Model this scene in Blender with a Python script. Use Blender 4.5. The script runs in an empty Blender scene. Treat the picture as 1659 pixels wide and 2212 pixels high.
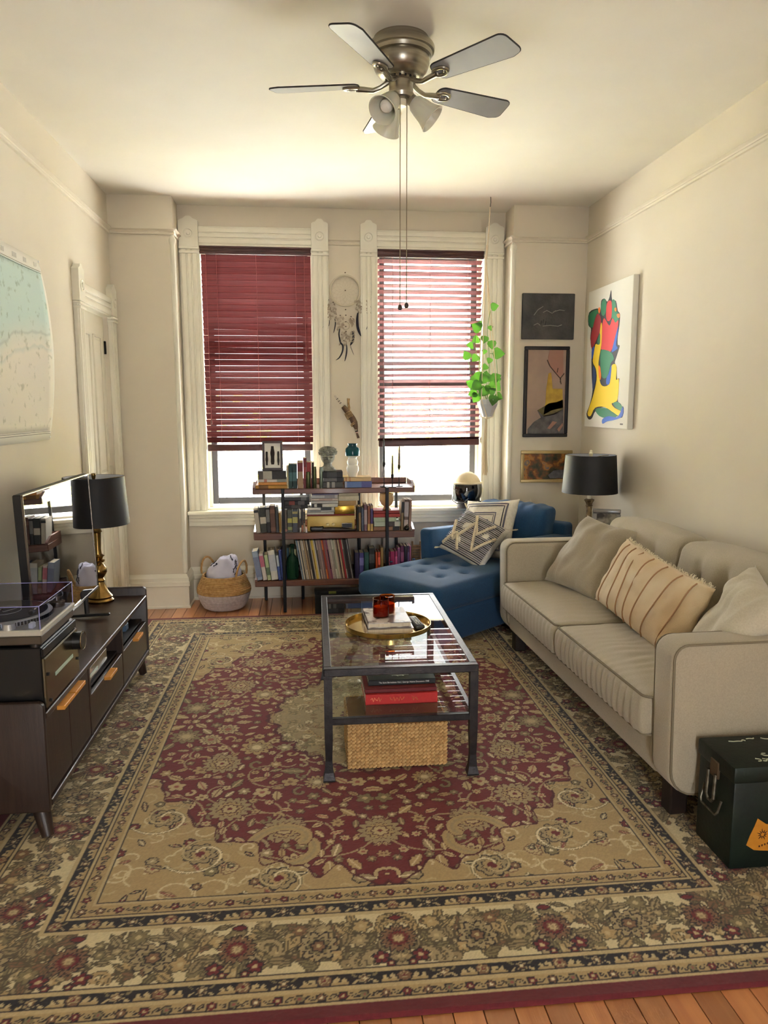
import bpy, bmesh, math, random
import numpy as np
from mathutils import Vector, Matrix, Euler

SC = bpy.context.scene
COL = SC.collection
rnd = random.Random(7)
PI = math.pi

# ---------------------------------------------------------------- camera
FPX, CAMZ, YAW, PITCH, ROLL = 1607.5, 1.516, 0.1035, 0.1406, -0.0019


def cam_axes():
    f = Vector((math.sin(YAW), math.cos(YAW), 0)); r = Vector((math.cos(YAW), -math.sin(YAW), 0)); u = Vector((0, 0, 1))
    f2 = f * math.cos(PITCH) - u * math.sin(PITCH); u2 = u * math.cos(PITCH) + f * math.sin(PITCH)
    return r * math.cos(ROLL) + u2 * math.sin(ROLL), u2 * math.cos(ROLL) - r * math.sin(ROLL), f2


CR, CU, CF = cam_axes()
cam_data = bpy.data.cameras.new('camera')
cam = bpy.data.objects.new('camera', cam_data)
COL.objects.link(cam)
cam_data.sensor_fit = 'HORIZONTAL'
cam_data.sensor_width = 36.0
cam_data.lens = FPX / 1659 * 36.0
cam_data.clip_start = 0.05
cam.matrix_world = Matrix(((CR.x, CU.x, -CF.x, 0), (CR.y, CU.y, -CF.y, 0), (CR.z, CU.z, -CF.z, CAMZ), (0, 0, 0, 1)))
SC.camera = cam


def ray(u, v):
    return CR * ((u - 829.5) / FPX) - CU * ((v - 1106.0) / FPX) + CF


def PY(u, v, y):
    d = ray(u, v); return Vector((0, 0, CAMZ)) + d * (y / d.y)


def PZ(u, v, z):
    d = ray(u, v); return Vector((0, 0, CAMZ)) + d * ((z - CAMZ) / d.z)


def PX(u, v, x):
    d = ray(u, v); return Vector((0, 0, CAMZ)) + d * (x / d.x)


# ---------------------------------------------------------------- light
SC.view_settings.view_transform = 'Standard'
SC.view_settings.look = 'None'
SC.view_settings.exposure = 1.0
SC.view_settings.gamma = 1.0
SC.view_settings.use_curve_mapping = False
SC.cycles.diffuse_bounces = 4
SC.cycles.max_bounces = 10
SC.cycles.adaptive_threshold = 0.05
SC.cycles.sample_clamp_direct = 2.5
SC.cycles.filter_width = 1.2
SC.cycles.transparent_max_bounces = 24

world = bpy.data.worlds.new('overcast_sky')
SC.world = world
world.use_nodes = True
wn = world.node_tree
bg = wn.nodes['Background']
bg.inputs[0].default_value = (0.97, 0.985, 1.0, 1)
bg.inputs[1].default_value = 22.0
sun_data = bpy.data.lights.new('sun', 'SUN')
sun_data.energy = 200.0
sun_data.color = (1.0, 0.97, 0.92)
sun_data.angle = 0.01
sun = bpy.data.objects.new('sun', sun_data)
COL.objects.link(sun)
sun.rotation_euler = Vector((-0.70, 0.14, -0.70)).to_track_quat('-Z', 'Y').to_euler()   # high on the street's side, never straight through the windows


def portal(name, loc, rot, sx, sy):
    l = bpy.data.lights.new(name, 'AREA'); l.shape = 'RECTANGLE'; l.size = sx; l.size_y = sy
    l.cycles.is_portal = True
    o = bpy.data.objects.new(name, l); COL.objects.link(o); o.location = loc; o.rotation_euler = rot
    return o


portal('window_portal', (-0.36, 6.12, 1.73), (-PI / 2, 0, 0), 0.9, 2.1)
portal('window_portal', (0.98, 6.12, 1.73), (-PI / 2, 0, 0), 0.9, 2.1)

# ---------------------------------------------------------------- helpers


def S(r, g, b):
    f = lambda c: ((c / 255) / 12.92) if c / 255 <= 0.04045 else (((c / 255) + 0.055) / 1.055) ** 2.4
    return (f(r), f(g), f(b), 1.0)


MATS = {}


def mat(name, col, rough=0.6, metal=0.0, col2=None, nscale=8.0, ndetail=4.0, nsharp=None, bump=0.0, bscale=None, coat=0.0,
        sheen=0.0, ior=1.5, trans=0.0, rand=0.0, stretch=None, emit=0.0, coord='Object', subsurf=0.0, aniso=0.0):
    if name in MATS: return MATS[name]
    m = bpy.data.materials.new(name); MATS[name] = m
    m.use_nodes = True
    nt = m.node_tree; nd = nt.nodes; ln = nt.links
    p = nd['Principled BSDF']
    c4 = tuple(col) if len(col) == 4 else tuple(col) + (1,)
    p.inputs['Base Color'].default_value = c4
    p.inputs['Roughness'].default_value = rough
    p.inputs['Metallic'].default_value = metal
    p.inputs['IOR'].default_value = ior
    p.inputs['Coat Weight'].default_value = coat
    p.inputs['Coat Roughness'].default_value = 0.08
    p.inputs['Sheen Weight'].default_value = sheen
    p.inputs['Transmission Weight'].default_value = trans
    p.inputs['Anisotropic'].default_value = aniso
    if emit: p.inputs['Emission Color'].default_value = c4; p.inputs['Emission Strength'].default_value = emit
    if subsurf: p.inputs['Subsurface Weight'].default_value = subsurf; p.inputs['Subsurface Radius'].default_value = (0.02, 0.015, 0.01)
    vec = None
    if col2 is not None or bump or rand:
        tc = nd.new('ShaderNodeTexCoord'); vec = tc.outputs[coord]
        if rand:
            oi = nd.new('ShaderNodeObjectInfo'); ad = nd.new('ShaderNodeVectorMath'); ad.operation = 'ADD'
            sc = nd.new('ShaderNodeVectorMath'); sc.operation = 'SCALE'; sc.inputs['Scale'].default_value = 37.0
            cx = nd.new('ShaderNodeCombineXYZ')
            for i in range(3): ln.new(oi.outputs['Random'], cx.inputs[i])
            ln.new(cx.outputs[0], sc.inputs[0]); ln.new(vec, ad.inputs[0]); ln.new(sc.outputs[0], ad.inputs[1]); vec = ad.outputs[0]
        if stretch:
            mp = nd.new('ShaderNodeMapping'); mp.inputs['Scale'].default_value = stretch; ln.new(vec, mp.inputs[0]); vec = mp.outputs[0]
    out = None
    if col2 is not None:
        n = nd.new('ShaderNodeTexNoise'); n.inputs['Scale'].default_value = nscale; n.inputs['Detail'].default_value = ndetail
        ln.new(vec, n.inputs['Vector'])
        fac = n.outputs[0]
        rp = nd.new('ShaderNodeValToRGB'); a = 0.3 if nsharp is None else 0.5 - nsharp; b = 0.7 if nsharp is None else 0.5 + nsharp
        rp.color_ramp.elements[0].position = a; rp.color_ramp.elements[1].position = b
        rp.color_ramp.elements[0].color = c4; rp.color_ramp.elements[1].color = tuple(col2) if len(col2) == 4 else tuple(col2) + (1,)
        ln.new(fac, rp.inputs[0]); out = rp.outputs[0]
    if rand:
        hv = nd.new('ShaderNodeHueSaturation'); oi2 = nd.new('ShaderNodeObjectInfo'); mr = nd.new('ShaderNodeMapRange')
        mr.inputs['To Min'].default_value = 1 - rand; mr.inputs['To Max'].default_value = 1 + rand
        ln.new(oi2.outputs['Random'], mr.inputs['Value']); ln.new(mr.outputs[0], hv.inputs['Value'])
        if out is not None: ln.new(out, hv.inputs['Color'])
        else: hv.inputs['Color'].default_value = c4
        out = hv.outputs[0]
    if out is not None: ln.new(out, p.inputs['Base Color'])
    if bump:
        n2 = nd.new('ShaderNodeTexNoise'); n2.inputs['Scale'].default_value = bscale or nscale * 4; n2.inputs['Detail'].default_value = 3
        ln.new(vec, n2.inputs['Vector'])
        bp = nd.new('ShaderNodeBump'); bp.inputs['Strength'].default_value = bump; bp.inputs['Distance'].default_value = 0.01
        ln.new(n2.outputs[0], bp.inputs['Height']); ln.new(bp.outputs[0], p.inputs['Normal'])
    return m


def glass(name, tint=(1, 1, 1), ior=1.5, boost=1.0, rough=0.0):
    """thin clear sheet: straight-through light plus a mirror-like surface"""
    if name in MATS: return MATS[name]
    m = bpy.data.materials.new(name); MATS[name] = m
    m.use_nodes = True
    nt = m.node_tree; nt.nodes.clear(); nd = nt.nodes; ln = nt.links
    o = nd.new('ShaderNodeOutputMaterial'); mx = nd.new('ShaderNodeMixShader'); t = nd.new('ShaderNodeBsdfTransparent'); g = nd.new('ShaderNodeBsdfGlossy')
    fr = nd.new('ShaderNodeFresnel'); fr.inputs[0].default_value = ior
    t.inputs[0].default_value = tuple(tint) + (1,); g.inputs['Roughness'].default_value = rough
    mu = nd.new('ShaderNodeMath'); mu.operation = 'MULTIPLY'; mu.inputs[1].default_value = boost; mu.use_clamp = True
    ge = nd.new('ShaderNodeNewGeometry'); fb = nd.new('ShaderNodeMath'); fb.operation = 'SUBTRACT'; fb.inputs[0].default_value = 1.0; ln.new(ge.outputs['Backfacing'], fb.inputs[1])
    m2 = nd.new('ShaderNodeMath'); m2.operation = 'MULTIPLY'; ln.new(fr.outputs[0], m2.inputs[0]); ln.new(fb.outputs[0], m2.inputs[1])
    ln.new(m2.outputs[0], mu.inputs[0]); ln.new(mu.outputs[0], mx.inputs[0]); ln.new(t.outputs[0], mx.inputs[1]); ln.new(g.outputs[0], mx.inputs[2]); ln.new(mx.outputs[0], o.inputs[0])
    return m


LOCAL = {}


def tag(o, label=None, cat=None, group=None, kind=None):
    if label: o['label'] = label
    if cat: o['category'] = cat
    if group: o['group'] = group
    if kind: o['kind'] = kind
    return o


def thing(name, label, cat, loc=(0, 0, 0), rotz=None, group=None, rot=None):
    o = bpy.data.objects.new(name, None); COL.objects.link(o)
    o.location = loc; o.empty_display_size = 0.05
    local = rotz is not None or rot is not None
    if rotz is not None: o.rotation_euler = (0, 0, rotz)
    if rot is not None: o.rotation_euler = rot
    if not local: LOCAL[o.name] = Matrix.Translation(Vector(loc)).inverted()
    return tag(o, label, cat, group)


def structure_root(name, loc=(0, 0, 0)):
    o = bpy.data.objects.new(name, None); COL.objects.link(o); o.location = loc
    LOCAL[o.name] = Matrix.Translation(Vector(loc)).inverted()
    o['kind'] = 'structure'
    return o


def link(name, me, m=None, parent=None, smooth=True, angle=0.6):
    if m is not None and not me.materials: me.materials.append(m)
    if smooth and len(me.polygons):
        me.polygons.foreach_set('use_smooth', [True] * len(me.polygons))
        me.set_sharp_from_angle(angle=angle)
    o = bpy.data.objects.new(name, me); COL.objects.link(o)
    if parent is not None:
        o.parent = parent
        if parent.name in LOCAL: o.matrix_parent_inverse = LOCAL[parent.name]
    return o


def copy_tree(o, parent=None):
    c = o.copy(); COL.objects.link(c)
    if parent is not None: c.parent = parent
    for ch in list(o.children): copy_tree(ch, c)
    return c


class B:
    def __init__(s): s.bm = bmesh.new()

    def box(s, lo, hi, bev=0.0, seg=2, M=None):
        lo = Vector(lo); hi = Vector(hi); c = (lo + hi) / 2; d = hi - lo
        r = bmesh.ops.create_cube(s.bm, size=1.0)
        vs = r['verts']
        for v in vs: v.co = Vector((v.co.x * d.x, v.co.y * d.y, v.co.z * d.z)) + c
        if bev > 0:
            es = list({e for v in vs for e in v.link_edges})
            rr = bmesh.ops.bevel(s.bm, geom=es, offset=min(bev, 0.49 * min(abs(d.x), abs(d.y), abs(d.z))), segments=seg, affect='EDGES', profile=0.5)
            vs = list({v for f in rr['faces'] for v in f.verts} | {v for v in vs if v.is_valid})
        if M is not None:
            for v in vs: v.co = M @ v.co
        return s

    def tube(s, pts, r, n=8, caps=True, closed=False):
        pts = [Vector(p) for p in pts]; k = len(pts)
        rs = r if isinstance(r, (list, tuple)) else [r] * k
        rings = []; prev = None
        for i, p in enumerate(pts):
            if closed: t = pts[(i + 1) % k] - pts[i - 1]
            else: t = pts[min(i + 1, k - 1)] - pts[max(i - 1, 0)]
            t = t.normalized() if t.length > 1e-9 else Vector((0, 0, 1))
            if prev is None:
                a = Vector((0, 0, 1)) if abs(t.z) < 0.9 else Vector((1, 0, 0))
                x = t.cross(a).normalized()
            else:
                x = (prev - t * prev.dot(t)); x = x.normalized() if x.length > 1e-9 else t.orthogonal().normalized()
            prev = x; y = t.cross(x)
            rings.append([s.bm.verts.new(p + (x * math.cos(2 * PI * j / n) + y * math.sin(2 * PI * j / n)) * rs[i]) for j in range(n)])
        for i in range(k if closed else k - 1):
            a, b = rings[i], rings[(i + 1) % k]
            for j in range(n): s.bm.faces.new((a[j], a[(j + 1) % n], b[(j + 1) % n], b[j]))
        if caps and not closed:
            s.bm.faces.new(rings[0][::-1]); s.bm.faces.new(rings[-1])
        return s

    def cyl(s, p0, p1, r0, r1=None, n=16):
        return s.tube([p0, p1], [r0, r0 if r1 is None else r1], n)

    def lathe(s, prof, n=24, c=(0, 0, 0), M=None, cap=True):
        c = Vector(c); rings = []
        for (r, z) in prof:
            if r < 1e-5:
                rings.append([s.bm.verts.new(c + Vector((0, 0, z)))])
            else:
                rings.append([s.bm.verts.new(c + Vector((r * math.cos(2 * PI * j / n), r * math.sin(2 * PI * j / n), z))) for j in range(n)])
        for a, b in zip(rings, rings[1:]):
            for j in range(n):
                q = [a[j % len(a)], a[(j + 1) % len(a)], b[(j + 1) % len(b)], b[j % len(b)]]
                u = []
                for v in q:
                    if v not in u: u.append(v)
                if len(u) >= 3:
                    try: s.bm.faces.new(u)
                    except ValueError: pass
        if cap:
            for rg, rev in ((rings[0], True), (rings[-1], False)):
                if len(rg) > 2:
                    try: s.bm.faces.new(rg[::-1] if rev else rg)
                    except ValueError: pass
        if M is not None:
            for rg in rings:
                for v in rg: v.co = M @ v.co
        return s

    def prism(s, poly, f, t0, t1):
        """poly: 2-D outline; f(a,b,t)->xyz"""
        lo = [s.bm.verts.new(f(a, b, t0)) for a, b in poly]; hi = [s.bm.verts.new(f(a, b, t1)) for a, b in poly]
        n = len(poly)
        fs = [s.bm.faces.new(lo[::-1]), s.bm.faces.new(hi)]
        for i in range(n): fs.append(s.bm.faces.new((lo[i], lo[(i + 1) % n], hi[(i + 1) % n], hi[i])))
        bmesh.ops.recalc_face_normals(s.bm, faces=fs)
        return s

    def grid(s, nu, nv, f, closeu=False):
        vs = [[s.bm.verts.new(f(i / nu, j / nv)) for j in range(nv + 1)] for i in range(nu if closeu else nu + 1)]
        k = len(vs)
        for i in range(nu):
            for j in range(nv):
                s.bm.faces.new((vs[i][j], vs[(i + 1) % k][j], vs[(i + 1) % k][j + 1], vs[i][j + 1]))
        return s

    def mesh(s, name, M=None):
        if M is not None: bmesh.ops.transform(s.bm, matrix=M, verts=s.bm.verts)
        me = bpy.data.meshes.new(name); s.bm.normal_update(); s.bm.to_mesh(me); s.bm.free()
        return me

    def obj(s, name, m, parent=None, smooth=True, angle=0.6, M=None):
        return link(name, s.mesh(name, M), m, parent, smooth, angle)


def box_obj(name, lo, hi, m, parent=None, bev=0.003, seg=2):
    return B().box(lo, hi, bev, seg).obj(name, m, parent)


def TRS(loc, rot=(0, 0, 0), sc=(1, 1, 1)):
    return Matrix.Translation(Vector(loc)) @ Euler(rot).to_matrix().to_4x4() @ Matrix.Diagonal(Vector(sc).to_4d())


def ordinal(i):
    w = ['first', 'second', 'third', 'fourth', 'fifth', 'sixth', 'seventh', 'eighth', 'ninth', 'tenth', 'eleventh', 'twelfth', 'thirteenth', 'fourteenth',
         'fifteenth', 'sixteenth', 'seventeenth', 'eighteenth', 'nineteenth']
    tens = {2: 'twenty', 3: 'thirty', 4: 'forty', 5: 'fifty'}; tt = {2: 'twentieth', 3: 'thirtieth', 4: 'fortieth', 5: 'fiftieth'}
    if i < 20: return w[i - 1]
    return tt[i // 10] if i % 10 == 0 else tens[i // 10] + '-' + w[i % 10 - 1]


# ---------------------------------------------------------------- materials
M_wall = mat('wall_paint', S(217, 208, 190), 0.75, col2=S(210, 200, 181), nscale=1.2, bump=0.05, bscale=30)
M_ceil = mat('ceiling_paint', S(228, 223, 210), 0.85, col2=S(220, 214, 200), nscale=1.5, bump=0.12, bscale=6)
M_trim = mat('trim_paint', S(232, 228, 212), 0.35, col2=S(226, 221, 204), nscale=5, bump=0.03, bscale=40)
M_doorp = mat('door_paint', S(230, 225, 207), 0.4, col2=S(222, 216, 197), nscale=4)
M_plank = mat('floor_wood', S(166, 104, 62), 0.3, col2=S(190, 130, 80), nscale=3, ndetail=6, stretch=(12, 0.6, 4), rand=0.22, bump=0.05, bscale=20, coat=0.15)
M_gap = mat('floor_gap', S(48, 26, 16), 0.8)
M_sash = mat('sash_metal', S(74, 74, 78), 0.45, 0.2)
M_pane = glass('window_glass', (0.97, 0.98, 0.97), 1.45)

# ---------------------------------------------------------------- room shell
H = 3.0; XL, XR = -1.3726, 2.1417; YC, YA = 5.6635, 5.9003; XCL, XCR = -0.9262, 1.5652
ZR = 2.7325
YF = -1.6          # wall behind the camera


def wall(name, lo, hi):
    return tag(B().box(lo, hi).obj(name, M_wall, smooth=False), kind='structure')


# left wall with a door opening, right wall
LD0, LD1, LDH = 4.86, 5.52, 2.14     # door opening on the left wall
bl = B()
bl.box((XL - 0.15, YF, 0), (XL, LD0, H)); bl.box((XL - 0.15, LD1, 0), (XL, YC, H)); bl.box((XL - 0.15, LD0, LDH), (XL, LD1, H))
tag(bl.obj('wall_left', M_wall, smooth=False), kind='structure')
wall('wall_right', (XR, YF, 0), (XR + 0.15, YC, H))
tag(B().box((XL - 0.15, YC, 0), (XCL, YA + 0.3, H)).obj('wall_back_left', M_wall, smooth=False), kind='structure')
tag(B().box((XCR, YC, 0), (XR + 0.15, YA + 0.3, H)).obj('wall_back_right', M_wall, smooth=False), kind='structure')
# window wall with two openings
W = [(-0.775, 0.062), (0.557, 1.403)]; WZ0, WZ1 = 0.73, 2.712
bw = B()
T = 0.28
for x0, x1 in ((XCL, W[0][0]), (W[0][1], W[1][0]), (W[1][1], XCR)): bw.box((x0, YA, 0), (x1, YA + T, H))
for x0, x1 in W:
    bw.box((x0, YA, 0), (x1, YA + T, WZ0)); bw.box((x0, YA, WZ1), (x1, YA + T, H))
tag(bw.obj('wall_back', M_wall, smooth=False), kind='structure')
tag(B().box((XL - 0.15, YF - 0.15, H), (XR + 0.15, YA + 0.3, H + 0.12)).obj('ceiling', M_ceil, smooth=False), kind='structure')
# wall behind the camera with a narrow slot, added and sized for fill light
OX0, OX1, OZ1 = 0.3, 0.6, 2.0
bf = B()
bf.box((XL - 0.15, YF - 0.15, 0), (OX0, YF, H)); bf.box((OX1, YF - 0.15, 0), (XR + 0.15, YF, H)); bf.box((OX0, YF - 0.15, OZ1), (OX1, YF, H))
tag(bf.obj('wall_front', M_wall, smooth=False), kind='structure')
portal('fill_slot_portal', ((OX0 + OX1) / 2, YF - 0.2, OZ1 / 2), (PI / 2, 0, 0), OX1 - OX0, OZ1)

# floor: base and boards
floor = structure_root('floor', (0, 0, 0))
B().box((XL - 0.15, YF - 0.15, -0.12), (XR + 0.15, YA + 0.3, -0.018)).obj('floor_base', M_gap, floor, smooth=False)
PW = 0.079
pm = {}
x = XL - 0.02; i = 0
while x < XR + 0.02:
    cuts = [YF - 0.1, rnd.uniform(-0.9, 0.9), rnd.uniform(3.0, 4.6), YA + 0.02]
    for a, b in zip(cuts, cuts[1:]):
        L = round((b - a) * 4) / 4
        me = pm.get(L)
        if me is None:
            me = pm[L] = B().box((0, 0, -0.018), (PW - 0.0022, 1.0, 0), 0.0012, 1).mesh('plank')
        o = link('plank', me, M_plank, floor, smooth=False); o.location = (x, a, 0); o.scale = (1, b - a - 0.0015, 1)
    x += PW; i += 1


# baseboards, picture rail
def base_prof():
    return [(0, 0), (0.03, 0), (0.03, 0.012), (0.022, 0.02), (0.022, 0.165), (0.03, 0.172), (0.03, 0.2), (0.024, 0.208), (0.024, 0.232), (0.012, 0.25), (0.008, 0.262), (0, 0.262)]


def run(name, prof, p0, p1, nrm, m=M_trim, m0=0, m1=0):
    """moulding along p0->p1 standing out along nrm; m0/m1: mitre (+1 outside corner, -1 inside)"""
    p0 = Vector(p0); p1 = Vector(p1); nrm = Vector(nrm); t = (p1 - p0).normalized()
    b = B()
    lo = [b.bm.verts.new(p0 + nrm * d + Vector((0, 0, z)) - t * d * m0) for d, z in prof]
    hi = [b.bm.verts.new(p1 + nrm * d + Vector((0, 0, z)) + t * d * m1) for d, z in prof]
    n = len(prof); fs = [b.bm.faces.new(lo), b.bm.faces.new(hi[::-1])]
    for i in range(n): fs.append(b.bm.faces.new((lo[i], lo[(i + 1) % n], hi[(i + 1) % n], hi[i])))
    bmesh.ops.recalc_face_normals(b.bm, faces=fs)
    return tag(b.obj(name, m, angle=0.5), kind='structure')


bp_ = base_prof()
run('baseboard_left', bp_, (XL, YF, 0), (XL, 4.72, 0), (1, 0, 0))
run('baseboard_right', bp_, (XR, YF, 0), (XR, YC, 0), (-1, 0, 0), m1=-1)
run('baseboard_back_left', bp_, (XL, YC, 0), (XCL, YC, 0), (0, -1, 0), m1=1)
run('baseboard_pier_left', bp_, (XCL, YC, 0), (XCL, YA, 0), (1, 0, 0), m0=1, m1=-1)
run('baseboard_back', bp_, (XCL, YA, 0), (XCR, YA, 0), (0, -1, 0), m0=-1, m1=-1)
run('baseboard_pier_right', bp_, (XCR, YC, 0), (XCR, YA, 0), (-1, 0, 0), m0=1, m1=-1)
run('baseboard_back_right', bp_, (XCR, YC, 0), (XR, YC, 0), (0, -1, 0), m0=1, m1=-1)
rp_ = [(0, 0), (0.012, 0.002), (0.016, 0.012), (0.01, 0.02), (0.014, 0.026), (0.03, 0.034), (0.03, 0.042), (0, 0.045)]
rp_ = [(d, z + ZR) for d, z in rp_]
run('trim_1', rp_, (XL, YF, 0), (XL, YC, 0), (1, 0, 0), M_wall, m1=-1)
run('trim_2', rp_, (XR, YF, 0), (XR, YC, 0), (-1, 0, 0), M_wall, m1=-1)
run('trim_3', rp_, (XL, YC, 0), (XCL, YC, 0), (0, -1, 0), M_wall, m0=-1, m1=1)
run('trim_4', rp_, (XCR, YC, 0), (XR, YC, 0), (0, -1, 0), M_wall, m0=1, m1=-1)
run('trim_5', rp_, (XCL, YC, 0), (XCL, YA, 0), (1, 0, 0), M_wall, m0=1, m1=-1)
run('trim_6', rp_, (XCR, YC, 0), (XCR, YA, 0), (-1, 0, 0), M_wall, m0=1, m1=-1)
run('trim_7', rp_, (0.19, YA, 0), (0.43, YA, 0), (0, -1, 0), M_wall)
# rounded corner guards on the two piers
for nm, xx, sg in (('trim_8', XCL, 1), ('trim_9', XCR, -1)):
    b = B()
    b.lathe([(0.0, 0.268), (0.019, 0.27), (0.019, ZR - 0.07), (0.026, ZR - 0.05), (0.026, ZR - 0.03), (0.012, ZR - 0.005), (0.0, ZR + 0.012)], 16, (xx - sg * 0.005, YC + 0.008, 0))
    tag(b.obj(nm, M_trim), kind='structure')


# ---------------------------------------------------------------- windows
def casing_board(b, x0, x1, z0, z1, y, horiz):
    """reeded casing: flat board with two rounded reeds"""
    b.box((x0, y, z0), (x1, y + 0.028, z1), 0.003, 1)
    if horiz:
        h = z1 - z0
        for f0, f1 in ((0.08, 0.34), (0.4, 0.6), (0.66, 0.92)): b.box((x0, y - 0.008, z0 + h * f0), (x1, y + 0.01, z0 + h * f1), 0.006, 2)
    else:
        w = x1 - x0
        for f0, f1 in ((0.08, 0.34), (0.4, 0.6), (0.66, 0.92)): b.box((x0 + w * f0, y - 0.008, z0), (x0 + w * f1, y + 0.01, z1), 0.006, 2)
    return b


def crown_outline(x0, x1, z0, z1):
    w = x1 - x0; xm = (x0 + x1) / 2
    pts = [(x0, z0), (x1, z0), (x1, z1 - 0.035)]
    pts += [(x1 - 0.012, z1 - 0.025), (x1 - 0.03, z1 - 0.02), (xm + 0.022, z1 - 0.006), (xm + 0.012, z1), (xm - 0.012, z1), (xm - 0.022, z1 - 0.006), (x0 + 0.03, z1 - 0.02), (x0 + 0.012, z1 - 0.025), (x0, z1 - 0.035)]
    return pts


YW = YA - 0.03
SILL = 0.715


def corner_block(b, x0, x1, z0, z1, y):
    b.prism(crown_outline(x0, x1, z0, z1), lambda a, c, t: (a, t, c), y - 0.012, y + 0.028)
    for zz in (z0 - 0.012, z0 - 0.042): b.box((x0 - 0.004, y - 0.018, zz), (x1 + 0.004, y + 0.02, zz + 0.018), 0.006, 2)
    return b


def make_window(name, x0, x1, cl, cr):
    r = structure_root(name, ((x0 + x1) / 2, YA, SILL))
    cb0 = 2.69
    casing_board(B(), cl, x0, SILL, cb0, YW, False).obj('side_casing', M_trim, r)
    casing_board(B(), x1, cr, SILL, cb0, YW, False).obj('side_casing', M_trim, r)
    casing_board(B(), x0, x1, WZ1, WZ1 + 0.135, YW, True).obj('head_casing', M_trim, r)
    for a, c in ((cl, x0), (x1, cr)):
        k = corner_block(B(), a, c, cb0, 2.914, YW).obj('corner_block', M_trim, r)
        xm = (a + c) / 2; zm = 2.79
        Mx = TRS((xm, YW - 0.012, zm), (PI / 2, 0, 0))
        B().lathe([(0.036, -0.006), (0.036, 0.004), (0.03, 0.006), (0.026, 0.001), (0.014, 0.001), (0.012, 0.008), (0.0, 0.011)], 20, M=Mx).obj('rosette', M_trim, k)
    # jamb lining
    jb = B()
    jb.box((x0 - 0.002, YW, WZ0), (x0 + 0.006, YA + 0.2, WZ1)); jb.box((x1 - 0.006, YW, WZ0), (x1 + 0.002, YA + 0.2, WZ1)); jb.box((x0, YW, WZ1 - 0.006), (x1, YA + 0.2, WZ1 + 0.002))
    jb.obj('jamb', M_trim, r, smooth=False)
    # sashes: grey metal frames
    ys = YA + 0.10
    s0, s1 = x0 + 0.03, x1 - 0.03
    zb, zm, zt = WZ0 + 0.02, 1.69, WZ1 - 0.03
    for nm, za, zc, yy in (('lower_sash', zb, zm + 0.025, ys), ('upper_sash', zm - 0.025, zt, ys + 0.03)):
        f = structure_part(nm, r)
        w = 0.045
        for lo, hi, pn in (((s0, yy, za), (s0 + w, yy + 0.028, zc), 'sash_stile'), ((s1 - w, yy, za), (s1, yy + 0.028, zc), 'sash_stile'),
                           ((s0 + w, yy, za), (s1 - w, yy + 0.028, za + 0.05), 'sash_rail'), ((s0 + w, yy, zc - 0.05), (s1 - w, yy + 0.028, zc), 'sash_rail')):
            B().box(lo, hi, 0.003, 1).obj(pn, M_sash, f)
        B().box((s0 + w - 0.004, yy + 0.011, za + 0.046), (s1 - w + 0.004, yy + 0.015, zc - 0.046)).obj('pane', M_pane, f, smooth=False)
    B().box((x0, ys - 0.012, WZ0), (x0 + 0.031, ys + 0.07, WZ1), 0.003, 1).obj('stop', M_trim, r); B().box((x1 - 0.031, ys - 0.012, WZ0), (x1, ys + 0.07, WZ1), 0.003, 1).obj('stop', M_trim, r)
    return r


def structure_part(name, parent):
    o = bpy.data.objects.new(name, None); COL.objects.link(o); o.parent = parent
    if parent.name in LOCAL: o.matrix_parent_inverse = LOCAL[parent.name]
    return o


make_window('window_1', W[0][0], W[0][1], -0.915, 0.188)
make_window('window_2', W[1][0], W[1][1], 0.433, 1.545)
# continuous sill (stool) and apron below both windows
tag(B().box((XCL + 0.002, YA - 0.085, SILL - 0.03), (XCR - 0.002, YA + 0.12, SILL), 0.008, 3).obj('trim_10', M_trim), kind='structure')
b = B(); b.box((XCL + 0.004, YA - 0.03, 0.592), (XCR - 0.004, YA, SILL - 0.03), 0.003, 1)
b.box((XCL + 0.004, YA - 0.045, 0.655), (XCR - 0.004, YA - 0.02, SILL - 0.03), 0.01, 2); b.box((XCL + 0.004, YA - 0.036, 0.625), (XCR - 0.004, YA - 0.02, 0.65), 0.006, 2)
tag(b.obj('trim_11', M_trim), kind='structure')

# ---------------------------------------------------------------- door on the left wall
dr = structure_root('door_1', (XL, (LD0 + LD1) / 2, 0))
M_hinge = mat('dark_hinge', S(40, 36, 34), 0.4, 0.8)
xd = XL - 0.03
lf = B().box((xd - 0.035, LD0 + 0.004, 0.01), (xd, LD1 - 0.004, LDH - 0.004), 0.002, 1).obj('door_leaf', M_doorp, dr)
for y0, y1 in ((LD0 + 0.09, (LD0 + LD1) / 2 - 0.035), ((LD0 + LD1) / 2 + 0.035, LD1 - 0.09)):
    for z0, z1 in ((1.05, LDH - 0.14), (0.2, 0.82)):
        fb = B()
        for lo, hi in (((xd - 0.004, y0, z0), (xd + 0.012, y0 + 0.016, z1)), ((xd - 0.004, y1 - 0.016, z0), (xd + 0.012, y1, z1)), ((xd - 0.004, y0, z0), (xd + 0.012, y1, z0 + 0.016)), ((xd - 0.004, y0, z1 - 0.016), (xd + 0.012, y1, z1))):
            fb.box(lo, hi, 0.004, 1)
        fb.obj('panel_moulding', M_doorp, lf)
        B().box((xd - 0.003, y0 + 0.03, z0 + 0.03), (xd + 0.006, y1 - 0.03, z1 - 0.03), 0.006, 1).obj('door_panel', M_doorp, lf)
for zz in (0.25, 1.06, 1.93):
    B().box((xd - 0.002, LD1 - 0.012, zz - 0.045), (xd + 0.014, LD1 + 0.006, zz + 0.045), 0.003, 1).obj('hinge', M_hinge if zz == 1.93 else M_doorp, lf)


def LY(fn): return lambda a, c, t: (t, a, c)


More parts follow.
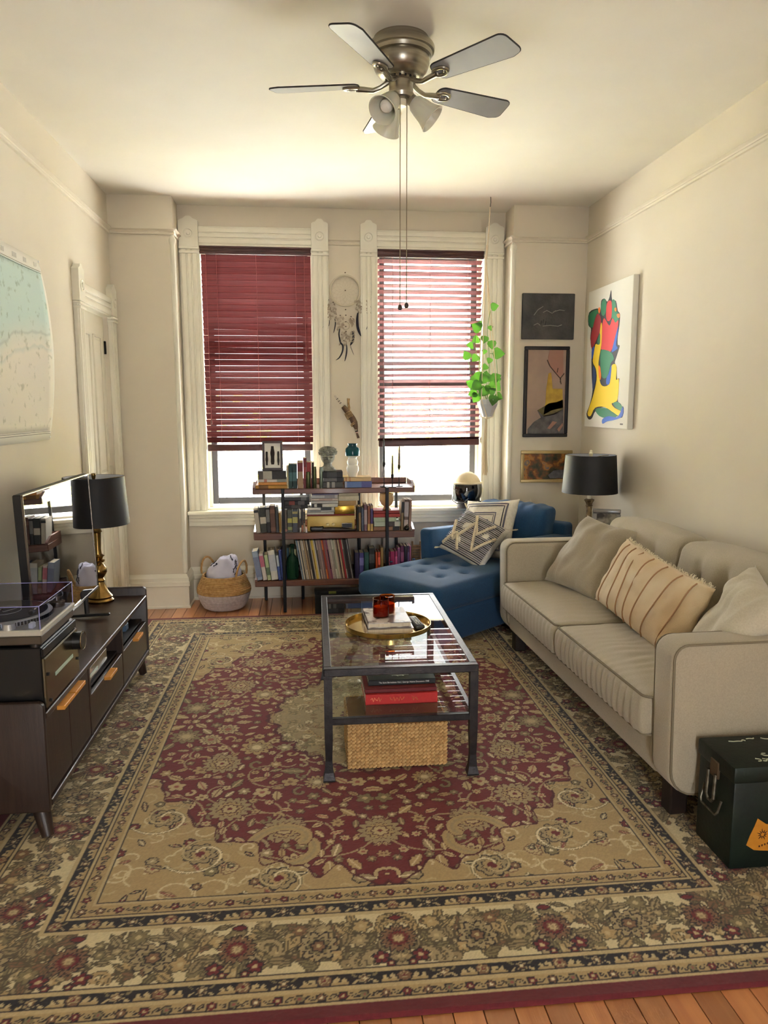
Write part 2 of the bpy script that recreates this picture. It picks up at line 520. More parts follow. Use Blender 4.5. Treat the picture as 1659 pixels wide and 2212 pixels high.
for y0, y1 in ((LD0 - 0.12, LD0), (LD1, LD1 + 0.12)):
    k = B().box((XL, y0, 0), (XL + 0.028, y1, 2.15), 0.003, 1)
    for f0, f1 in ((0.08, 0.34), (0.4, 0.6), (0.66, 0.92)): k.box((XL + 0.01, y0 + 0.12 * f0, 0.2), (XL + 0.036, y0 + 0.12 * f1, 2.15), 0.006, 2)
    k.box((XL, y0 - 0.004, 0), (XL + 0.04, y1 + 0.004, 0.2), 0.004, 1)
    k.obj('side_casing', M_trim, dr)
    k = B().prism(crown_outline(y0, y1, 2.15, 2.37), lambda a, c, t: (t, a, c), XL, XL + 0.042)
    for zz in (2.105, 2.13): k.box((XL, y0 - 0.004, zz), (XL + 0.046, y1 + 0.004, zz + 0.016), 0.005, 2)
    k = k.obj('corner_block', M_trim, dr)
    B().lathe([(0.036, -0.006), (0.036, 0.004), (0.03, 0.006), (0.026, 0.001), (0.014, 0.001), (0.012, 0.008), (0.0, 0.011)], 20, M=TRS((XL + 0.042, (y0 + y1) / 2, 2.245), (0, PI / 2, 0))).obj('rosette', M_trim, k)
k = B().box((XL, LD0, LDH), (XL + 0.028, LD1, LDH + 0.135), 0.003, 1)
for f0, f1 in ((0.08, 0.34), (0.4, 0.6), (0.66, 0.92)): k.box((XL + 0.01, LD0, LDH + 0.135 * f0), (XL + 0.036, LD1, LDH + 0.135 * f1), 0.006, 2)
k.obj('head_casing', M_trim, dr)
B().box((XL - 0.12, LD0 - 0.02, LDH), (XL + 0.004, LD1 + 0.02, LDH + 0.01)).obj('jamb', M_trim, dr)

# ---------------------------------------------------------------- soft-shape helpers
from mathutils import noise as mnoise


def axis_lines(lo, hi, r, m):
    e = [lo + r * (1 - math.cos(k / 4 * PI / 2)) for k in range(4)]
    mid = [lo + r + (hi - lo - 2 * r) * k / m for k in range(m + 1)]
    return e + mid + [hi - (q - lo) for q in e[::-1]]


def soft_box(lo, hi, r, m=(6, 6, 2), fn=None, M=None):
    """rounded block; fn(p, s) may move a surface point (s: side position -1..1 per axis)"""
    lo = Vector(lo); hi = Vector(hi); c = (lo + hi) / 2; h = (hi - lo) / 2
    r = min(r, 0.98 * min(h))
    ax = [axis_lines(lo[i], hi[i], r, m[i]) for i in range(3)]
    b = B(); cache = {}

    def V(p):
        k = (round(p[0], 6), round(p[1], 6), round(p[2], 6))
        if k in cache: return cache[k]
        p = Vector(p)
        q = Vector([min(max(p[i], lo[i] + r), hi[i] - r) for i in range(3)])
        d = p - q
        if d.length > 1e-9: p = q + d.normalized() * r
        s = Vector([(p[i] - c[i]) / h[i] for i in range(3)])
        if fn: p = Vector(fn(p, s))
        if M is not None: p = M @ p
        v = b.bm.verts.new(p); cache[k] = v
        return v
    for a in range(3):
        u, w = (a + 1) % 3, (a + 2) % 3
        for side, val in ((0, lo[a]), (1, hi[a])):
            for i in range(len(ax[u]) - 1):
                for j in range(len(ax[w]) - 1):
                    def P(ii, jj):
                        p = [0, 0, 0]; p[a] = val; p[u] = ax[u][ii]; p[w] = ax[w][jj]; return V(p)
                    q = [P(i, j), P(i + 1, j), P(i + 1, j + 1), P(i, j + 1)]
                    if side == 0: q = q[::-1]
                    qq = []
                    for v in q:
                        if v not in qq: qq.append(v)
                    if len(qq) > 2:
                        try: b.bm.faces.new(qq)
                        except ValueError: pass
    return b


def round_poly(pts, rs, k=5):
    """pts: 2-D corners; rs: radius for each corner"""
    out = []; n = len(pts)
    for i, (p, r) in enumerate(zip(pts, rs)):
        p = Vector(p); a = Vector(pts[i - 1]); c = Vector(pts[(i + 1) % n])
        if r <= 0: out.append(p); continue
        da = (a - p).normalized(); dc = (c - p).normalized()
        ang = da.angle(dc); t = r / math.tan(ang / 2)
        p0 = p + da * t; p1 = p + dc * t; cen = p + (da + dc).normalized() * (r / math.sin(ang / 2))
        a0 = math.atan2(*(p0 - cen).yx); a1 = math.atan2(*(p1 - cen).yx)
        d = (a1 - a0 + PI) % (2 * PI) - PI
        out += [cen + Vector((math.cos(a0 + d * j / k), math.sin(a0 + d * j / k))) * r for j in range(k + 1)]
    return out


def inset_poly(poly, d):
    n = len(poly); out = []
    area = sum(poly[i][0] * poly[(i + 1) % n][1] - poly[(i + 1) % n][0] * poly[i][1] for i in range(n))
    sg = 1 if area > 0 else -1
    for i in range(n):
        p = Vector(poly[i]); t = (Vector(poly[(i + 1) % n]) - Vector(poly[i - 1])).normalized()
        out.append(p + Vector((-t.y, t.x)) * d * sg)
    return out


def soft_prism(b, poly, f, t0, t1, bev, k=4):
    rings = []
    seq = [(bev * (1 - math.sin(j / k * PI / 2)), t0 + bev * (1 - math.cos(j / k * PI / 2))) for j in range(k + 1)]
    seq += [(i, t1 - (t - t0)) for i, t in seq[::-1]]
    for ins, t in seq:
        q = inset_poly(poly, ins) if ins > 1e-6 else poly
        rings.append([b.bm.verts.new(f(p[0], p[1], t)) for p in q])
    n = len(poly); fs = []
    for a, c in zip(rings, rings[1:]):
        for i in range(n): fs.append(b.bm.faces.new((a[i], a[(i + 1) % n], c[(i + 1) % n], c[i])))
    fs.append(b.bm.faces.new(rings[0][::-1])); fs.append(b.bm.faces.new(rings[-1]))
    bmesh.ops.recalc_face_normals(b.bm, faces=fs)
    return b


def pillow(w, h, t, n=22, pinch=0.09, wr=0.006, seed=0.0, sag=0.0):
    b = B(); grid = {}
    for side in (1, -1):
        for i in range(n + 1):
            for j in range(n + 1):
                u = -1 + 2 * i / n; v = -1 + 2 * j / n
                edge = i in (0, n) or j in (0, n)
                if edge and (0, i, j) in grid: continue
                x = u * w / 2 * (1 - pinch * (1 - v * v) * u * u); y = v * h / 2 * (1 - pinch * (1 - u * u) * v * v)
                th = t / 2 * max(0.0, (1 - u ** 4)) ** 0.6 * max(0.0, (1 - v ** 4)) ** 0.6
                nz = mnoise.noise(Vector((u * 2.3 + seed, v * 2.3, side * 3.1 + seed))) * wr * 2 + mnoise.noise(Vector((u * 6 + seed, v * 2.0, side * 5))) * wr
                z = side * th + (0 if edge else nz * min(1, th / (t * 0.2)))
                y -= sag * (1 - v) * 0.5 * (1 - u * u) * h * 0.0
                vv = b.bm.verts.new((x, y, z))
                grid[(0 if edge else side, i, j)] = vv
    g = lambda s, i, j: grid[(0 if (i in (0, n) or j in (0, n)) else s, i, j)]
    for s in (1, -1):
        for i in range(n):
            for j in range(n):
                q = [g(s, i, j), g(s, i + 1, j), g(s, i + 1, j + 1), g(s, i, j + 1)]
                b.bm.faces.new(q if s > 0 else q[::-1])
    return b


def basis(o, ex, ey, ez):
    return Matrix(((ex[0], ey[0], ez[0], o[0]), (ex[1], ey[1], ez[1], o[1]), (ex[2], ey[2], ez[2], o[2]), (0, 0, 0, 1)))


# ---------------------------------------------------------------- rug (woven pattern held on a fine mesh)
def build_rug():
    cx, cy = 0.243, 3.49
    hw, hh = 1.36, 1.79            # half size of the light ground, inside the plain maroon edge
    ed = 0.045
    st = 0.0046
    nu = int((hw + ed) / st); nv = int((hh + ed) / st)
    U, V = np.meshgrid((np.arange(nu + 1)) * (hw + ed) / nu, (np.arange(nv + 1)) * (hh + ed) / nv, indexing='ij')
    img = np.zeros(U.shape + (3,), np.float32)
    lin = lambda r, g, b: np.array(S(r, g, b)[:3], np.float32)
    maroon = lin(112, 30, 38); deep = lin(84, 22, 32); dark = lin(38, 30, 34); navy = lin(34, 29, 34)
    gold = lin(176, 152, 106); tan = lin(190, 170, 126); cream = lin(210, 196, 154); olive = lin(130, 118, 82)
    taupe = lin(164, 146, 108); brown = lin(128, 94, 66); rose = lin(150, 84, 74); pale = lin(226, 214, 176)
    D = np.minimum(hw - U, hh - V)
    R = np.random.RandomState(5)

    def put(mask, c): img[mask] = c

    def win(x, y, r):
        i0 = max(0, int((x - r) / (hw + ed) * nu)); i1 = min(nu, int((x + r) / (hw + ed) * nu) + 1)
        j0 = max(0, int((y - r) / (hh + ed) * nv)); j1 = min(nv, int((y + r) / (hh + ed) * nv) + 1)
        return (slice(i0, i1 + 1), slice(j0, j1 + 1)) if i1 > i0 and j1 > j0 else None

    def flower(x, y, r, n, rot, fill, line=dark, inner=None, core=None, clip=None, deepn=0.22, o=0.006):
        w = win(x, y, r * 1.1)
        if w is None: return
        dx, dy = U[w] - x, V[w] - y; rho = np.hypot(dx, dy); th = np.arctan2(dy, dx) + rot
        rr = r * (1 - deepn + deepn * np.abs(np.cos(n * th / 2)))
        sub = img[w]; ok = np.ones(rho.shape, bool) if clip is None else clip[w]
        sub[(rho < rr) & ok] = line; sub[(rho < rr - o) & ok] = fill
        if inner is not None: sub[(rho < rr * 0.62) & ok] = line; sub[(rho < rr * 0.62 - o * 0.7) & ok] = inner
        if core is not None: sub[(rho < r * 0.26) & ok] = core
        img[w] = sub

    def leaf(x, y, L, wd, rot, fill, line=dark, clip=None, o=0.005, vein=None):
        w = win(x, y, L)
        if w is None: return
        c, s_ = math.cos(rot), math.sin(rot)
        a = (U[w] - x) * c + (V[w] - y) * s_; b = -(U[w] - x) * s_ + (V[w] - y) * c
        t = np.clip((a + L / 2) / L, 0, 1); half = wd / 2 * np.sin(PI * t) ** 0.8 * (1 - 0.35 * t)
        half = half + 0.12 * wd * np.abs(np.sin(t * 14)) * np.sin(PI * t)
        inside = (np.abs(a) < L / 2) & (np.abs(b) < half); ok = np.ones(inside.shape, bool) if clip is None else clip[w]
        sub = img[w]; sub[inside & ok] = line; sub[(np.abs(a) < L / 2 - o) & (np.abs(b) < half - o) & ok] = fill
        if vein is not None: sub[(np.abs(a) < L / 2 - 2 * o) & (np.abs(b) < 0.0028) & ok] = vein
        img[w] = sub

    def stroke(pts, wd, c, clip=None, line=None):
        pts = np.array(pts, float)
        for cc, ww in (((line, wd + 0.005), (c, wd)) if line is not None else ((c, wd),)):
            for p in pts:
                w = win(p[0], p[1], ww)
                if w is None: continue
                m = (U[w] - p[0]) ** 2 + (V[w] - p[1]) ** 2 < (ww / 2) ** 2
                if clip is not None: m &= clip[w]
                sub = img[w]; sub[m] = cc; img[w] = sub

    def spiral(x, y, r, a0, turns, sgn=1, k=70):
        t = np.linspace(0, 1, k); a = a0 + sgn * turns * 2 * PI * t; rr = r * (1 - 0.85 * t)
        return np.stack([x + rr * np.cos(a), y + rr * np.sin(a)], 1)
    # grounds
    img[:] = maroon
    put(D > 0, gold); put(D > 0.052, navy); put(D > 0.108, cream); put(D > 0.338, navy); put(D > 0.396, gold)
    field = D > 0.456
    put(field, gold)
    # field: lobed maroon ground with a large medallion
    th = np.arctan2(V / 1.30, U / 1.0); q = ((U / 1.02) ** 1.75 + (V / 1.30) ** 1.75) ** (1 / 1.75)
    lobe = 1 + 0.035 * np.abs(np.sin(th * 9)) + 0.022 * np.sin(th * 34) + 0.012 * np.sin(th * 61 + 1)
    mar = field & (q < 0.965 * lobe)
    qm = ((U / 0.46) ** 1.6 + (V / 0.60) ** 1.6) ** (1 / 1.6); thm = np.arctan2(V / 0.6, U / 0.46)
    lm = 0.9 * (1 + 0.07 * np.abs(np.cos(thm * 8)) + 0.03 * np.sin(thm * 29))
    med = field & (qm < lm)
    pend = field & (((U / 0.10) ** 2 + ((V - 0.76) / 0.13) ** 2) < 1 + 0.2 * np.sin(np.arctan2(V - 0.76, U) * 9))
    cor = field & ~mar
    # corner ground: pale scrolls, scattered blossoms
    for i in range(95):
        x, y = R.uniform(0, 0.93), R.uniform(0.3, 1.36)
        stroke(spiral(x, y, R.uniform(0.03, 0.075), R.uniform(0, 6.28), R.uniform(0.5, 0.9), R.choice([-1, 1])), 0.0075, cream if R.rand() < 0.6 else tan, cor)
    for i in range(110):
        x, y = R.uniform(0, 0.92), R.uniform(0.3, 1.34)
        f = [(taupe, dark, cream), (brown, dark, tan), (maroon, dark, tan), (olive, dark, pale), (tan, brown, rose)][R.randint(5)]
        if R.rand() < 0.5: flower(x, y, R.uniform(0.014, 0.03), R.randint(5, 8), R.rand() * 6, f[0], f[1], None, f[2], cor, o=0.005)
        else: leaf(x, y, R.uniform(0.04, 0.085), R.uniform(0.016, 0.03), R.rand() * 6.28, f[0], f[1], cor, vein=f[2])
    for x, y in ((0.62, 1.10), (0.78, 0.86), (0.35, 1.26)):
        flower(x, y, 0.062, 8, 0.3, taupe, dark, gold, maroon, cor); stroke(spiral(x, y, 0.12, 0.5, 0.8), 0.008, pale, cor, olive); stroke(spiral(x, y, 0.105, 3.6, 0.8), 0.008, tan, cor, olive)
    put(mar, maroon)
    rim = field & (np.abs(q - 0.965 * lobe) < 0.006)
    put(rim, deep)
    # maroon ground: vines then many pale leaves and blossoms
    for i in range(16):
        x, y = R.uniform(0.08, 0.85), R.uniform(0.1, 1.15)
        stroke(spiral(x, y, R.uniform(0.12, 0.24), R.uniform(0, 6.28), R.uniform(0.6, 0.95), R.choice([-1, 1]), 170), 0.0085, taupe, mar)
    pts = []
    for tries in range(14000):
        x, y = R.uniform(0, 0.95), R.uniform(0, 1.3); s_ = R.choice([0.026, 0.036, 0.047, 0.06, 0.08], p=[0.34, 0.28, 0.22, 0.11, 0.05])
        if all((x - a) ** 2 + (y - b) ** 2 > (s_ * 0.82 + c * 0.82) ** 2 for a, b, c in pts): pts.append((x, y, s_))
    for x, y, s_ in pts:
        k = R.rand(); f = [(gold, cream), (taupe, pale), (tan, rose), (gold, brown), (olive, tan), (tan, brown)][R.randint(6)]
        if s_ > 0.055: flower(x, y, s_, R.randint(9, 15), R.rand() * 6, f[0], deep, taupe, f[1], mar, 0.3)
        elif k < 0.42: flower(x, y, s_ * 0.85, R.randint(5, 8), R.rand() * 6, f[0], deep, None, f[1], mar, 0.35, 0.004)
        elif k < 0.9: leaf(x, y, s_ * 2.4, s_ * 1.25, R.rand() * 6.28, f[0], deep, mar, 0.004, f[1])
        else: stroke(spiral(x, y, s_, R.rand() * 6, 0.7, R.choice([-1, 1]), 60), 0.013, f[0], mar, deep)
    for x, y in ((0.0, 1.02), (0.34, 0.98), (0.62, 0.45), (0.55, 0.82)):
        flower(x, y, 0.088, 14, 0.1, taupe, deep, gold, brown, mar, 0.25); flower(x, y, 0.036, 8, 0.1, tan, deep, None, maroon, mar)
    for sg in (1, -1):   # great curled acanthus leaves towards the ends
        stroke(spiral(0.30, 1.06, 0.17, 0.4, 0.55, sg, 150), 0.042, gold, mar, deep); stroke(spiral(0.30, 1.06, 0.17, 0.4, 0.55, sg, 150), 0.012, taupe, mar)
    # medallion
    for mk in (med,):
        put(mk, taupe)
    put(field & (np.abs(qm - lm) < 0.022), deep)
    for i in range(190):
        x, y = R.uniform(0, 0.44), R.uniform(0, 0.58)
        f = [(olive, tan), (gold, brown), (tan, olive), (brown, gold), (cream, taupe)][R.randint(5)]
        if R.rand() < 0.45: stroke(spiral(x, y, R.uniform(0.02, 0.045), R.rand() * 6, 0.75, R.choice([-1, 1]), 40), 0.006, f[0], med)
        elif R.rand() < 0.5: flower(x, y, R.uniform(0.014, 0.03), R.randint(5, 9), R.rand() * 6, f[0], olive, None, f[1], med, o=0.004)
        else: leaf(x, y, R.uniform(0.04, 0.07), 0.024, R.rand() * 6, f[0], olive, med, 0.004, f[1])
    flower(0, 0, 0.16, 16, 0, gold, deep, maroon, tan, med, 0.18); flower(0, 0, 0.07, 8, 0, tan, deep, rose, cream, med)
    # borders: run motifs along both sides of the quarter
    def along(dm, step, fnc, clipm):
        ya = hh - dm; xa = hw - dm
        n = int(round(xa / step)); n2 = int(round(ya / step))
        for k in range(n + 1): fnc(xa * k / n, ya, 0.0, k, clipm)
        for k in range(n2 + 1): fnc(xa, ya * k / n2, PI / 2, k, clipm)

    def guard(x, y, rot, k, cl):
        c, s_ = math.cos(rot), math.sin(rot)
        kind = k % 2
        if kind == 0:
            flower(x, y, 0.0195, 8, 0.2, tan, brown, taupe, maroon, cl, 0.15, 0.005)
            for sg in (1, -1):
                px, py = x + sg * 0.036 * c, y + sg * 0.036 * s_
                stroke(spiral(px, py, 0.017, rot + (0 if sg > 0 else PI), 0.75, sg, 40), 0.0105, tan, cl)
                stroke([(px + sg * t * 0.022 * c - 0.014 * s_, py + sg * t * 0.022 * s_ + 0.014 * c) for t in np.linspace(-0.6, 1, 14)], 0.011, gold, cl)
        else:
            flower(x, y, 0.021, 6, 0.5, taupe, dark, brown, cream, cl, 0.4, 0.004)
            for sg in (1, -1):
                leaf(x + sg * 0.027 * c - 0.012 * s_, y + sg * 0.027 * s_ + 0.012 * c, 0.032, 0.014, rot + 0.7 * sg, tan, dark, cl, 0.003)
                leaf(x + sg * 0.027 * c + 0.012 * s_, y + sg * 0.027 * s_ - 0.012 * c, 0.03, 0.013, rot - 0.7 * sg, olive, dark, cl, 0.003)

    def small(x, y, rot, k, cl):
        f = [(maroon, tan), (brown, pale), (olive, rose)][k % 3]
        flower(x, y, 0.0165, 6 if k % 2 else 5, 0.4 * k, f[0], dark, None, f[1], cl, 0.3, 0.004)
        c, s_ = math.cos(rot), math.sin(rot)
        leaf(x + 0.027 * c, y + 0.027 * s_, 0.026, 0.012, rot + (0.6 if k % 2 else -0.6), taupe, dark, cl, 0.003)

    def big(x, y, rot, k, cl):
        c, s_ = math.cos(rot), math.sin(rot)
        at = lambda a, b: (x + a * c - b * s_, y + a * s_ + b * c)
        if k % 2 == 0:
            flower(*at(0, 0), 0.058, 16, 0.1, brown, dark, maroon, tan, cl, 0.28); flower(*at(0, 0), 0.02, 8, 0, tan, brown, None, taupe, cl)
            for sg in (1, -1):
                p = at(sg * 0.055, 0.07)
                flower(*p, 0.029, 5, 0.3, maroon, dark, None, tan, cl, 0.4); flower(*at(sg * 0.03, 0.095), 0.018, 5, 0.3, maroon, dark, None, tan, cl, 0.4)
            leaf(*at(0, -0.085), 0.05, 0.03, rot, maroon, dark, cl)
        else:
            flower(*at(0, 0.01), 0.062, 9, 0.6, taupe, dark, olive, cream, cl, 0.34); flower(*at(0, 0.01), 0.026, 6, 0.2, brown, dark, None, tan, cl)
    bm1 = (D > 0.108) & (D < 0.338)
    # filler leaves of the main border
    for i in range(620):
        if R.rand() < 0.45: x, y = R.uniform(0, hw - 0.1), hh - R.uniform(0.13, 0.32)
        else: x, y = hw - R.uniform(0.13, 0.32), R.uniform(0, hh - 0.1)
        f = [taupe, olive, gold, lin(150, 132, 96), brown, lin(176, 150, 104)][R.randint(6)]
        L = lin(92, 80, 56)
        if R.rand() < 0.5: leaf(x, y, R.uniform(0.05, 0.1), R.uniform(0.022, 0.04), R.rand() * 6.28, f, L, bm1, 0.005, L)
        elif R.rand() < 0.75: flower(x, y, R.uniform(0.018, 0.036), R.randint(5, 9), R.rand() * 6, f, L, None, tan, bm1, 0.35, 0.005)
        else: stroke(spiral(x, y, R.uniform(0.02, 0.04), R.rand() * 6, 0.8, R.choice([-1, 1]), 40), 0.012, f, bm1, L)
    along(0.222, 0.225, big, bm1)
    along(0.08, 0.105, guard, (D > 0.052) & (D < 0.108)); along(0.367, 0.105, guard, (D > 0.338) & (D < 0.396))
    along(0.026, 0.055, small, (D > 0) & (D < 0.052)); along(0.426, 0.055, small, (D > 0.396) & (D < 0.456))
    # fine outlines between the borders
    for d0 in (0.003, 0.052, 0.108, 0.338, 0.396, 0.456):
        put(np.abs(D - d0) < 0.0055, tan); put(np.abs(D - d0 - 0.0075) < 0.0028, dark)
    put(D < 0, maroon * 0.8)
    img *= (0.9 + 0.2 * R.rand(*U.shape))[..., None].astype(np.float32)
    # unfold the quarter to the whole rug
    def unfold(a): t = np.concatenate([a[:0:-1], a], 0); return np.concatenate([t[:, :0:-1], t], 1)
    C4 = unfold(img); nx, ny = C4.shape[:2]
    xs = np.concatenate([-U[:0:-1, 0], U[:, 0]]); ys = np.concatenate([-V[0, :0:-1], V[0]])
    X, Y = np.meshgrid(xs, ys, indexing='ij')
    wav = 0.0025 * np.sin(X * 2.1 + 1) * np.sin(Y * 1.7)
    Z = 0.012 + wav * 0.6 + 0.0012 * R.rand(nx, ny)
    e = np.minimum(hw + ed - np.abs(X), hh + ed - np.abs(Y)); Z = np.where(e < 0.004, 0.002, Z)
    co = np.stack([X, Y, Z], -1).reshape(-1, 3).astype(np.float32)
    idx = np.arange(nx * ny).reshape(nx, ny)
    quads = np.stack([idx[:-1, :-1], idx[1:, :-1], idx[1:, 1:], idx[:-1, 1:]], -1).reshape(-1, 4)
    me = bpy.data.meshes.new('rug')
    me.vertices.add(len(co)); me.vertices.foreach_set('co', co.ravel())
    me.loops.add(quads.size); me.loops.foreach_set('vertex_index', quads.ravel().astype(np.int32))
    me.polygons.add(len(quads)); me.polygons.foreach_set('loop_start', (np.arange(len(quads)) * 4).astype(np.int32))
    me.polygons.foreach_set('loop_total', np.full(len(quads), 4, np.int32))
    me.update(calc_edges=True)
    at = me.color_attributes.new('weave', 'FLOAT_COLOR', 'POINT')
    rgba = np.ones((nx * ny, 4), np.float32); rgba[:, :3] = C4.reshape(-1, 3); at.data.foreach_set('color', rgba.ravel())
    m = mat('rug_wool', (0.3, 0.2, 0.1), 0.95, bump=0.35, bscale=900, sheen=0.15)
    n = m.node_tree.nodes.new('ShaderNodeAttribute'); n.attribute_name = 'weave'
    m.node_tree.links.new(n.outputs['Color'], m.node_tree.nodes['Principled BSDF'].inputs['Base Color'])
    o = link('rug', me, m, smooth=False)
    o.location = (cx, cy, 0); o.rotation_euler = (0, 0, -0.003)
    return tag(o, 'large floral rug with maroon field, tan borders and a maroon edge on the floor', 'rug')


build_rug()
RUGZ = 0.0152

# ---------------------------------------------------------------- sofa
M_linen = mat('sofa_linen', S(178, 168, 146), 0.9, col2=S(166, 156, 134), nscale=220, ndetail=2, bump=0.25, bscale=700, sheen=0.3)
M_linen_seam = mat('sofa_piping', S(126, 116, 95), 0.9)
M_darkwood = mat('dark_leg_wood', S(34, 24, 20), 0.4)
sofa = thing('sofa', 'oatmeal linen sofa with two seat cushions and track arms along the wall', 'sofa', (1.222, 3.43, 0), rotz=0.028)
HL = 1.07; AW = 0.15; SD = 0.86
out = round_poly([(0.012, 0.13), (SD, 0.13), (SD, 0.70), (0.0, 0.70)], [0.10, 0.03, 0.05, 0.06])
for y0, y1 in ((-HL, -HL + AW), (HL - AW, HL)):
    a = soft_prism(B(), out, lambda p, q, t: (p, t, q), y0, y1, 0.03).obj('arm', M_linen, sofa)
    for yy in (y0 + 0.009, y1 - 0.009):
        lp = inset_poly(out, 0.0075)
        B().tube([(p[0], yy, p[1]) for p in lp], 0.0042, 6, closed=True).obj('piping', M_linen_seam, a)
soft_box((0.03, -HL + AW - 0.01, 0.15), (SD - 0.02, HL - AW + 0.01, 0.31), 0.025, (2, 8, 2)).obj('base_frame', M_linen, sofa)
soft_box((SD - 0.17, -HL + AW - 0.02, 0.28), (SD + 0.02, HL - AW + 0.02, 0.78), 0.05, (2, 8, 4), lambda p, s: (p.x + 0.06 * max(0, p.z - 0.3), p.y, p.z)).obj('back_frame', M_linen, sofa)


def seat_fn(w0, w1, wrinkle, seed):
    def f(p, s):
        top = max(0, s.z)
        z = p.z + 0.028 * top * (1 - s.x ** 2) * (1 - s.y ** 2)
        if s.z > 0.5:
            k = math.exp(-((s.x + 0.35) / 0.5) ** 2)
            z += wrinkle * k * (math.sin(p.y * 95 + 5 * mnoise.noise(Vector((p.x * 6, p.y * 5, seed)))) * 0.5 + 0.5) * (0.4 + 0.6 * mnoise.noise(Vector((p.x * 9, p.y * 3 + seed, 0))))
        x = p.x
        if s.x < -0.6: x += wrinkle * 0.35 * math.sin(p.y * 120 + 3 * mnoise.noise(Vector((p.z * 8, p.y * 4, seed)))) - 0.012 * (1 - s.z ** 2)
        return (x, p.y, z)
    return f


for k, (y0, y1, wr_) in enumerate(((-HL + AW + 0.004, -0.003, 0.008), (0.003, HL - AW - 0.004, 0.005))):
    c = soft_box((-0.022, y0, 0.285), (SD - 0.19, y1, 0.455), 0.035, (24, 90, 4), seat_fn(y0, y1, wr_, k * 7.3)).obj('seat_cushion', M_linen, sofa, angle=1.2)
    for zz in (0.302, 0.448):
        lp = round_poly([(-0.022, y0), (SD - 0.2, y0), (SD - 0.2, y1), (-0.022, y1)], [0.035] * 4)
        lp = [(p[0] + (0.006 if zz > 0.4 else 0.004), p[1]) for p in lp]
        B().tube([(p[0], p[1], zz) for p in lp], 0.005, 6, closed=True).obj('piping', M_linen_seam, c)
# tufted back cushions
for k, (y0, y1) in enumerate(((-HL + AW + 0.01, -0.03), (-0.022, HL - AW - 0.13))):
    tu = [y0 + (y1 - y0) * f for f in (0.26, 0.5, 0.74)]
    ztu = 0.66

    def bf_(p, s, tu=tu):
        x = p.x
        if s.x < 0.2:
            gw = sum(math.exp(-((p.y - t) / 0.035) ** 2) for t in tu)
            low = 1 / (1 + math.exp((p.z - ztu - 0.10) / 0.03))
            x -= 0.035 * (1 - s.y ** 2) * (1 - s.z ** 2)
            x += 0.045 * min(1, gw) * low * (1 - max(0, s.x + 0.2))
            x += 0.035 * sum(math.exp(-(((p.y - t) / 0.05) ** 2 + ((p.z - ztu) / 0.05) ** 2)) for t in tu)
            x -= 0.006 * mnoise.noise(Vector((p.y * 9, p.z * 9, k)))
        return (x + 0.22 * (p.z - 0.46), p.y, p.z + (0.02 * (1 - s.y ** 2) if s.z > 0.6 else 0))
    c = soft_box((SD - 0.36, y0, 0.44), (SD - 0.165, y1, 0.865), 0.055, (3, 46, 24), bf_).obj('back_cushion', M_linen, sofa, angle=1.2)
    for t in tu:
        B().lathe([(0, -0.006), (0.014, -0.004), (0.016, 0.0), (0.012, 0.005), (0, 0.007)], 14, M=TRS((SD - 0.36 + 0.085, t, ztu), (0, -PI / 2, 0))).obj('button', M_linen, c)
    lp = round_poly([(y0 + 0.005, 0.46), (y1 - 0.005, 0.46), (y1 - 0.005, 0.855), (y0 + 0.005, 0.855)], [0.05] * 4)
    B().tube([(SD - 0.21 + 0.22 * (p[1] - 0.46), p[0], p[1] + (0.02 * (1 - ((p[0] - (y0 + y1) / 2) / ((y1 - y0) / 2)) ** 2) if p[1] > 0.8 else 0) + 0.003) for p in lp], 0.005, 6, closed=True).obj('piping', M_linen_seam, c)
for lx, ly in ((0.10, -HL + 0.12), (0.10, HL - 0.14), (SD - 0.1, -HL + 0.12), (SD - 0.1, HL - 0.14)):
    B().box((lx - 0.035, ly - 0.035, RUGZ), (lx + 0.035, ly + 0.035, 0.16), 0.006, 1, M=TRS((lx, ly, 0)) @ Matrix.Diagonal((1, 1, 1, 1)) @ TRS((-lx, -ly, 0))).obj('leg', M_darkwood, sofa)

# pillows on the sofa: placed by centre, facing direction and the two edge directions
def place(o, c, up, out):
    up = Vector(up).normalized(); out = Vector(out); out = (out - up * out.dot(up)).normalized(); ex = up.cross(out)
    o.matrix_world = basis(Vector(c), ex, up, out)
    return o


M_pil_grey = mat('pillow_grey_linen', S(170, 160, 140), 0.95, col2=S(158, 148, 128), nscale=200, bump=0.2, bscale=500, sheen=0.3)
M_pil_cream = mat('pillow_cream_cotton', S(226, 208, 172), 0.95, col2=S(206, 178, 138), nscale=5, ndetail=3, bump=0.25, bscale=300, sheen=0.3)
M_pil_pale = mat('pillow_pale_linen', S(204, 196, 174), 0.95, col2=S(192, 183, 160), nscale=150, bump=0.2, bscale=400, sheen=0.3)
M_fringe = mat('fringe_cotton', S(232, 222, 196), 0.95)
o = pillow(0.49, 0.47, 0.16, 26, 0.08, 0.010, 3.0).obj('pillow', M_pil_grey, angle=2)
tag(o, 'plain grey linen pillow leaning on the far arm of the oatmeal sofa', 'pillow')
place(o, (1.605, 4.015, 0.665), (0.245, 0.05, 0.337), (-0.76, -0.25, 0.59))
lum = thing('lumbar_pillow', 'long cream lumbar pillow with rust seam stripes and frayed edge on the sofa', 'pillow', rot=(0, 0, 0))
pb = pillow(0.88, 0.36, 0.15, 40, 0.05, 0.009, 8.0)
pb.obj('pillow_body', M_pil_cream, lum, angle=2)
M_stripe = mat('rust_stitching', S(168, 128, 92), 0.9)
def pil_z(x, y, w=0.88, h=0.36, t=0.15):
    u = max(-1, min(1, 2 * x / w)); v = max(-1, min(1, 2 * y / h)); return t / 2 * max(0, 1 - u ** 4) ** 0.6 * max(0, 1 - v ** 4) ** 0.6
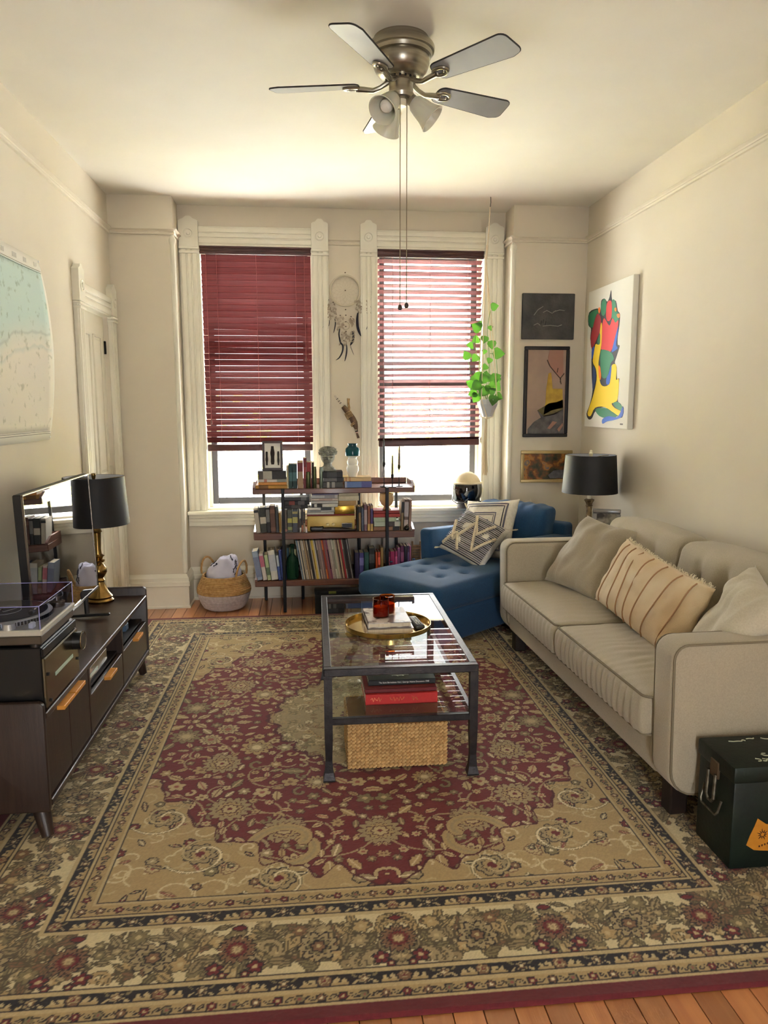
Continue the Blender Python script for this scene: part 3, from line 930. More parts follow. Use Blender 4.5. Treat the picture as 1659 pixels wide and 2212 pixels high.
for k in range(7):
    x0 = -0.33 + k * 0.11
    pts = [(x0 + 0.03 * math.sin(j / 16 * 2.4 + k), -0.165 + 0.33 * j / 16, 0) for j in range(17)]
    B().tube([(p[0], p[1], pil_z(p[0], p[1]) + 0.0065) for p in pts], 0.0034, 5).obj('seam_stripe', M_stripe, lum)
fb = B()
for j in range(150):
    x = -0.42 + 0.84 * j / 149 + rnd.uniform(-0.003, 0.003); y = 0.160 + 0.013 * (x / 0.43) ** 2
    p0 = Vector((x, y, rnd.uniform(-0.004, 0.004))); p1 = p0 + Vector((rnd.uniform(-0.01, 0.01), rnd.uniform(0.012, 0.026), rnd.uniform(-0.012, 0.016)))
    fb.tube([p0, (p0 + p1) / 2 + Vector((rnd.uniform(-.004, .004), 0, rnd.uniform(-.004, .004))), p1], [0.0028, 0.0024, 0.0016], 4)
tag(fb.obj('fringe', M_fringe, lum), kind='stuff')
place(lum, (1.585, 3.265, 0.638), (0.42, -0.06, 0.90), (-0.90, -0.02, 0.42))
o = pillow(0.50, 0.48, 0.17, 26, 0.08, 0.016, 12.0).obj('pillow', M_pil_pale, angle=2)
tag(o, 'pale linen pillow behind the near sofa arm', 'pillow')
place(o, (1.635, 2.655, 0.645), (0.42, -0.22, 0.88), (-0.84, 0.34, 0.42))

# ---------------------------------------------------------------- blue chaise
M_blue = mat('blue_velour', S(24, 74, 116), 0.85, col2=S(18, 60, 98), nscale=160, ndetail=2, bump=0.25, bscale=500, sheen=0.12)
M_blued = mat('blue_velour_button', S(14, 50, 84), 0.85)
CH = Vector((0.317, 4.891, 0)); ca = math.radians(39)
ch = thing('chaise_lounge', 'blue tufted chaise lounge chair with low arms in the window corner', 'chaise', CH, rotz=ca)
e1 = Vector((math.cos(ca), math.sin(ca), 0)); e2 = Vector((-math.sin(ca), math.cos(ca), 0))
to_l = lambda p: Vector(((p - CH).dot(e1), (p - CH).dot(e2), p.z))
CW = 0.73; CL = 1.38
btn = [to_l(PZ(740 + u / 2.765, 990 + v / 2.765, 0.42)) for u, v in ((425, 597), (290, 612), (375, 647), (500, 635), (625, 617), (470, 680), (605, 662), (735, 645), (580, 710), (727, 687))]


def tuft(p, s):
    z = p.z
    if s.z > 0.4:
        z += 0.018 * (1 - s.x ** 4) * (1 - s.y ** 4)
        for q in btn:
            d2 = (p.x - q.x) ** 2 + (p.y - q.y) ** 2
            z -= 0.026 * math.exp(-d2 / 0.0011) + 0.008 * math.exp(-d2 / 0.008)
    return (p.x, p.y, z)


soft_box((0.02, -CW + 0.01, 0.05), (CL - 0.08, -0.01, 0.27), 0.03, (4, 4, 2)).obj('base', M_blue, ch)
sc_ = soft_box((0.0, -CW, 0.255), (1.12, 0.0, 0.42), 0.045, (64, 44, 3), tuft).obj('seat_cushion', M_blue, ch, angle=2)
for q in btn:
    B().lathe([(0, -0.004), (0.011, -0.003), (0.013, 0.001), (0.009, 0.005), (0, 0.006)], 12, M=TRS((q.x, q.y, 0.412))).obj('button', M_blued, sc_)
ao = round_poly([(0.68, 0.06), (CL, 0.06), (CL, 0.605), (0.64, 0.64)], [0.02, 0.02, 0.05, 0.035])
for y0, y1 in ((-0.10, 0.012), (-CW - 0.10, -CW + 0.012)):
    soft_prism(B(), ao, lambda p, q, t: (p, t, q), y0, y1, 0.022).obj('arm', M_blue, ch)
soft_box((CL - 0.12, -CW - 0.08, 0.06), (CL + 0.02, 0.0, 0.69), 0.03, (2, 6, 4)).obj('back_frame', M_blue, ch)


def bk(p, s):
    x = p.x + 0.22 * (p.z - 0.42); z = p.z
    fold = 0.005 * math.sin(p.y * 60 + 2 * mnoise.noise(Vector((p.y * 4, p.z * 3, 1))))
    if s.z > 0.5: z += fold + 0.01 * (1 - s.y ** 2)
    if s.x < -0.5: x += fold * 0.6 - 0.03 * (1 - s.z ** 2) * (1 - s.y ** 2)
    return (x, p.y, z)


soft_box((CL - 0.33, -CW + 0.005, 0.42), (CL - 0.12, -0.105, 0.805), 0.06, (3, 40, 12), bk).obj('back_cushion', M_blue, ch, angle=2)
for lx, ly in ((0.12, -0.08), (0.12, -CW + 0.08), (CL - 0.12, -0.08), (CL - 0.12, -CW + 0.08)):
    zl_ = RUGZ if lx < 0.5 else 0.0005
    B().lathe([(0.022, zl_), (0.026, 0.06)], 12, (lx, ly, 0)).obj('leg', M_darkwood, ch)
# chaise pillows
M_pw = mat('pillow_white_woven', S(230, 224, 210), 0.95, col2=S(214, 206, 188), nscale=60, bump=0.2, bscale=300)
M_cord = mat('cream_cord', S(226, 214, 188), 0.95, col2=S(202, 186, 154), nscale=90)
M_slate = mat('slate_stripe', S(104, 102, 112), 0.95)
M_ink = mat('ink_stripe', S(40, 40, 50), 0.95)


def surf_strip(b, pts, w, zf, lift=0.004, n=24):
    """ribbon lying on a pillow's front along a 2-D polyline"""
    P = []
    for (x0, y0), (x1, y1) in zip(pts, pts[1:]):
        k = max(2, int(math.hypot(x1 - x0, y1 - y0) / 0.02))
        P += [(x0 + (x1 - x0) * i / k, y0 + (y1 - y0) * i / k) for i in range(k)]
    P.append(pts[-1])
    vs = []
    for i, p in enumerate(P):
        a = Vector(P[min(i + 1, len(P) - 1)]) - Vector(P[max(i - 1, 0)]); nn = Vector((-a.y, a.x)).normalized() * w / 2
        vs.append([b.bm.verts.new((p[0] + sg * nn.x, p[1] + sg * nn.y, zf(p[0] + sg * nn.x, p[1] + sg * nn.y) + lift)) for sg in (1, -1)])
    for a, c in zip(vs, vs[1:]): b.bm.faces.new((a[0], a[1], c[1], c[0]))


def cpt(x, y, z): return CH + e1 * x + e2 * y + Vector((0, 0, z))


wp = thing('pillow', 'white pillow with nested dark square outlines against the blue chair back', 'pillow', rot=(0, 0, 0))
pillow(0.46, 0.46, 0.14, 22, 0.08, 0.006, 21).obj('pillow_body', M_pw, wp, angle=2)
zf2 = lambda x, y: pil_z(x, y, 0.46, 0.46, 0.14)
for r_, w_, m_ in ((0.175, 0.012, M_slate), (0.155, 0.007, M_ink), (0.10, 0.010, M_slate), (0.085, 0.005, M_ink), (0.045, 0.007, M_slate)):
    b = B(); surf_strip(b, [(-r_, -r_), (r_, -r_), (r_, r_), (-r_, r_), (-r_, -r_)], w_, zf2, 0.007); b.obj('square_stripe', m_, wp)
place(wp, cpt(0.965, -0.36, 0.635), e1 * 0.45 + Vector((0, 0, 0.9)) + e2 * 0.12, -e1 + Vector((0, 0, 0.45)))
kp = thing('pillow', 'striped slate pillow with raised cream cord zigzag on the blue chaise', 'pillow', rot=(0, 0, 0))
pillow(0.42, 0.36, 0.13, 22, 0.08, 0.006, 31).obj('pillow_body', M_pw, kp, angle=2)
zf3 = lambda x, y: pil_z(x, y, 0.42, 0.36, 0.13)
for k in range(24):
    y = -0.152 + 0.304 * k / 23
    b = B(); surf_strip(b, [(-0.186, y), (0.186, y)], 0.0075, zf3, 0.006); b.obj('stripe', M_slate if k % 3 else M_ink, kp)
for pts in ([(-0.186, 0.05), (-0.10, -0.09), (-0.01, 0.10), (0.09, -0.10), (0.186, 0.06)], [(-0.05, 0.145), (0.05, 0.02), (0.13, 0.14)], [(-0.17, -0.14), (-0.10, -0.03), (-0.02, -0.14)]):
    P = []
    for (x0, y0), (x1, y1) in zip(pts, pts[1:]): P += [(x0 + (x1 - x0) * i / 12, y0 + (y1 - y0) * i / 12) for i in range(12)]
    P.append(pts[-1])
    B().tube([(x, y, zf3(x, y) + 0.012) for x, y in P], [0.010 + 0.0022 * (i % 2) for i in range(len(P))], 6).obj('cord', M_cord, kp)
for x, y in ((-0.21, 0.18), (0.21, 0.18), (-0.21, -0.18), (0.21, -0.18)):
    t = B()
    for j in range(14):
        a = rnd.uniform(-0.5, 0.5); L = rnd.uniform(0.035, 0.05); d = Vector((math.copysign(1, x) * math.cos(a), math.copysign(1, y) * math.sin(abs(a) + 0.4), rnd.uniform(-.3, .3))).normalized()
        t.tube([(x * 0.97, y * 0.97, 0), Vector((x, y, 0)) + d * L], [0.004, 0.002], 4)
    t.obj('tassel', M_cord, kp)
place(kp, cpt(0.80, -0.37, 0.585), e1 * 0.62 + Vector((0, 0, 0.78)) + e2 * -0.25, -e1 * 0.78 + Vector((0, 0, 0.62)) - e2 * 0.15)

# ---------------------------------------------------------------- coffee table
M_iron = mat('blackened_iron', S(44, 42, 44), 0.42, 0.7, col2=S(60, 56, 56), nscale=30, bump=0.1, bscale=120)
M_tglass = glass('table_glass', (0.94, 0.965, 0.95), 1.5, 1.25)
M_tedge = mat('glass_edge', S(150, 180, 170), 0.1)
tb = thing('coffee_table', 'black iron coffee table with glass top and glass lower shelf on the rug', 'table', (0.372, 3.42, 0), rotz=-0.012)
hx, hy, zt = 0.312, 0.588, 0.487
for nm, lo, hi in (('top_rail', (-hx, -hy, zt - 0.032), (hx, -hy + 0.032, zt)), ('top_rail', (-hx, hy - 0.032, zt - 0.032), (hx, hy, zt)), ('top_rail', (-hx, -hy + 0.032, zt - 0.032), (-hx + 0.032, hy - 0.032, zt)), ('top_rail', (hx - 0.032, -hy + 0.032, zt - 0.032), (hx, hy - 0.032, zt)),
                   ('shelf_rail', (-hx + 0.025, -hy + 0.004, 0.25), (hx - 0.025, -hy + 0.028, 0.278)), ('shelf_rail', (-hx + 0.025, hy - 0.028, 0.25), (hx - 0.025, hy - 0.004, 0.278)), ('shelf_rail', (-hx + 0.004, -hy + 0.025, 0.25), (-hx + 0.028, hy - 0.025, 0.278)), ('shelf_rail', (hx - 0.028, -hy + 0.025, 0.25), (hx - 0.004, hy - 0.025, 0.278))):
    B().box(lo, hi, 0.003, 1).obj(nm, M_iron, tb)
for sx in (-1, 1):
    for sy in (-1, 1):
        x, y = sx * (hx - 0.017), sy * (hy - 0.017)
        b = B(); sq = lambda r, z: [b.bm.verts.new((x + dx * r, y + dy * r, z)) for dx, dy in ((-1, -1), (1, -1), (1, 1), (-1, 1))]
        rings = [sq(r, z) for r, z in ((0.024, RUGZ), (0.024, RUGZ + 0.006), (0.017, 0.05), (0.0135, 0.1), (0.0165, 0.2), (0.0165, zt - 0.03))]
        for a, c in zip(rings, rings[1:]):
            for i in range(4): b.bm.faces.new((a[i], a[(i + 1) % 4], c[(i + 1) % 4], c[i]))
        b.bm.faces.new(rings[0][::-1]); b.bm.faces.new(rings[-1])
        b.obj('leg', M_iron, tb, smooth=False)
GT = zt - 0.002
B().box((-hx + 0.030, -hy + 0.030, GT - 0.008), (hx - 0.030, hy - 0.030, GT)).obj('glass_top', M_tglass, tb, smooth=False)
GS = 0.281
B().box((-hx + 0.026, -hy + 0.026, GS - 0.006), (hx - 0.026, hy - 0.026, GS)).obj('glass_shelf', M_tglass, tb, smooth=False)

# ---------------------------------------------------------------- media console
M_walnut = mat('dark_walnut', S(62, 44, 35), 0.38, col2=S(44, 30, 24), nscale=4, ndetail=6, stretch=(1, 14, 14), bump=0.06, bscale=30, coat=0.1)
M_walnutv = mat('dark_walnut_side', S(58, 42, 34), 0.4, col2=S(40, 28, 23), nscale=4, ndetail=6, stretch=(14, 14, 1), bump=0.06, bscale=30)
M_tab = mat('honey_oak_tab', S(226, 160, 70), 0.45, col2=S(206, 138, 56), nscale=20, stretch=(1, 6, 1))
M_cubby = mat('cubby_dark', S(30, 22, 19), 0.6)
M_white = mat('white_paint', S(228, 228, 226), 0.5)
M_black = mat('black_plastic', S(18, 18, 19), 0.35)
M_brush = mat('brushed_metal', S(150, 140, 126), 0.22, 0.95)
M_brass = mat('aged_brass', S(164, 134, 78), 0.24, 1.0, col2=S(112, 88, 50), nscale=14)
cs = thing('media_console', 'dark walnut media console with honey oak tab handles along the left wall', 'console', (-1.13, 3.375, 0))
X0, X1, Y0, Y1 = -1.345, -0.912, 2.535, 4.225
ep = round_poly([(X0, 0.115), (X1, 0.115), (X1, 0.515), (X0, 0.515)], [0.004, 0.006, 0.022, 0.004])
for y0, y1 in ((Y0, Y0 + 0.026), (Y1 - 0.026, Y1)): soft_prism(B(), ep, lambda p, q, t: (p, t, q), y0, y1, 0.004, 2).obj('end_panel', M_walnutv, cs)
YD = (3.09, 3.655)
B().box((X0, Y0 + 0.026, 0.445), (X1 + 0.002, Y1 - 0.026, 0.468), 0.003, 1).obj('top_board', M_walnut, cs)
B().box((X0, Y0 + 0.026, 0.125), (X1 + 0.002, Y1 - 0.026, 0.15), 0.003, 1).obj('bottom_board', M_walnut, cs)
B().box((X0 + 0.004, Y0 + 0.026, 0.15), (X0 + 0.016, Y1 - 0.026, 0.445)).obj('back_panel', M_cubby, cs)
for y in YD: B().box((X0 + 0.016, y - 0.012, 0.15), (X1 - 0.004, y + 0.012, 0.445), 0.002, 1).obj('divider', M_walnutv, cs)
yb0, yb1 = Y0 + 0.03, YD[0] - 0.014; ym = (yb0 + yb1) / 2
for y0, y1, hy in ((yb0, ym - 0.0015, (ym - 0.13, ym - 0.004)), (ym + 0.0015, yb1, (ym + 0.004, ym + 0.13))):
    d = B().box((X1 - 0.026, y0, 0.156), (X1 - 0.006, y1, 0.440), 0.002, 1).obj('door', M_walnutv, cs)
    B().box((X1 - 0.012, hy[0], 0.424), (X1 + 0.022, hy[1], 0.440), 0.002, 1).obj('handle', M_tab, d)
for y0, y1 in ((YD[0] + 0.014, YD[1] - 0.014), (YD[1] + 0.014, Y1 - 0.03)):
    d = B().box((X1 - 0.026, y0, 0.156), (X1 - 0.006, y1, 0.318), 0.002, 1).obj('drawer', M_walnut, cs); yc = (y0 + y1) / 2
    B().box((X1 - 0.012, yc - 0.062, 0.303), (X1 + 0.022, yc + 0.062, 0.318), 0.002, 1).obj('handle', M_tab, d)
    B().box((X0 + 0.016, y0 - 0.002, 0.322), (X1 - 0.03, y1 + 0.002, 0.332)).obj('shelf', M_cubby, cs)
for lx, ly, dx, dy in ((X1 - 0.05, Y0 + 0.05, 0.035, -0.04), (X1 - 0.05, Y1 - 0.07, 0.02, 0.02), (X0 + 0.06, Y0 + 0.05, -0.01, -0.04), (X0 + 0.06, Y1 - 0.07, -0.01, 0.03)):
    z0 = RUGZ + 0.006 if (lx > -1.1) else 0.006
    B().tube([(lx + dx, ly + dy, z0), (lx, ly, 0.128)], [0.021, 0.033], 12).obj('leg', M_walnutv, cs)
# things in the open cubbies
o = thing('media_box', 'slim black and silver media box in the middle console cubby', 'media box', (-1.08, 3.35, 0.332))
B().box((-1.24, 3.14, 0.334), (-0.955, 3.50, 0.40), 0.004, 1).obj('case', M_black, o); B().box((-0.956, 3.15, 0.338), (-0.95, 3.49, 0.396), 0.002, 1).obj('front_panel', mat('bronze_mirror', S(120, 112, 96), 0.18, 0.9), o)
B().box((-0.951, 3.19, 0.352), (-0.948, 3.33, 0.366)).obj('display', mat('pale_display', S(176, 200, 184), 0.2), o)
for k, (y0, y1, h, c, nm) in enumerate(((3.70, 3.79, 0.085, S(220, 222, 224), 'white'), (3.80, 3.86, 0.06, S(150, 158, 166), 'grey'))):
    o = B().box((-1.2, y0, 0.333), (-0.965, y1, 0.333 + h), 0.004, 1).obj('game_case', mat('case_' + nm, c, 0.4)); tag(o, nm + ' box lying in the far console cubby', 'box')
o = thing('game_camera', 'small black sensor camera on a clip in the far console cubby', 'camera', (-0.99, 3.98, 0.333))
B().box((-1.02, 3.90, 0.37), (-0.97, 4.06, 0.41), 0.008, 2).obj('camera_body', M_black, o); B().box((-1.01, 3.95, 0.333), (-0.97, 4.01, 0.37), 0.003, 1).obj('base', mat('blue_grey_plastic', S(80, 110, 140), 0.4), o)
B().lathe([(0.014, 0), (0.014, 0.006), (0.009, 0.008), (0, 0.006)], 14, M=TRS((-0.97, 3.94, 0.39), (0, PI / 2, 0))).obj('lens', M_brush, o)

# receiver and turntable
RX = -0.905
M_bronze = MATS['bronze_mirror']
rc = thing('stereo_receiver', 'black stereo receiver with mirrored front and large round knob under the turntable', 'receiver', (-1.1, 2.77, 0.47))
B().box((-1.30, 2.57, 0.478), (RX - 0.012, 2.93, 0.700), 0.004, 1).obj('case', M_black, rc)
B().box((RX - 0.013, 2.565, 0.482), (RX, 2.935, 0.662), 0.004, 1).obj('front_panel', M_bronze, rc)
B().box((RX - 0.013, 2.565, 0.664), (RX - 0.004, 2.935, 0.696), 0.003, 1).obj('upper_band', M_black, rc)
B().lathe([(0.034, 0), (0.034, 0.03), (0.031, 0.034), (0, 0.034)], 28, M=TRS((RX, 2.89, 0.622), (0, PI / 2, 0))).obj('volume_knob', M_black, rc)
B().lathe([(0.035, 0), (0.0365, 0.002), (0.035, 0.005), (0.033, 0.002)], 28, M=TRS((RX + 0.029, 2.89, 0.622), (0, PI / 2, 0)), cap=False).obj('knob_ring', M_brush, rc)
B().box((RX - 0.002, 2.66, 0.566), (RX + 0.002, 2.86, 0.58), 0.001, 1).obj('display', MATS['pale_display'], rc)
for yy, zz in ((2.585, 0.60), (2.91, 0.545), (2.60, 0.50)): B().lathe([(0.006, 0), (0.006, 0.005), (0, 0.006)], 10, M=TRS((RX, yy, zz), (0, PI / 2, 0))).obj('button', M_black, rc)
for xx, yy in ((-1.27, 2.6), (-0.95, 2.6), (-1.27, 2.90), (-0.95, 2.90)): B().lathe([(0.018, 0.4685), (0.02, 0.479)], 12, (xx, yy, 0)).obj('foot', M_black, rc)
tt = thing('turntable', 'silver turntable with dark slipmat under a clear dust cover', 'turntable', (-1.1, 2.75, 0.7))
M_silver = mat('silver_plinth', S(196, 194, 184), 0.35, 0.3)
B().box((-1.295, 2.56, 0.713), (RX - 0.005, 2.918, 0.745), 0.004, 1).obj('lower_body', mat('umber_plastic', S(76, 66, 54), 0.4), tt)
B().box((-1.30, 2.553, 0.745), (RX, 2.925, 0.766), 0.004, 1).obj('plinth', M_silver, tt)
pcx, pcy = -1.10, 2.735
B().lathe([(0.0, 0.766), (0.163, 0.766), (0.166, 0.77), (0.166, 0.784), (0.162, 0.787), (0, 0.787)], 48, (pcx, pcy, 0)).obj('platter', M_silver, tt)
db = B()
for k in range(90):
    a = 2 * PI * k / 90
    db.box((-0.0025, -0.0035, 0), (0.0025, 0.0035, 0.012), M=TRS((pcx + 0.1665 * math.cos(a), pcy + 0.1665 * math.sin(a), 0.7705), (0, 0, a)))
tag(db.obj('strobe_dots', M_black, tt, smooth=False), kind='stuff')
M_mat = mat('slipmat_felt', S(40, 40, 44), 0.95)
sm = B().lathe([(0.0, 0.787), (0.150, 0.787), (0.150, 0.790), (0, 0.790)], 48, (pcx, pcy, 0)).obj('slipmat', M_mat, tt)
M_mark = mat('slipmat_print', S(168, 168, 164), 0.9)
B().tube([(pcx + 0.062 * math.cos(a), pcy + 0.062 * math.sin(a), 0.7905) for a in np.linspace(0, 2 * PI, 40)[:-1]], 0.0014, 5, closed=True).obj('printed_ring', M_mark, sm)
B().tube([(pcx - 0.04, pcy - 0.03, 0.7905), (pcx - 0.01, pcy + 0.018, 0.7905), (pcx + 0.01, pcy - 0.018, 0.7905), (pcx + 0.04, pcy + 0.03, 0.7905)], 0.0014, 5).obj('printed_zigzag', M_mark, sm)
B().lathe([(0.003, 0.79), (0.003, 0.80), (0, 0.802)], 10, (pcx, pcy, 0)).obj('spindle', M_brush, tt)
B().lathe([(0.022, 0.766), (0.02, 0.786), (0, 0.788)], 20, (-1.02, 2.578, 0)).obj('start_button', M_silver, tt)
B().box((-0.955, 2.572, 0.766), (-0.938, 2.60, 0.786), 0.003, 1).obj('pitch_light', M_white, tt)
B().lathe([(0.028, 0.766), (0.028, 0.785), (0.018, 0.79), (0.018, 0.806), (0, 0.808)], 20, (-0.955, 2.875, 0)).obj('tonearm_base', M_brush, tt)
B().tube([(-0.955, 2.91, 0.806), (-0.955, 2.88, 0.808), (-0.952, 2.80, 0.808), (-0.972, 2.72, 0.806), (-0.975, 2.68, 0.803)], 0.0048, 8).obj('tonearm', M_brush, tt)
B().cyl((-0.955, 2.895, 0.806), (-0.955, 2.912, 0.806), 0.014, None, 16).obj('counterweight', M_black, tt)
B().box((-0.984, 2.655, 0.795), (-0.966, 2.685, 0.806), 0.003, 1).obj('headshell', M_black, tt)
M_cover = glass('smoke_cover', (0.80, 0.82, 0.90), 1.45, 1.3)
cv = structure_part('dust_cover', tt)
cx0, cx1, cy0, cy1, cz0, cz1 = -1.295, RX - 0.006, 2.559, 2.919, 0.768, 0.848
for lo, hi, nm in (((cx0, cy0, cz1 - 0.004), (cx1, cy1, cz1), 'cover_top'), ((cx0, cy0, cz0), (cx0 + 0.004, cy1, cz1 - 0.004), 'cover_side'), ((cx1 - 0.004, cy0, cz0), (cx1, cy1, cz1 - 0.004), 'cover_side'),
                   ((cx0 + 0.004, cy0, cz0), (cx1 - 0.004, cy0 + 0.004, cz1 - 0.004), 'cover_side'), ((cx0 + 0.004, cy1 - 0.004, cz0), (cx1 - 0.004, cy1, cz1 - 0.004), 'cover_side')):
    B().box(lo, hi).obj(nm, M_cover, cv, smooth=False)
M_cedge = mat('cover_edge', S(150, 150, 214), 0.2)
for pts in ([(cx1, cy0, cz0), (cx1, cy0, cz1)], [(cx1, cy0, cz1), (cx1, cy1, cz1)], [(cx1, cy1, cz0), (cx1, cy1, cz1)], [(cx0, cy0, cz1), (cx1, cy0, cz1)], [(cx0, cy1, cz1), (cx1, cy1, cz1)]):
    B().tube(pts, 0.0016, 5).obj('cover_edge', M_cedge, cv)
for xx, yy in ((-1.27, 2.59), (-0.94, 2.59), (-1.27, 2.89), (-0.94, 2.89)): B().lathe([(0.02, 0.7005), (0.02, 0.714)], 12, (xx, yy, 0)).obj('foot', M_black, tt)

# television leaning slightly back, parallel to the wall
tv = thing('television', 'flat screen television standing on the walnut console beside the lamp', 'television', (-1.080, 3.428, 0.474), rot=(0, -0.03, 0.02))
M_screen = mat('screen_glass', (0.004, 0.004, 0.005), 0.02, ior=1.9, coat=1.0)
M_screen.node_tree.nodes['Principled BSDF'].inputs['Coat Roughness'].default_value = 0.01
M_tvback = mat('tv_shell', S(14, 14, 15), 0.5)
ty0, ty1, tz0, tz1 = -0.475, 0.475, 0.115, 0.71
B().box((-0.03, ty0, tz0), (0.004, ty1, tz1), 0.004, 1).obj('shell', M_tvback, tv)
B().box((-0.062, ty0 + 0.12, tz0 + 0.03), (-0.03, ty1 - 0.1, tz0 + 0.40), 0.012, 2).obj('rear_housing', M_tvback, tv)
B().box((0.0035, ty0 + 0.008, tz0 + 0.014), (0.006, ty1 - 0.008, tz1 - 0.008)).obj('screen', M_screen, tv, smooth=False)
M_bezel = mat('tv_bezel', S(120, 112, 104), 0.25, 0.9)
for lo, hi in (((0.0, ty0, tz1 - 0.007), (0.009, ty1, tz1)), ((0.0, ty0, tz0), (0.009, ty1, tz0 + 0.013)), ((0.0, ty0, tz0 + 0.013), (0.009, ty0 + 0.006, tz1 - 0.007)), ((0.0, ty1 - 0.006, tz0 + 0.013), (0.009, ty1, tz1 - 0.007))):
    B().box(lo, hi, 0.0015, 1).obj('bezel', M_bezel if hi[2] > 0.2 or True else M_bezel, tv)
for yy in (-0.33, 0.33):
    f = B(); f.tube([(-0.02, yy, 0.13), (-0.02, yy, 0.02)], 0.012, 8); f.box((-0.12, yy - 0.012, 0.003), (0.09, yy + 0.012, 0.016), 0.004, 1)
    f.obj('foot', M_tvback, tv)

# ---------------------------------------------------------------- two lamps
M_shade = mat('black_shade', S(10, 10, 15), 0.6, col2=S(7, 7, 10), nscale=300, bump=0.1, bscale=600)
M_shadein = mat('shade_lining', S(190, 196, 210), 0.7)


def drum_shade(root, c, r0, r1, z0, z1):
    n = 40
    sh = B().lathe([(r0, z0), (r1, z1), (r1 - 0.0025, z1), (r0 - 0.0025, z0), (r0, z0)], n, c, cap=False).obj('lamp_shade', M_shade, root)
    B().lathe([(r0 - 0.003, z0 + 0.001), (r1 - 0.003, z1 - 0.001)], n, c, cap=False).obj('lining', M_shadein, sh)
    b = B()
    for k in range(3):
        a = 2 * PI * k / 3 + 0.4
        b.tube([(c[0], c[1], z1 - 0.018), (c[0] + (r1 - 0.002) * math.cos(a), c[1] + (r1 - 0.002) * math.sin(a), z1 - 0.006)], 0.002, 6)
    b.obj('spider', M_brass, sh)


ll = thing('table_lamp', 'turned brass table lamp with black drum shade on the walnut console', 'lamp', (-1.129, 4.085, 0.468))
lc = (-1.129, 4.085, 0)
B().lathe([(0.0, 0.4685), (0.07, 0.4685), (0.072, 0.48), (0.062, 0.49), (0.066, 0.50), (0.045, 0.525), (0.03, 0.56), (0.026, 0.58), (0.03, 0.587), (0.022, 0.60)], 28, lc).obj('base', M_brass, ll)
B().lathe([(0.02, 0.598), (0.03, 0.61), (0.042, 0.632), (0.042, 0.65), (0.03, 0.672), (0.02, 0.682), (0.032, 0.69), (0.034, 0.698), (0.022, 0.705), (0.026, 0.715), (0.034, 0.722), (0.02, 0.732), (0.017, 0.76), (0.021, 0.83), (0.022, 0.848), (0.03, 0.855), (0.024, 0.866), (0.016, 0.872), (0.016, 0.92)], 28, lc).obj('stem', M_brass, ll)
B().lathe([(0.018, 0.92), (0.018, 0.98), (0.006, 0.985), (0.005, 1.135)], 14, lc).obj('socket', M_brass, ll)
drum_shade(ll, lc, 0.172, 0.156, 0.895, 1.15)
B().lathe([(0.006, 1.13), (0.010, 1.145), (0.013, 1.16), (0.011, 1.168), (0, 1.17)], 12, lc).obj('finial', M_brass, ll)

M_pewter = mat('antique_gilt', S(150, 128, 92), 0.35, 0.8, col2=S(88, 74, 54), nscale=40)
M_ivory = mat('ivory_sleeve', S(226, 218, 190), 0.5)
st_ = thing('side_table', 'small dark side table tucked between the sofa arm and the blue chaise', 'table', (1.92, 4.82, 0))
B().lathe([(0, 0.578), (0.175, 0.578), (0.18, 0.584), (0.18, 0.596), (0.175, 0.60), (0, 0.60)], 36, (1.935, 4.80, 0)).obj('table_top', M_darkwood, st_)
for k in range(3):
    a = 2 * PI * k / 3 + 0.5; B().tube([(1.935 + 0.15 * math.cos(a), 4.80 + 0.15 * math.sin(a), 0.0005), (1.935 + 0.10 * math.cos(a), 4.80 + 0.10 * math.sin(a), 0.579)], [0.010, 0.015], 8).obj('leg', M_darkwood, st_)
rl = thing('table_lamp', 'gilt column table lamp with wide black drum shade beside the landscape painting', 'lamp', (1.915, 4.87, 0.6))
lc = (1.915, 4.87, 0)
B().lathe([(0.0, 0.6005), (0.06, 0.6005), (0.06, 0.615), (0.05, 0.625), (0.052, 0.64), (0.036, 0.655), (0.03, 0.69), (0.027, 0.70)], 8, lc).obj('base', M_pewter, rl)
B().lathe([(0.025, 0.69), (0.029, 0.70), (0.022, 0.71), (0.021, 0.84), (0.026, 0.845), (0.02, 0.852), (0.026, 0.868), (0.034, 0.878), (0.036, 0.886), (0.02, 0.892)], 8, lc).obj('column', M_pewter, rl, angle=0.3)
B().lathe([(0.013, 0.89), (0.013, 0.96), (0.006, 0.965), (0.005, 1.17)], 12, lc).obj('candle_sleeve', M_ivory, rl)
drum_shade(rl, lc, 0.186, 0.168, 0.935, 1.19)
B().lathe([(0.006, 1.17), (0.012, 1.185), (0.014, 1.20), (0.008, 1.21), (0.009, 1.22), (0, 1.225)], 12, lc).obj('finial', M_ivory, rl)
M_frame_s = mat('silver_frame', S(140, 142, 146), 0.25, 0.8)
M_photo = mat('dim_photograph', S(40, 40, 44), 0.3, col2=S(150, 148, 142), nscale=14, ndetail=2, nsharp=0.08)
pf = thing('photo_frame', 'silver photo frame standing tilted on the side table behind the sofa', 'picture frame', (1.97, 4.70, 0.601), rot=(-0.16, 0.0, -0.42))
fw, fh_ = 0.18, 0.24
for lo, hi in (((-fw / 2, -0.008, 0.001), (fw / 2, 0.008, 0.03)), ((-fw / 2, -0.008, fh_ - 0.03), (fw / 2, 0.008, fh_)), ((-fw / 2, -0.008, 0.03), (-fw / 2 + 0.03, 0.008, fh_ - 0.03)), ((fw / 2 - 0.03, -0.008, 0.03), (fw / 2, 0.008, fh_ - 0.03))):
    B().box(lo, hi, 0.005, 2).obj('frame_rail', M_frame_s, pf)
B().box((-fw / 2 + 0.028, -0.003, 0.028), (fw / 2 - 0.028, 0.003, fh_ - 0.028)).obj('photograph', M_photo, pf, smooth=False)
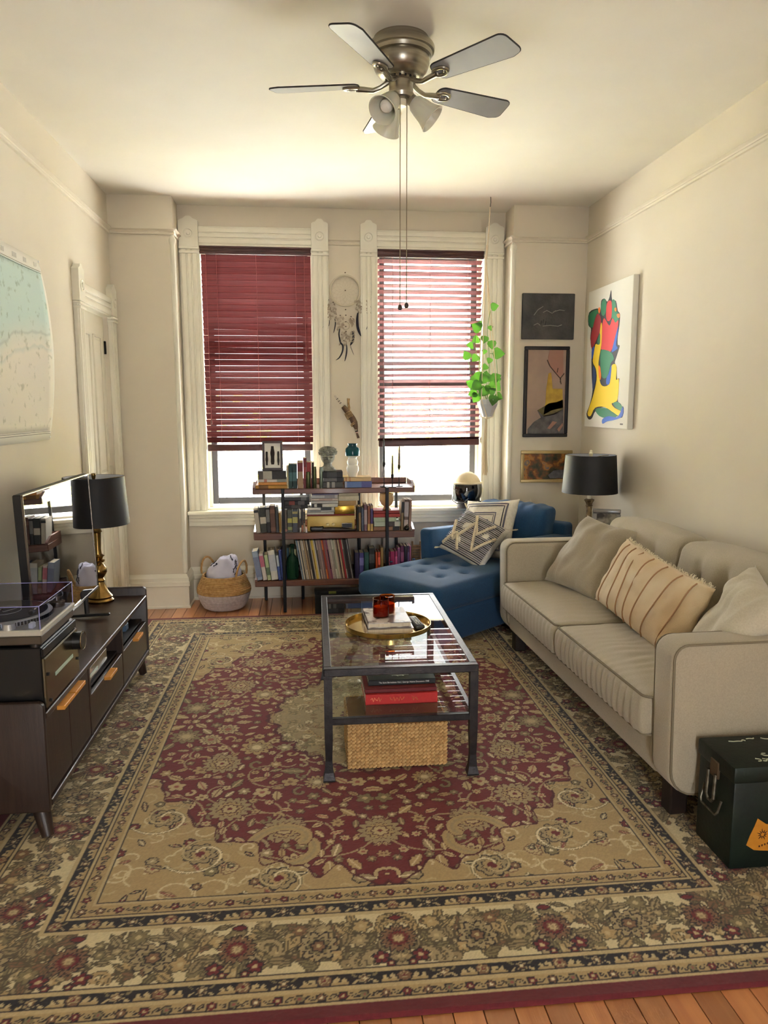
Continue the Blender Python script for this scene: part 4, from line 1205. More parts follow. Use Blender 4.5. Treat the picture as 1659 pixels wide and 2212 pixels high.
B().box((-0.02, 0.004, 0.012), (0.02, 0.01, 0.15), 0.001, 1, M=TRS((0, 0, 0.15), (0.35, 0, 0)) @ TRS((0, 0, -0.15))).obj('easel_back', M_black, pf)

# ---------------------------------------------------------------- ammunition crate
M_army = mat('army_green_steel', S(20, 36, 26), 0.5, 0.3, col2=S(12, 22, 17), nscale=9, bump=0.1, bscale=60)
am = thing('steel_crate', 'dark green steel crate with pale stencilled script and orange sticker beside the sofa', 'crate', (1.58, 2.22, RUGZ))
ax0, ax1, ay0, ay1 = 1.343, 1.83, 2.108, 2.335
B().box((ax0 + 0.006, ay0 + 0.006, RUGZ), (ax1 - 0.006, ay1 - 0.006, 0.325), 0.008, 2).obj('body', M_army, am)
B().box((ax0, ay0, 0.315), (ax1, ay1, 0.372), 0.008, 2).obj('lid', M_army, am)
M_zinc = mat('worn_zinc', S(130, 124, 108), 0.45, 0.8, col2=S(80, 74, 62), nscale=40)
xs_ = ax0 + 0.004
B().box((xs_ - 0.008, 2.195, 0.285), (xs_ + 0.002, 2.245, 0.345), 0.003, 1).obj('latch_plate', mat('worn_brown_steel', S(96, 80, 62), 0.5, 0.6), am)
B().tube([(xs_ - 0.009, 2.205, 0.30), (xs_ - 0.012, 2.205, 0.215), (xs_ - 0.012, 2.218, 0.20), (xs_ - 0.012, 2.236, 0.20), (xs_ - 0.012, 2.248, 0.215), (xs_ - 0.009, 2.248, 0.30)], 0.006, 8).obj('latch_loop', M_zinc, am)
B().tube([(xs_ - 0.004, 2.275, 0.235), (xs_ - 0.016, 2.275, 0.185), (xs_ - 0.018, 2.265, 0.172), (xs_ - 0.018, 2.18, 0.172), (xs_ - 0.016, 2.17, 0.185), (xs_ - 0.004, 2.17, 0.225)], 0.0042, 8).obj('carry_handle', M_zinc, am)
M_sten = mat('pale_stencil', S(186, 192, 166), 0.8)


def script_stroke(b, pts, r=0.0022):
    P = []
    for k in range(len(pts) - 1):
        p0 = Vector(pts[max(k - 1, 0)]); p1 = Vector(pts[k]); p2 = Vector(pts[k + 1]); p3 = Vector(pts[min(k + 2, len(pts) - 1)])
        for j in range(5):
            t = j / 5; P.append(0.5 * ((2 * p1) + (p2 - p0) * t + (2 * p0 - 5 * p1 + 4 * p2 - p3) * t * t + (3 * p1 - p0 - 3 * p2 + p3) * t ** 3))
    P.append(Vector(pts[-1])); b.tube([(p.x, p.y, 0.3725) for p in P], r, 5)


sb = [[(1.43, 2.292), (1.445, 2.288), (1.46, 2.289), (1.475, 2.288), (1.482, 2.297), (1.49, 2.289)], [(1.50, 2.302), (1.512, 2.305), (1.525, 2.302), (1.53, 2.308)], [(1.555, 2.305), (1.562, 2.298), (1.575, 2.294), (1.60, 2.295), (1.62, 2.30)],
      [(1.445, 2.162), (1.458, 2.155), (1.455, 2.145), (1.445, 2.144)], [(1.468, 2.16), (1.478, 2.152), (1.472, 2.143), (1.462, 2.145)], [(1.476, 2.153), (1.49, 2.155), (1.51, 2.155)], [(1.53, 2.158), (1.525, 2.147), (1.545, 2.154), (1.575, 2.156), (1.6, 2.158)],
      [(1.483, 2.19), (1.49, 2.18), (1.51, 2.178), (1.53, 2.184), (1.54, 2.18)], [(1.488, 2.195), (1.50, 2.193)], [(1.56, 2.185), (1.58, 2.186), (1.61, 2.188)]]
for p in sb:
    b = B(); script_stroke(b, p); b.obj('script_mark', M_sten, am)
M_stick = mat('orange_sticker', S(206, 138, 34), 0.6, col2=S(190, 122, 28), nscale=30)
sp = [PY(u, v, ay0 + 0.005) for u, v in ((1637, 1768), (1655, 1780), (1690, 1782), (1700, 1838), (1640, 1837), (1628, 1836), (1612, 1826), (1620, 1805), (1630, 1785))]
st2 = B().prism([(p.x, p.z) for p in sp], lambda a, c, t: (a, t, c), ay0 + 0.0045, ay0 + 0.0062).obj('sticker', M_stick, am, smooth=False)
M_inkbr = mat('sticker_ink', S(70, 34, 14), 0.7)
pc = PY(1647, 1802, ay0 + 0.005)
for k in range(11):
    a = 2 * PI * k / 11; r0, r1 = (0.008, 0.02) if k % 2 else (0.006, 0.016)
    B().tube([(pc.x + r0 * math.cos(a), ay0 + 0.0042, pc.z + r0 * math.sin(a)), (pc.x + r1 * math.cos(a), ay0 + 0.0042, pc.z + r1 * math.sin(a))], [0.0022, 0.0006], 5).obj('printed_ray', M_inkbr, st2)
for k in range(6):
    q = PY(1640 + 6 * k, 1828 - 2.2 * k, ay0 + 0.0042); B().box((q.x - 0.0022, ay0 + 0.0035, q.z - 0.003), (q.x + 0.0022, ay0 + 0.0046, q.z + 0.003)).obj('printed_letter', M_inkbr, st2)

# ---------------------------------------------------------------- things on and under the coffee table
M_gold = mat('polished_gold', S(200, 170, 100), 0.16, 1.0)
tr = thing('tray', 'round polished gold tray on the glass coffee table', 'tray', (0.37, 3.39, GT))
B().lathe([(0, 0.001), (0.196, 0.001), (0.201, 0.003), (0.203, 0.024), (0.2, 0.024), (0.198, 0.0045), (0, 0.0045)], 64, (0.37, 3.39, GT), cap=False).obj('tray_dish', M_gold, tr)
TZ = GT + 0.0055
CLOTH = {}


def bcol(c):
    k = tuple(c)
    if k not in CLOTH: CLOTH[k] = mat('book_cloth_%d' % len(CLOTH), S(*c), 0.55, col2=S(*[max(0, q - 10) for q in c]), nscale=60)
    return CLOTH[k]


M_pages = mat('book_pages', S(226, 216, 194), 0.85, col2=S(206, 194, 168), nscale=3, stretch=(120, 1, 1))


def book(t, h, d, c, label, loc, rot=(0, 0, 0), bands=(), group=None, back=False, cover_t=0.0022):
    """t thickness (x), d depth front to back (y, spine at y=0), h height (z)"""
    o = thing('book', label, 'book', loc, rot=rot, group=group)
    m = bcol(c)
    b = B(); y0 = 0.0; ct = min(cover_t, t * 0.2)
    b.box((-t / 2, y0, 0), (-t / 2 + ct, d, h)); b.box((t / 2 - ct, y0, 0), (t / 2, d, h)); b.box((-t / 2, y0, 0), (t / 2, y0 + ct, h), 0.0006, 1)
    b.obj('cover', m, o, smooth=False)
    B().box((-t / 2 + ct, ct, 0.002), (t / 2 - ct, d - 0.004, h - 0.003)).obj('pages', M_pages, o, smooth=False)
    for f0, f1, c2 in bands: B().box((-t / 2 - 0.0002, -0.0004, h * f0), (t / 2 + 0.0002, ct, h * f1)).obj('spine_band', bcol(c2), o, smooth=False)
    return o


FLAT = (0, PI / 2, 0)


def flat(x0, x1, z0, z1, y, d, c, label, rz=0.0, bands=(), group=None, flip=False):
    """book lying flat, spine to the viewer"""
    return book(z1 - z0, x1 - x0, d, c, label, (x0 if not rz else x0, y, (z0 + z1) / 2), rot=(0, PI / 2, rz), bands=bands, group=group)


# two books in the tray (page edges face the viewer)
def slab_book(x0, x1, y0, y1, z0, z1, cm, label, rz=0.0):
    c = Vector(((x0 + x1) / 2, (y0 + y1) / 2, z0)); o = thing('book', label, 'book', c, rot=(0, 0, rz))
    w, d, t = (x1 - x0) / 2, (y1 - y0) / 2, z1 - z0
    b = B(); b.box((-w, -d, 0), (w, d, 0.003)); b.box((-w, -d, t - 0.003), (w, d, t)); b.box((-w, -d, 0), (-w + 0.003, d, t)); b.obj('cover', cm, o, smooth=False)
    B().box((-w + 0.003, -d + 0.003, 0.003), (w - 0.004, d - 0.003, t - 0.003)).obj('pages', M_pages, o, smooth=False)
    return o


M_cov_w = mat('pale_cover', S(206, 202, 198), 0.25, col2=S(120, 110, 112), nscale=16, ndetail=3, nsharp=0.05)
M_cov_b = mat('grey_brown_cover', S(104, 92, 84), 0.25, col2=S(150, 140, 132), nscale=9)
slab_book(0.258, 0.472, 3.255, 3.525, TZ, TZ + 0.026, M_cov_b, 'thick pale-edged book lying at the bottom in the gold tray', 0.02)
slab_book(0.262, 0.462, 3.27, 3.53, TZ + 0.0265, TZ + 0.05, M_cov_w, 'glossy picture book under the amber candle jars', 0.03)
BZ = TZ + 0.0505
M_amber = glass('amber_glass', (0.70, 0.33, 0.11), 1.5, 1.3)
M_wax = mat('candle_wax', S(190, 120, 70), 0.4)
for k, (x, y, r, h, lb) in enumerate(((0.335, 3.375, 0.037, 0.088, 'amber glass candle jar on the picture book, nearer the room'), (0.372, 3.445, 0.036, 0.082, 'amber glass candle jar half hidden behind the other jar'))):
    j = thing('candle_jar', lb, 'candle', (x, y, BZ))
    B().lathe([(0, 0.0), (r, 0.0), (r + 0.001, 0.004), (r + 0.001, h), (r - 0.002, h), (r - 0.002, 0.006), (0, 0.006)], 28, (x, y, BZ), cap=False).obj('jar', M_amber, j)
    B().lathe([(0, 0.007), (r - 0.003, 0.007), (r - 0.003, h * 0.55), (0, h * 0.53)], 24, (x, y, BZ), cap=False).obj('wax', M_wax, j)
    B().cyl((x, y, BZ + h * 0.53), (x, y, BZ + h * 0.64), 0.0012, None, 6).obj('wick', M_black, j)
rm = thing('remote_control', 'grey remote control lying in the gold tray beside the books', 'remote', (0.505, 3.40, TZ), rot=(0, 0, 0.12))
B().box((-0.022, -0.085, 0.0), (0.022, 0.085, 0.018), 0.007, 2).obj('case', mat('remote_case', S(70, 72, 76), 0.4), rm)
for a in range(3):
    for c_ in range(7): B().box((-0.016 + a * 0.012, -0.062 + c_ * 0.018, 0.0175), (-0.008 + a * 0.012, -0.052 + c_ * 0.018, 0.0205), 0.001, 1).obj('key', mat('remote_key', S(176, 178, 180), 0.5), rm)
# lower shelf books: spines to the viewer
zs = GS + 0.0005
red_ = flat(0.228, 0.532, zs, zs + 0.047, 2.955, 0.235, (196, 40, 38), 'thick bright red book at the bottom of the stack on the table shelf')
M_giltp = mat('gilt_print', S(236, 170, 110), 0.3, 0.5)
for k, (x0_, n_) in enumerate(((0.25, 9), (0.33, 12), (0.425, 5))):
    B().tube([(-0.010 * math.sin(j * 2.4 + k), -0.0006, x0_ - 0.228 + 0.0055 * j) for j in range(n_)], 0.0014, 5).obj('gilt_scroll', M_giltp, red_)
flat(0.226, 0.530, zs + 0.0475, zs + 0.066, 2.965, 0.23, (112, 22, 28), 'thin dark red book in the middle of the stack on the table shelf')
bk_ = flat(0.244, 0.530, zs + 0.0665, zs + 0.090, 3.0, 0.215, (22, 24, 26), 'black book with silver oval emblem topping the stack on the table shelf')


def text_obj(name, body, size, m, parent, M, ext=0.0004):
    cu = bpy.data.curves.new(name, 'FONT'); cu.body = body; cu.size = size; cu.extrude = ext; cu.align_x = 'CENTER'; cu.align_y = 'CENTER'
    ob = bpy.data.objects.new('_t', cu); COL.objects.link(ob); bpy.context.view_layer.update()
    me = bpy.data.meshes.new_from_object(ob.evaluated_get(bpy.context.evaluated_depsgraph_get())); me.name = name
    bpy.data.objects.remove(ob); me.transform(M)
    return link(name, me, m, parent, smooth=False)


M_silverprint = mat('silver_print', S(208, 212, 214), 0.25, 0.6)
# emblem and lettering in the book's own frame: spine on y=0, upper cover on x=-t/2, long axis z
t_ = 0.0235 / 2
RM = Matrix(((0, 0, -1, -t_ - 0.0003), (0, 1, 0, 0.11), (1, 0, 0, 0.135), (0, 0, 0, 1)))
B().lathe([(0.040, 0), (0.052, 0), (0.052, 0.0006), (0.040, 0.0006)], 40, M=RM @ Matrix.Diagonal((1.25, 1.25, 1, 1)), cap=False).obj('emblem_ring', M_silverprint, bk_)
for k in range(18):
    a = 2 * PI * k / 18; B().tube([RM @ Vector((0.058 * math.cos(a), 0.058 * math.sin(a), 0)), RM @ Vector((0.072 * math.cos(a + 0.12), 0.072 * math.sin(a + 0.12), 0))], [0.005, 0.002], 5).obj('emblem_leaf', M_silverprint, bk_)
B().tube([RM @ Vector((-0.034 + 0.068 * j / 20, 0.016 * math.sin(j * 1.1), 0)) for j in range(21)], 0.003, 5).obj('emblem_scroll', M_silverprint, bk_)
text_obj('spine_lettering', 'The Saint Bernadette Visit | George Adams Document 1940', 0.0098, mat('spine_white', S(220, 220, 218), 0.6), bk_, Matrix(((0, -1, 0, 0), (0, 0, -1, -0.0006), (1, 0, 0, 0.152), (0, 0, 0, 1))) @ Matrix.Diagonal((0.9, 1, 1, 1)))
# woven storage box under the table
M_sea = mat('seagrass', S(220, 184, 126), 0.85, col2=S(184, 140, 86), nscale=70, ndetail=3, rand=0.12)
wb = thing('seagrass_box', 'rectangular woven seagrass storage box under the coffee table', 'basket', (0.36, 3.08, RUGZ))
wx0, wx1, wy0, wy1, wz1 = 0.15, 0.572, 2.925, 3.22, 0.222
B().box((wx0 + 0.006, wy0 + 0.006, RUGZ), (wx1 - 0.006, wy1 - 0.006, wz1 - 0.004)).obj('box_core', mat('seagrass_dark', S(120, 84, 44), 0.9), wb)
bd = B().lathe([(0.0, -0.0135), (0.0045, -0.0115), (0.0068, -0.006), (0.0072, 0.0), (0.0068, 0.006), (0.0045, 0.0115), (0.0, 0.0135)], 6, cap=False).mesh('braid')
rows, nb = 13, 24
for r_ in range(rows):
    z = RUGZ + 0.009 + (wz1 - RUGZ - 0.018) * r_ / (rows - 1)
    for k in range(nb):
        x = wx0 + 0.010 + (wx1 - wx0 - 0.02) * (k + 0.5 * (r_ % 2) * 0.0) / (nb - 1)
        if r_ * nb + k < 300:
            o = link('braid', bd, M_sea, wb); o.matrix_basis = TRS((x, wy0 + 0.004, z), (0, 0.95, rnd.uniform(-.1, .1)), (1.0, 1.0, 0.92))

b = B()
for r_ in range(rows):
    z = RUGZ + 0.009 + (wz1 - RUGZ - 0.018) * r_ / (rows - 1)
    for side in (0, 1, 2):
        n_ = 24 if side == 2 else 17
        for k in range(n_):
            f = k / (n_ - 1)
            p = (wx0 + 0.004, wy0 + 0.01 + (wy1 - wy0 - 0.02) * f, z) if side == 0 else ((wx1 - 0.004, wy0 + 0.01 + (wy1 - wy0 - 0.02) * f, z) if side == 1 else (wx0 + 0.01 + (wx1 - wx0 - 0.02) * f, wy1 - 0.004, z))
            b.lathe([(0.0, -0.0125), (0.0058, -0.006), (0.0065, 0.0), (0.0058, 0.006), (0.0, 0.0125)], 5, M=TRS(p, (0.95 if side < 2 else 0, 0.95 if side == 2 else 0, 0)), cap=False)
tag(b.obj('braid_wall', M_sea, wb), kind='stuff')

# ---------------------------------------------------------------- bookcase
M_shelfw = mat('shelf_walnut', S(112, 66, 46), 0.4, col2=S(86, 48, 34), nscale=5, ndetail=6, stretch=(1, 16, 16), coat=0.1)
M_post = mat('black_steel', S(20, 20, 22), 0.45, 0.5)
BX0, BX1, BY0, BY1 = -0.395, 0.797, 5.452, 5.792
ZS = [0.235, 0.595, 0.922]                   # board tops
bc = thing('bookcase', 'low walnut bookcase with three tray shelves on black posts between the windows', 'bookcase', (0.2, 5.62, 0))
for k, (zt_, th_) in enumerate(zip(ZS, (0.042, 0.05, 0.038))):
    sh = B().box((BX0, BY0, zt_ - th_), (BX1, BY1, zt_), 0.004, 1).obj('shelf', M_shelfw, bc)
    B().box((BX0 + 0.02, BY1 - 0.018, zt_), (BX1 - 0.02, BY1, zt_ + 0.045), 0.004, 1).obj('back_lip', M_shelfw, sh)
    for xa, xb in ((BX0, BX0 + 0.018), (BX1 - 0.018, BX1)):
        B().prism([(BY0, zt_ - 0.002), (BY1, zt_ - 0.002), (BY1, zt_ + 0.045), (BY0 + 0.10, zt_ + 0.045), (BY0, zt_ + 0.012)], lambda a, c, t: (t, a, c), xa, xb).obj('side_lip', M_shelfw, sh, smooth=False)
for xx in (-0.177, 0.588):
    B().box((xx - 0.0115, BY0 - 0.026, 0.0005), (xx + 0.0115, BY0 - 0.002, ZS[2] + 0.004), 0.003, 1).obj('post', M_post, bc)
for xx in (-0.335, -0.045, 0.405, 0.70):
    B().box((xx - 0.011, BY1 + 0.002, 0.0005), (xx + 0.011, BY1 + 0.022, ZS[2] + 0.02), 0.003, 1).obj('post', M_post, bc)

YB = 5.478          # spines of the upright books


def kx(cu, y=YB): return PY(520 + cu / 4.1475, 1150, y).x


def kz(cv, y=YB): return PY(720, 930 + cv / 4.1475, y).z


def upright(cu0, cu1, ctop, shelf, c, label, d=0.15, lean=0.0, bands=(), y=YB, h=None, group='books standing on the bookcase'):
    x0, x1 = kx(cu0, y), kx(cu1, y); z0 = ZS[shelf] + 0.0008
    hh_ = h or max(0.08, kz(ctop, y) - z0)
    t = max(0.006, x1 - x0 - 0.0012)
    drop = abs(math.sin(lean)) * t / 2
    return book(t, hh_, d, c, label, ((x0 + x1) / 2, y, z0 + drop), rot=(0, lean, 0), bands=bands, group=group)


W_, L_ = 'on the middle bookcase shelf', 'on the lowest bookcase shelf'
mid = [(142, 182, 688, (188, 180, 166), 'pale grey', -0.11, ((0.82, 0.93, (50, 50, 54)),)), (184, 238, 682, (52, 54, 46), 'dark olive', -0.07, ((0.36, 0.62, (196, 188, 172)),)),
       (238, 270, 682, (22, 22, 24), 'black white-lettered', -0.05, ((0.42, 0.92, (120, 120, 118)),)), (272, 318, 668, (96, 64, 50), 'tall brown', -0.045, ((0.06, 0.2, (124, 88, 68)), (0.72, 0.86, (124, 88, 68)))),
       (320, 344, 676, (70, 72, 80), 'slate grey', -0.03, ()), (346, 366, 730, (168, 132, 62), 'ochre', -0.03, ()),
       (394, 418, 706, (112, 104, 96), 'taupe', 0, ((0.05, 0.14, (170, 120, 110)),)), (421, 463, 703, (88, 92, 84), 'grey-green', 0, ((0.42, 0.62, (190, 184, 96)), (0.1, 0.24, (150, 156, 100)))), (466, 512, 700, (78, 86, 98), 'slate blue', 0, ((0.4, 0.66, (178, 172, 110)), (0.8, 0.9, (170, 160, 110)))),
       (514, 526, 698, (40, 44, 46), 'thin charcoal', 0, ()), (528, 543, 702, (196, 198, 196), 'thin white', 0, ((0.2, 0.6, (60, 60, 62)),)), (545, 562, 700, (60, 58, 66), 'thin dark grey', 0, ((0.0, 0.3, (146, 92, 62)),)), (564, 580, 704, (150, 140, 126), 'thin beige', 0, ((0.4, 0.9, (40, 40, 42)),)),
       (1043, 1054, 690, (40, 38, 34), 'thin black', 0, ()), (1056, 1080, 688, (150, 124, 78), 'ochre dark-topped', 0, ((0.76, 1.0, (30, 30, 32)),)), (1082, 1104, 698, (80, 88, 112), 'grey-blue', 0, ()), (1106, 1134, 668, (120, 84, 96), 'plum grey lettered', 0, ((0.25, 0.8, (170, 150, 152)),)),
       (1137, 1162, 682, (140, 84, 60), 'rust', 0, ((0.0, 0.28, (190, 156, 88)),)), (1164, 1187, 678, (74, 56, 116), 'purple', 0, ((0.0, 0.28, (190, 156, 88)), (0.88, 1.0, (160, 130, 90)))),
       (1434, 1456, 650, (150, 124, 84), 'ochre black-topped', 0.03, ((0.62, 1.0, (44, 40, 40)),)), (1460, 1499, 628, (104, 84, 72), 'brown grey-labelled', 0.03, ((0.08, 0.34, (170, 156, 148)), (0.44, 0.92, (170, 160, 158)))), (1502, 1526, 632, (140, 108, 90), 'tan brown', 0.03, ())]
for k, (a, b_, tp, c, nm, ln_, bd_) in enumerate(mid):
    upright(a, b_, tp, 1, c, '%s book, %s upright from the left %s' % (nm, ordinal(k + 1), W_), lean=ln_, bands=bd_)


def stack(items, z0, y=YB + 0.005, grp=None):
    """items from the bottom: (cu0, cu1, thickness, colour, label, bands, depth)"""
    z = z0
    for cu0, cu1, th, c, lb, bd_, d in items:
        flat(kx(cu0, y), kx(cu1, y), z + 0.0004, z + th, y + rnd.uniform(0, 0.012), d, c, lb, bands=bd_, group=grp)
        z += th + 0.0004
    return z


zt0 = max(kz(702), 0)
stack([(396, 604, 0.026, (26, 26, 28), 'black book lying across the middle shelf uprights, lowest of three', ((0.3, 0.7, (70, 66, 62)),), 0.15), (392, 622, 0.030, (20, 20, 22), 'black book with dull red lettering, between two flat black books', ((0.2, 0.42, (120, 52, 44)), (0.55, 0.8, (90, 90, 92))), 0.155), (398, 620, 0.026, (64, 66, 70), 'dark grey book topping the flat stack beside the bookcase post', ((0.66, 0.88, (110, 114, 116)),), 0.15)], kz(697) + 0.002)
# radio with stacks on it
M_mustard = mat('mustard_enamel', S(190, 164, 92), 0.35, 0.2)
ra = thing('table_radio', 'mustard yellow table radio with small dark display on the middle shelf', 'radio', (0.0, 5.56, ZS[1]))
rx0, rx1 = kx(596), kx(1024); rz0, rz1 = ZS[1] + 0.0008, ZS[1] + 0.118; ry0 = YB + 0.012
B().box((rx0, ry0, rz0), (rx1, ry0 + 0.17, rz1), 0.008, 2).obj('case', M_mustard, ra)
dx0, dx1 = kx(905, ry0), kx(1000, ry0)
B().box((dx0, ry0 - 0.003, rz0 + 0.022), (dx1, ry0 + 0.002, rz0 + 0.062), 0.002, 1).obj('display_bezel', M_brush, ra); B().box((dx0 + 0.005, ry0 - 0.004, rz0 + 0.027), (dx1 - 0.005, ry0, rz0 + 0.057)).obj('display', M_black, ra)
for cu in (780, 830): B().lathe([(0.011, 0), (0.010, 0.012), (0, 0.013)], 18, M=TRS((kx(cu, ry0), ry0, rz0 + 0.052), (PI / 2, 0, 0))).obj('knob', mat('cream_knob', S(212, 196, 140), 0.4), ra)
flat(rx0, rx1 - 0.002, rz1 + 0.0006, rz1 + 0.010, ry0 + 0.004, 0.16, (150, 34, 36), 'thin red book lying along the top of the mustard radio')
zz = rz1 + 0.0106
stack([(598, 838, 0.017, (206, 204, 198), 'white paperback lowest on the red book beside the gold box', (), 0.15), (602, 842, 0.015, (188, 190, 190), 'light grey paperback second in the pile on the radio', ((0.1, 0.5, (150, 152, 152)),), 0.15), (600, 840, 0.022, (214, 212, 206), 'white paperback with black block, third in the pile on the radio', ((0.5, 0.9, (70, 74, 76)),), 0.15),
       (634, 872, 0.026, (206, 206, 200), 'white book with slanted black marks, fourth in the pile on the radio', ((0.02, 0.12, (30, 30, 32)), (0.22, 0.42, (30, 30, 32))), 0.15), (632, 874, 0.020, (196, 196, 194), 'pale grey book, fifth in the pile on the radio', (), 0.15), (636, 872, 0.018, (200, 190, 184), 'blush white book, sixth in the pile on the radio', ((0.3, 0.8, (180, 160, 150)),), 0.15), (640, 870, 0.026, (202, 204, 206), 'grey white book, seventh in the pile on the radio', ((0.5, 0.9, (160, 162, 168)),), 0.15), (650, 884, 0.008, (128, 120, 160), 'thin lilac magazine topping the pile on the radio', (), 0.155)], zz)
M_goldfoil = mat('gold_foil', S(226, 194, 90), 0.2, 0.9, col2=S(190, 150, 60), nscale=20)
o = box_obj('gift_box', (kx(846), ry0 + 0.006, rz1 + 0.0106), (kx(1022), ry0 + 0.16, rz1 + 0.073), M_goldfoil, None, 0.003); tag(o, 'shiny gold box on the mustard radio beside the paperbacks', 'box')
zg = rz1 + 0.0735
for cu0, cu1, th, c, lb in ((884, 1038, 0.036, (176, 142, 92), 'tan cardboard box on the shiny gold box'), (880, 1062, 0.036, (206, 200, 176), 'cream box between the tan box and the lidded box'), (882, 1058, 0.021, (196, 188, 160), 'flat cream lidded box under the top shelf')):
    o = box_obj('storage_box', (kx(cu0), ry0 + 0.004, zg + 0.0005), (kx(cu1), ry0 + 0.165, zg + th), bcol(c), None, 0.002); tag(o, lb, 'box'); zg += th + 0.0005
# carved dark club lying in front
M_ebony = mat('ebony_wood', S(46, 28, 22), 0.4, col2=S(28, 18, 15), nscale=20)
cl = thing('carved_paddle', 'dark carved wooden paddle lying in front of the mustard radio', 'paddle', (0.05, 5.465, ZS[1]))
xa, xb = kx(622, 5.466), kx(1030, 5.466)
B().tube([(xa + 0.09, 5.472, ZS[1] + 0.019), (xa + 0.14, 5.472, ZS[1] + 0.0185), (xa + 0.22, 5.472, ZS[1] + 0.0175), (xb - 0.06, 5.472, ZS[1] + 0.0135), (xb, 5.472, ZS[1] + 0.010)], [0.014, 0.017, 0.016, 0.012, 0.006], 12).obj('handle', M_ebony, cl)
soft_box((xa, 5.459, ZS[1] + 0.006), (xa + 0.10, 5.485, ZS[1] + 0.042), 0.01, (3, 2, 2), lambda p, s: (p.x, p.y, p.z + 0.004 * math.sin(p.x * 120))).obj('carved_head', M_black, cl)
# flat stack, goblet, books at the right end
stack([(1192, 1428, 0.030, (150, 112, 84), 'brown book lowest in the stack under the goblet planter', ((0.72, 0.98, (40, 42, 46)),), 0.15), (1196, 1432, 0.036, (186, 198, 178), 'green and black book above the brown book under the planter', ((0.48, 0.56, (150, 60, 70)), (0.5, 0.78, (66, 56, 58)), (0.78, 0.94, (206, 200, 190))), 0.15), (1192, 1396, 0.032, (160, 176, 146), 'mint green book under the red books and planter', ((0.0, 0.9, (176, 188, 160)),), 0.15), (1190, 1428, 0.028, (168, 52, 44), 'red book above the mint green book', (), 0.155), (1192, 1424, 0.022, (150, 44, 40), 'red book directly under the goblet planter', (), 0.155)], ZS[1])
M_goblet = mat('butterscotch_glaze', S(222, 186, 132), 0.25, col2=S(206, 166, 110), nscale=6)
gx = (kx(1248) + kx(1385)) / 2; gz = ZS[1] + 0.151
o = B().lathe([(0, 0.0), (0.030, 0.0), (0.033, 0.004), (0.022, 0.016), (0.02, 0.024), (0.04, 0.04), (0.053, 0.066), (0.055, 0.09), (0.05, 0.112), (0.053, 0.122), (0.049, 0.122), (0.046, 0.110), (0.05, 0.088), (0.046, 0.064), (0.03, 0.045), (0, 0.042)], 36, (gx, YB + 0.07, gz), cap=False).obj('goblet_planter', M_goblet)
tag(o, 'butterscotch glazed goblet planter on the red books', 'planter')
o = thing('paperweight', 'small dark metal paperweight at the right end of the middle shelf', 'paperweight', (kx(1486), 5.475, ZS[1]))
B().lathe([(0, 0.0008), (0.012, 0.0008), (0.02, 0.012), (0.02, 0.022), (0.012, 0.034), (0, 0.037)], 18, (kx(1486), 5.476, ZS[1])).obj('ball', mat('gunmetal', S(60, 58, 56), 0.2, 0.9), o)
B().tube([(kx(1486) - 0.004, 5.476, ZS[1] + 0.035), (kx(1486) + 0.008, 5.474, ZS[1] + 0.046)], 0.003, 8).obj('finial', M_brush, o)

# ---------------------------------------------------------------- top shelf
Z3 = ZS[2]


def px9(u, y=YB): return PY(540 + u / 9.217, 1040, y).x


def pz9(v, y=YB): return PY(620, 955 + v / 9.217, y).z


y3 = YB - 0.004
for x0, x1, z0, z1, c, lb, bd_ in ((108, 742, 0.0006, 0.026, (190, 142, 52), 'mustard yellow book with faint lettering at the bottom of the top shelf stack', ((0.1, 0.4, (120, 84, 30)),)), (164, 735, 0.0264, 0.048, (212, 146, 70), 'orange book above the mustard book on the top shelf', ()), (168, 728, 0.0484, 0.070, (214, 210, 204), 'white book between the orange book and the black book', ((0.2, 0.3, (190, 130, 120)), (0.66, 0.98, (150, 158, 150)))), (160, 722, 0.0704, 0.130, (40, 38, 42), 'thick black book with grey label under the small framed picture', ((0.18, 0.5, (170, 168, 158)), (0.0, 0.17, (84, 80, 74))))):
    flat(px9(x0), px9(x1), Z3 + z0, Z3 + z1, y3 + rnd.uniform(0, 0.01), 0.17, c, lb, bands=bd_)
M_frame_d = mat('dark_mahogany', S(52, 34, 34), 0.4)
M_paper = mat('art_paper', S(220, 218, 212), 0.8)
sf = thing('picture_frame', 'small dark frame with three black brush strokes propped on the black book', 'picture frame', (0, 0, 0), rot=(-0.10, 0, 0))
fx0, fx1 = px9(250), px9(660); fz = Z3 + 0.1308; fhh = 0.218; fww = fx1 - fx0
sf.location = ((fx0 + fx1) / 2, y3 + 0.028, fz)
for lo, hi in (((-fww / 2, 0, 0), (fww / 2, 0.016, 0.02)), ((-fww / 2, 0, fhh - 0.017), (fww / 2, 0.016, fhh)), ((-fww / 2, 0, 0.02), (-fww / 2 + 0.017, 0.016, fhh - 0.017)), ((fww / 2 - 0.017, 0, 0.02), (fww / 2, 0.016, fhh - 0.017))): B().box(lo, hi, 0.002, 1).obj('frame_rail', M_frame_d, sf)
pp = B().box((-fww / 2 + 0.015, 0.005, 0.018), (fww / 2 - 0.015, 0.010, fhh - 0.015)).obj('paper', M_paper, sf, smooth=False)
M_brushink = mat('brush_ink', S(48, 42, 38), 0.8)
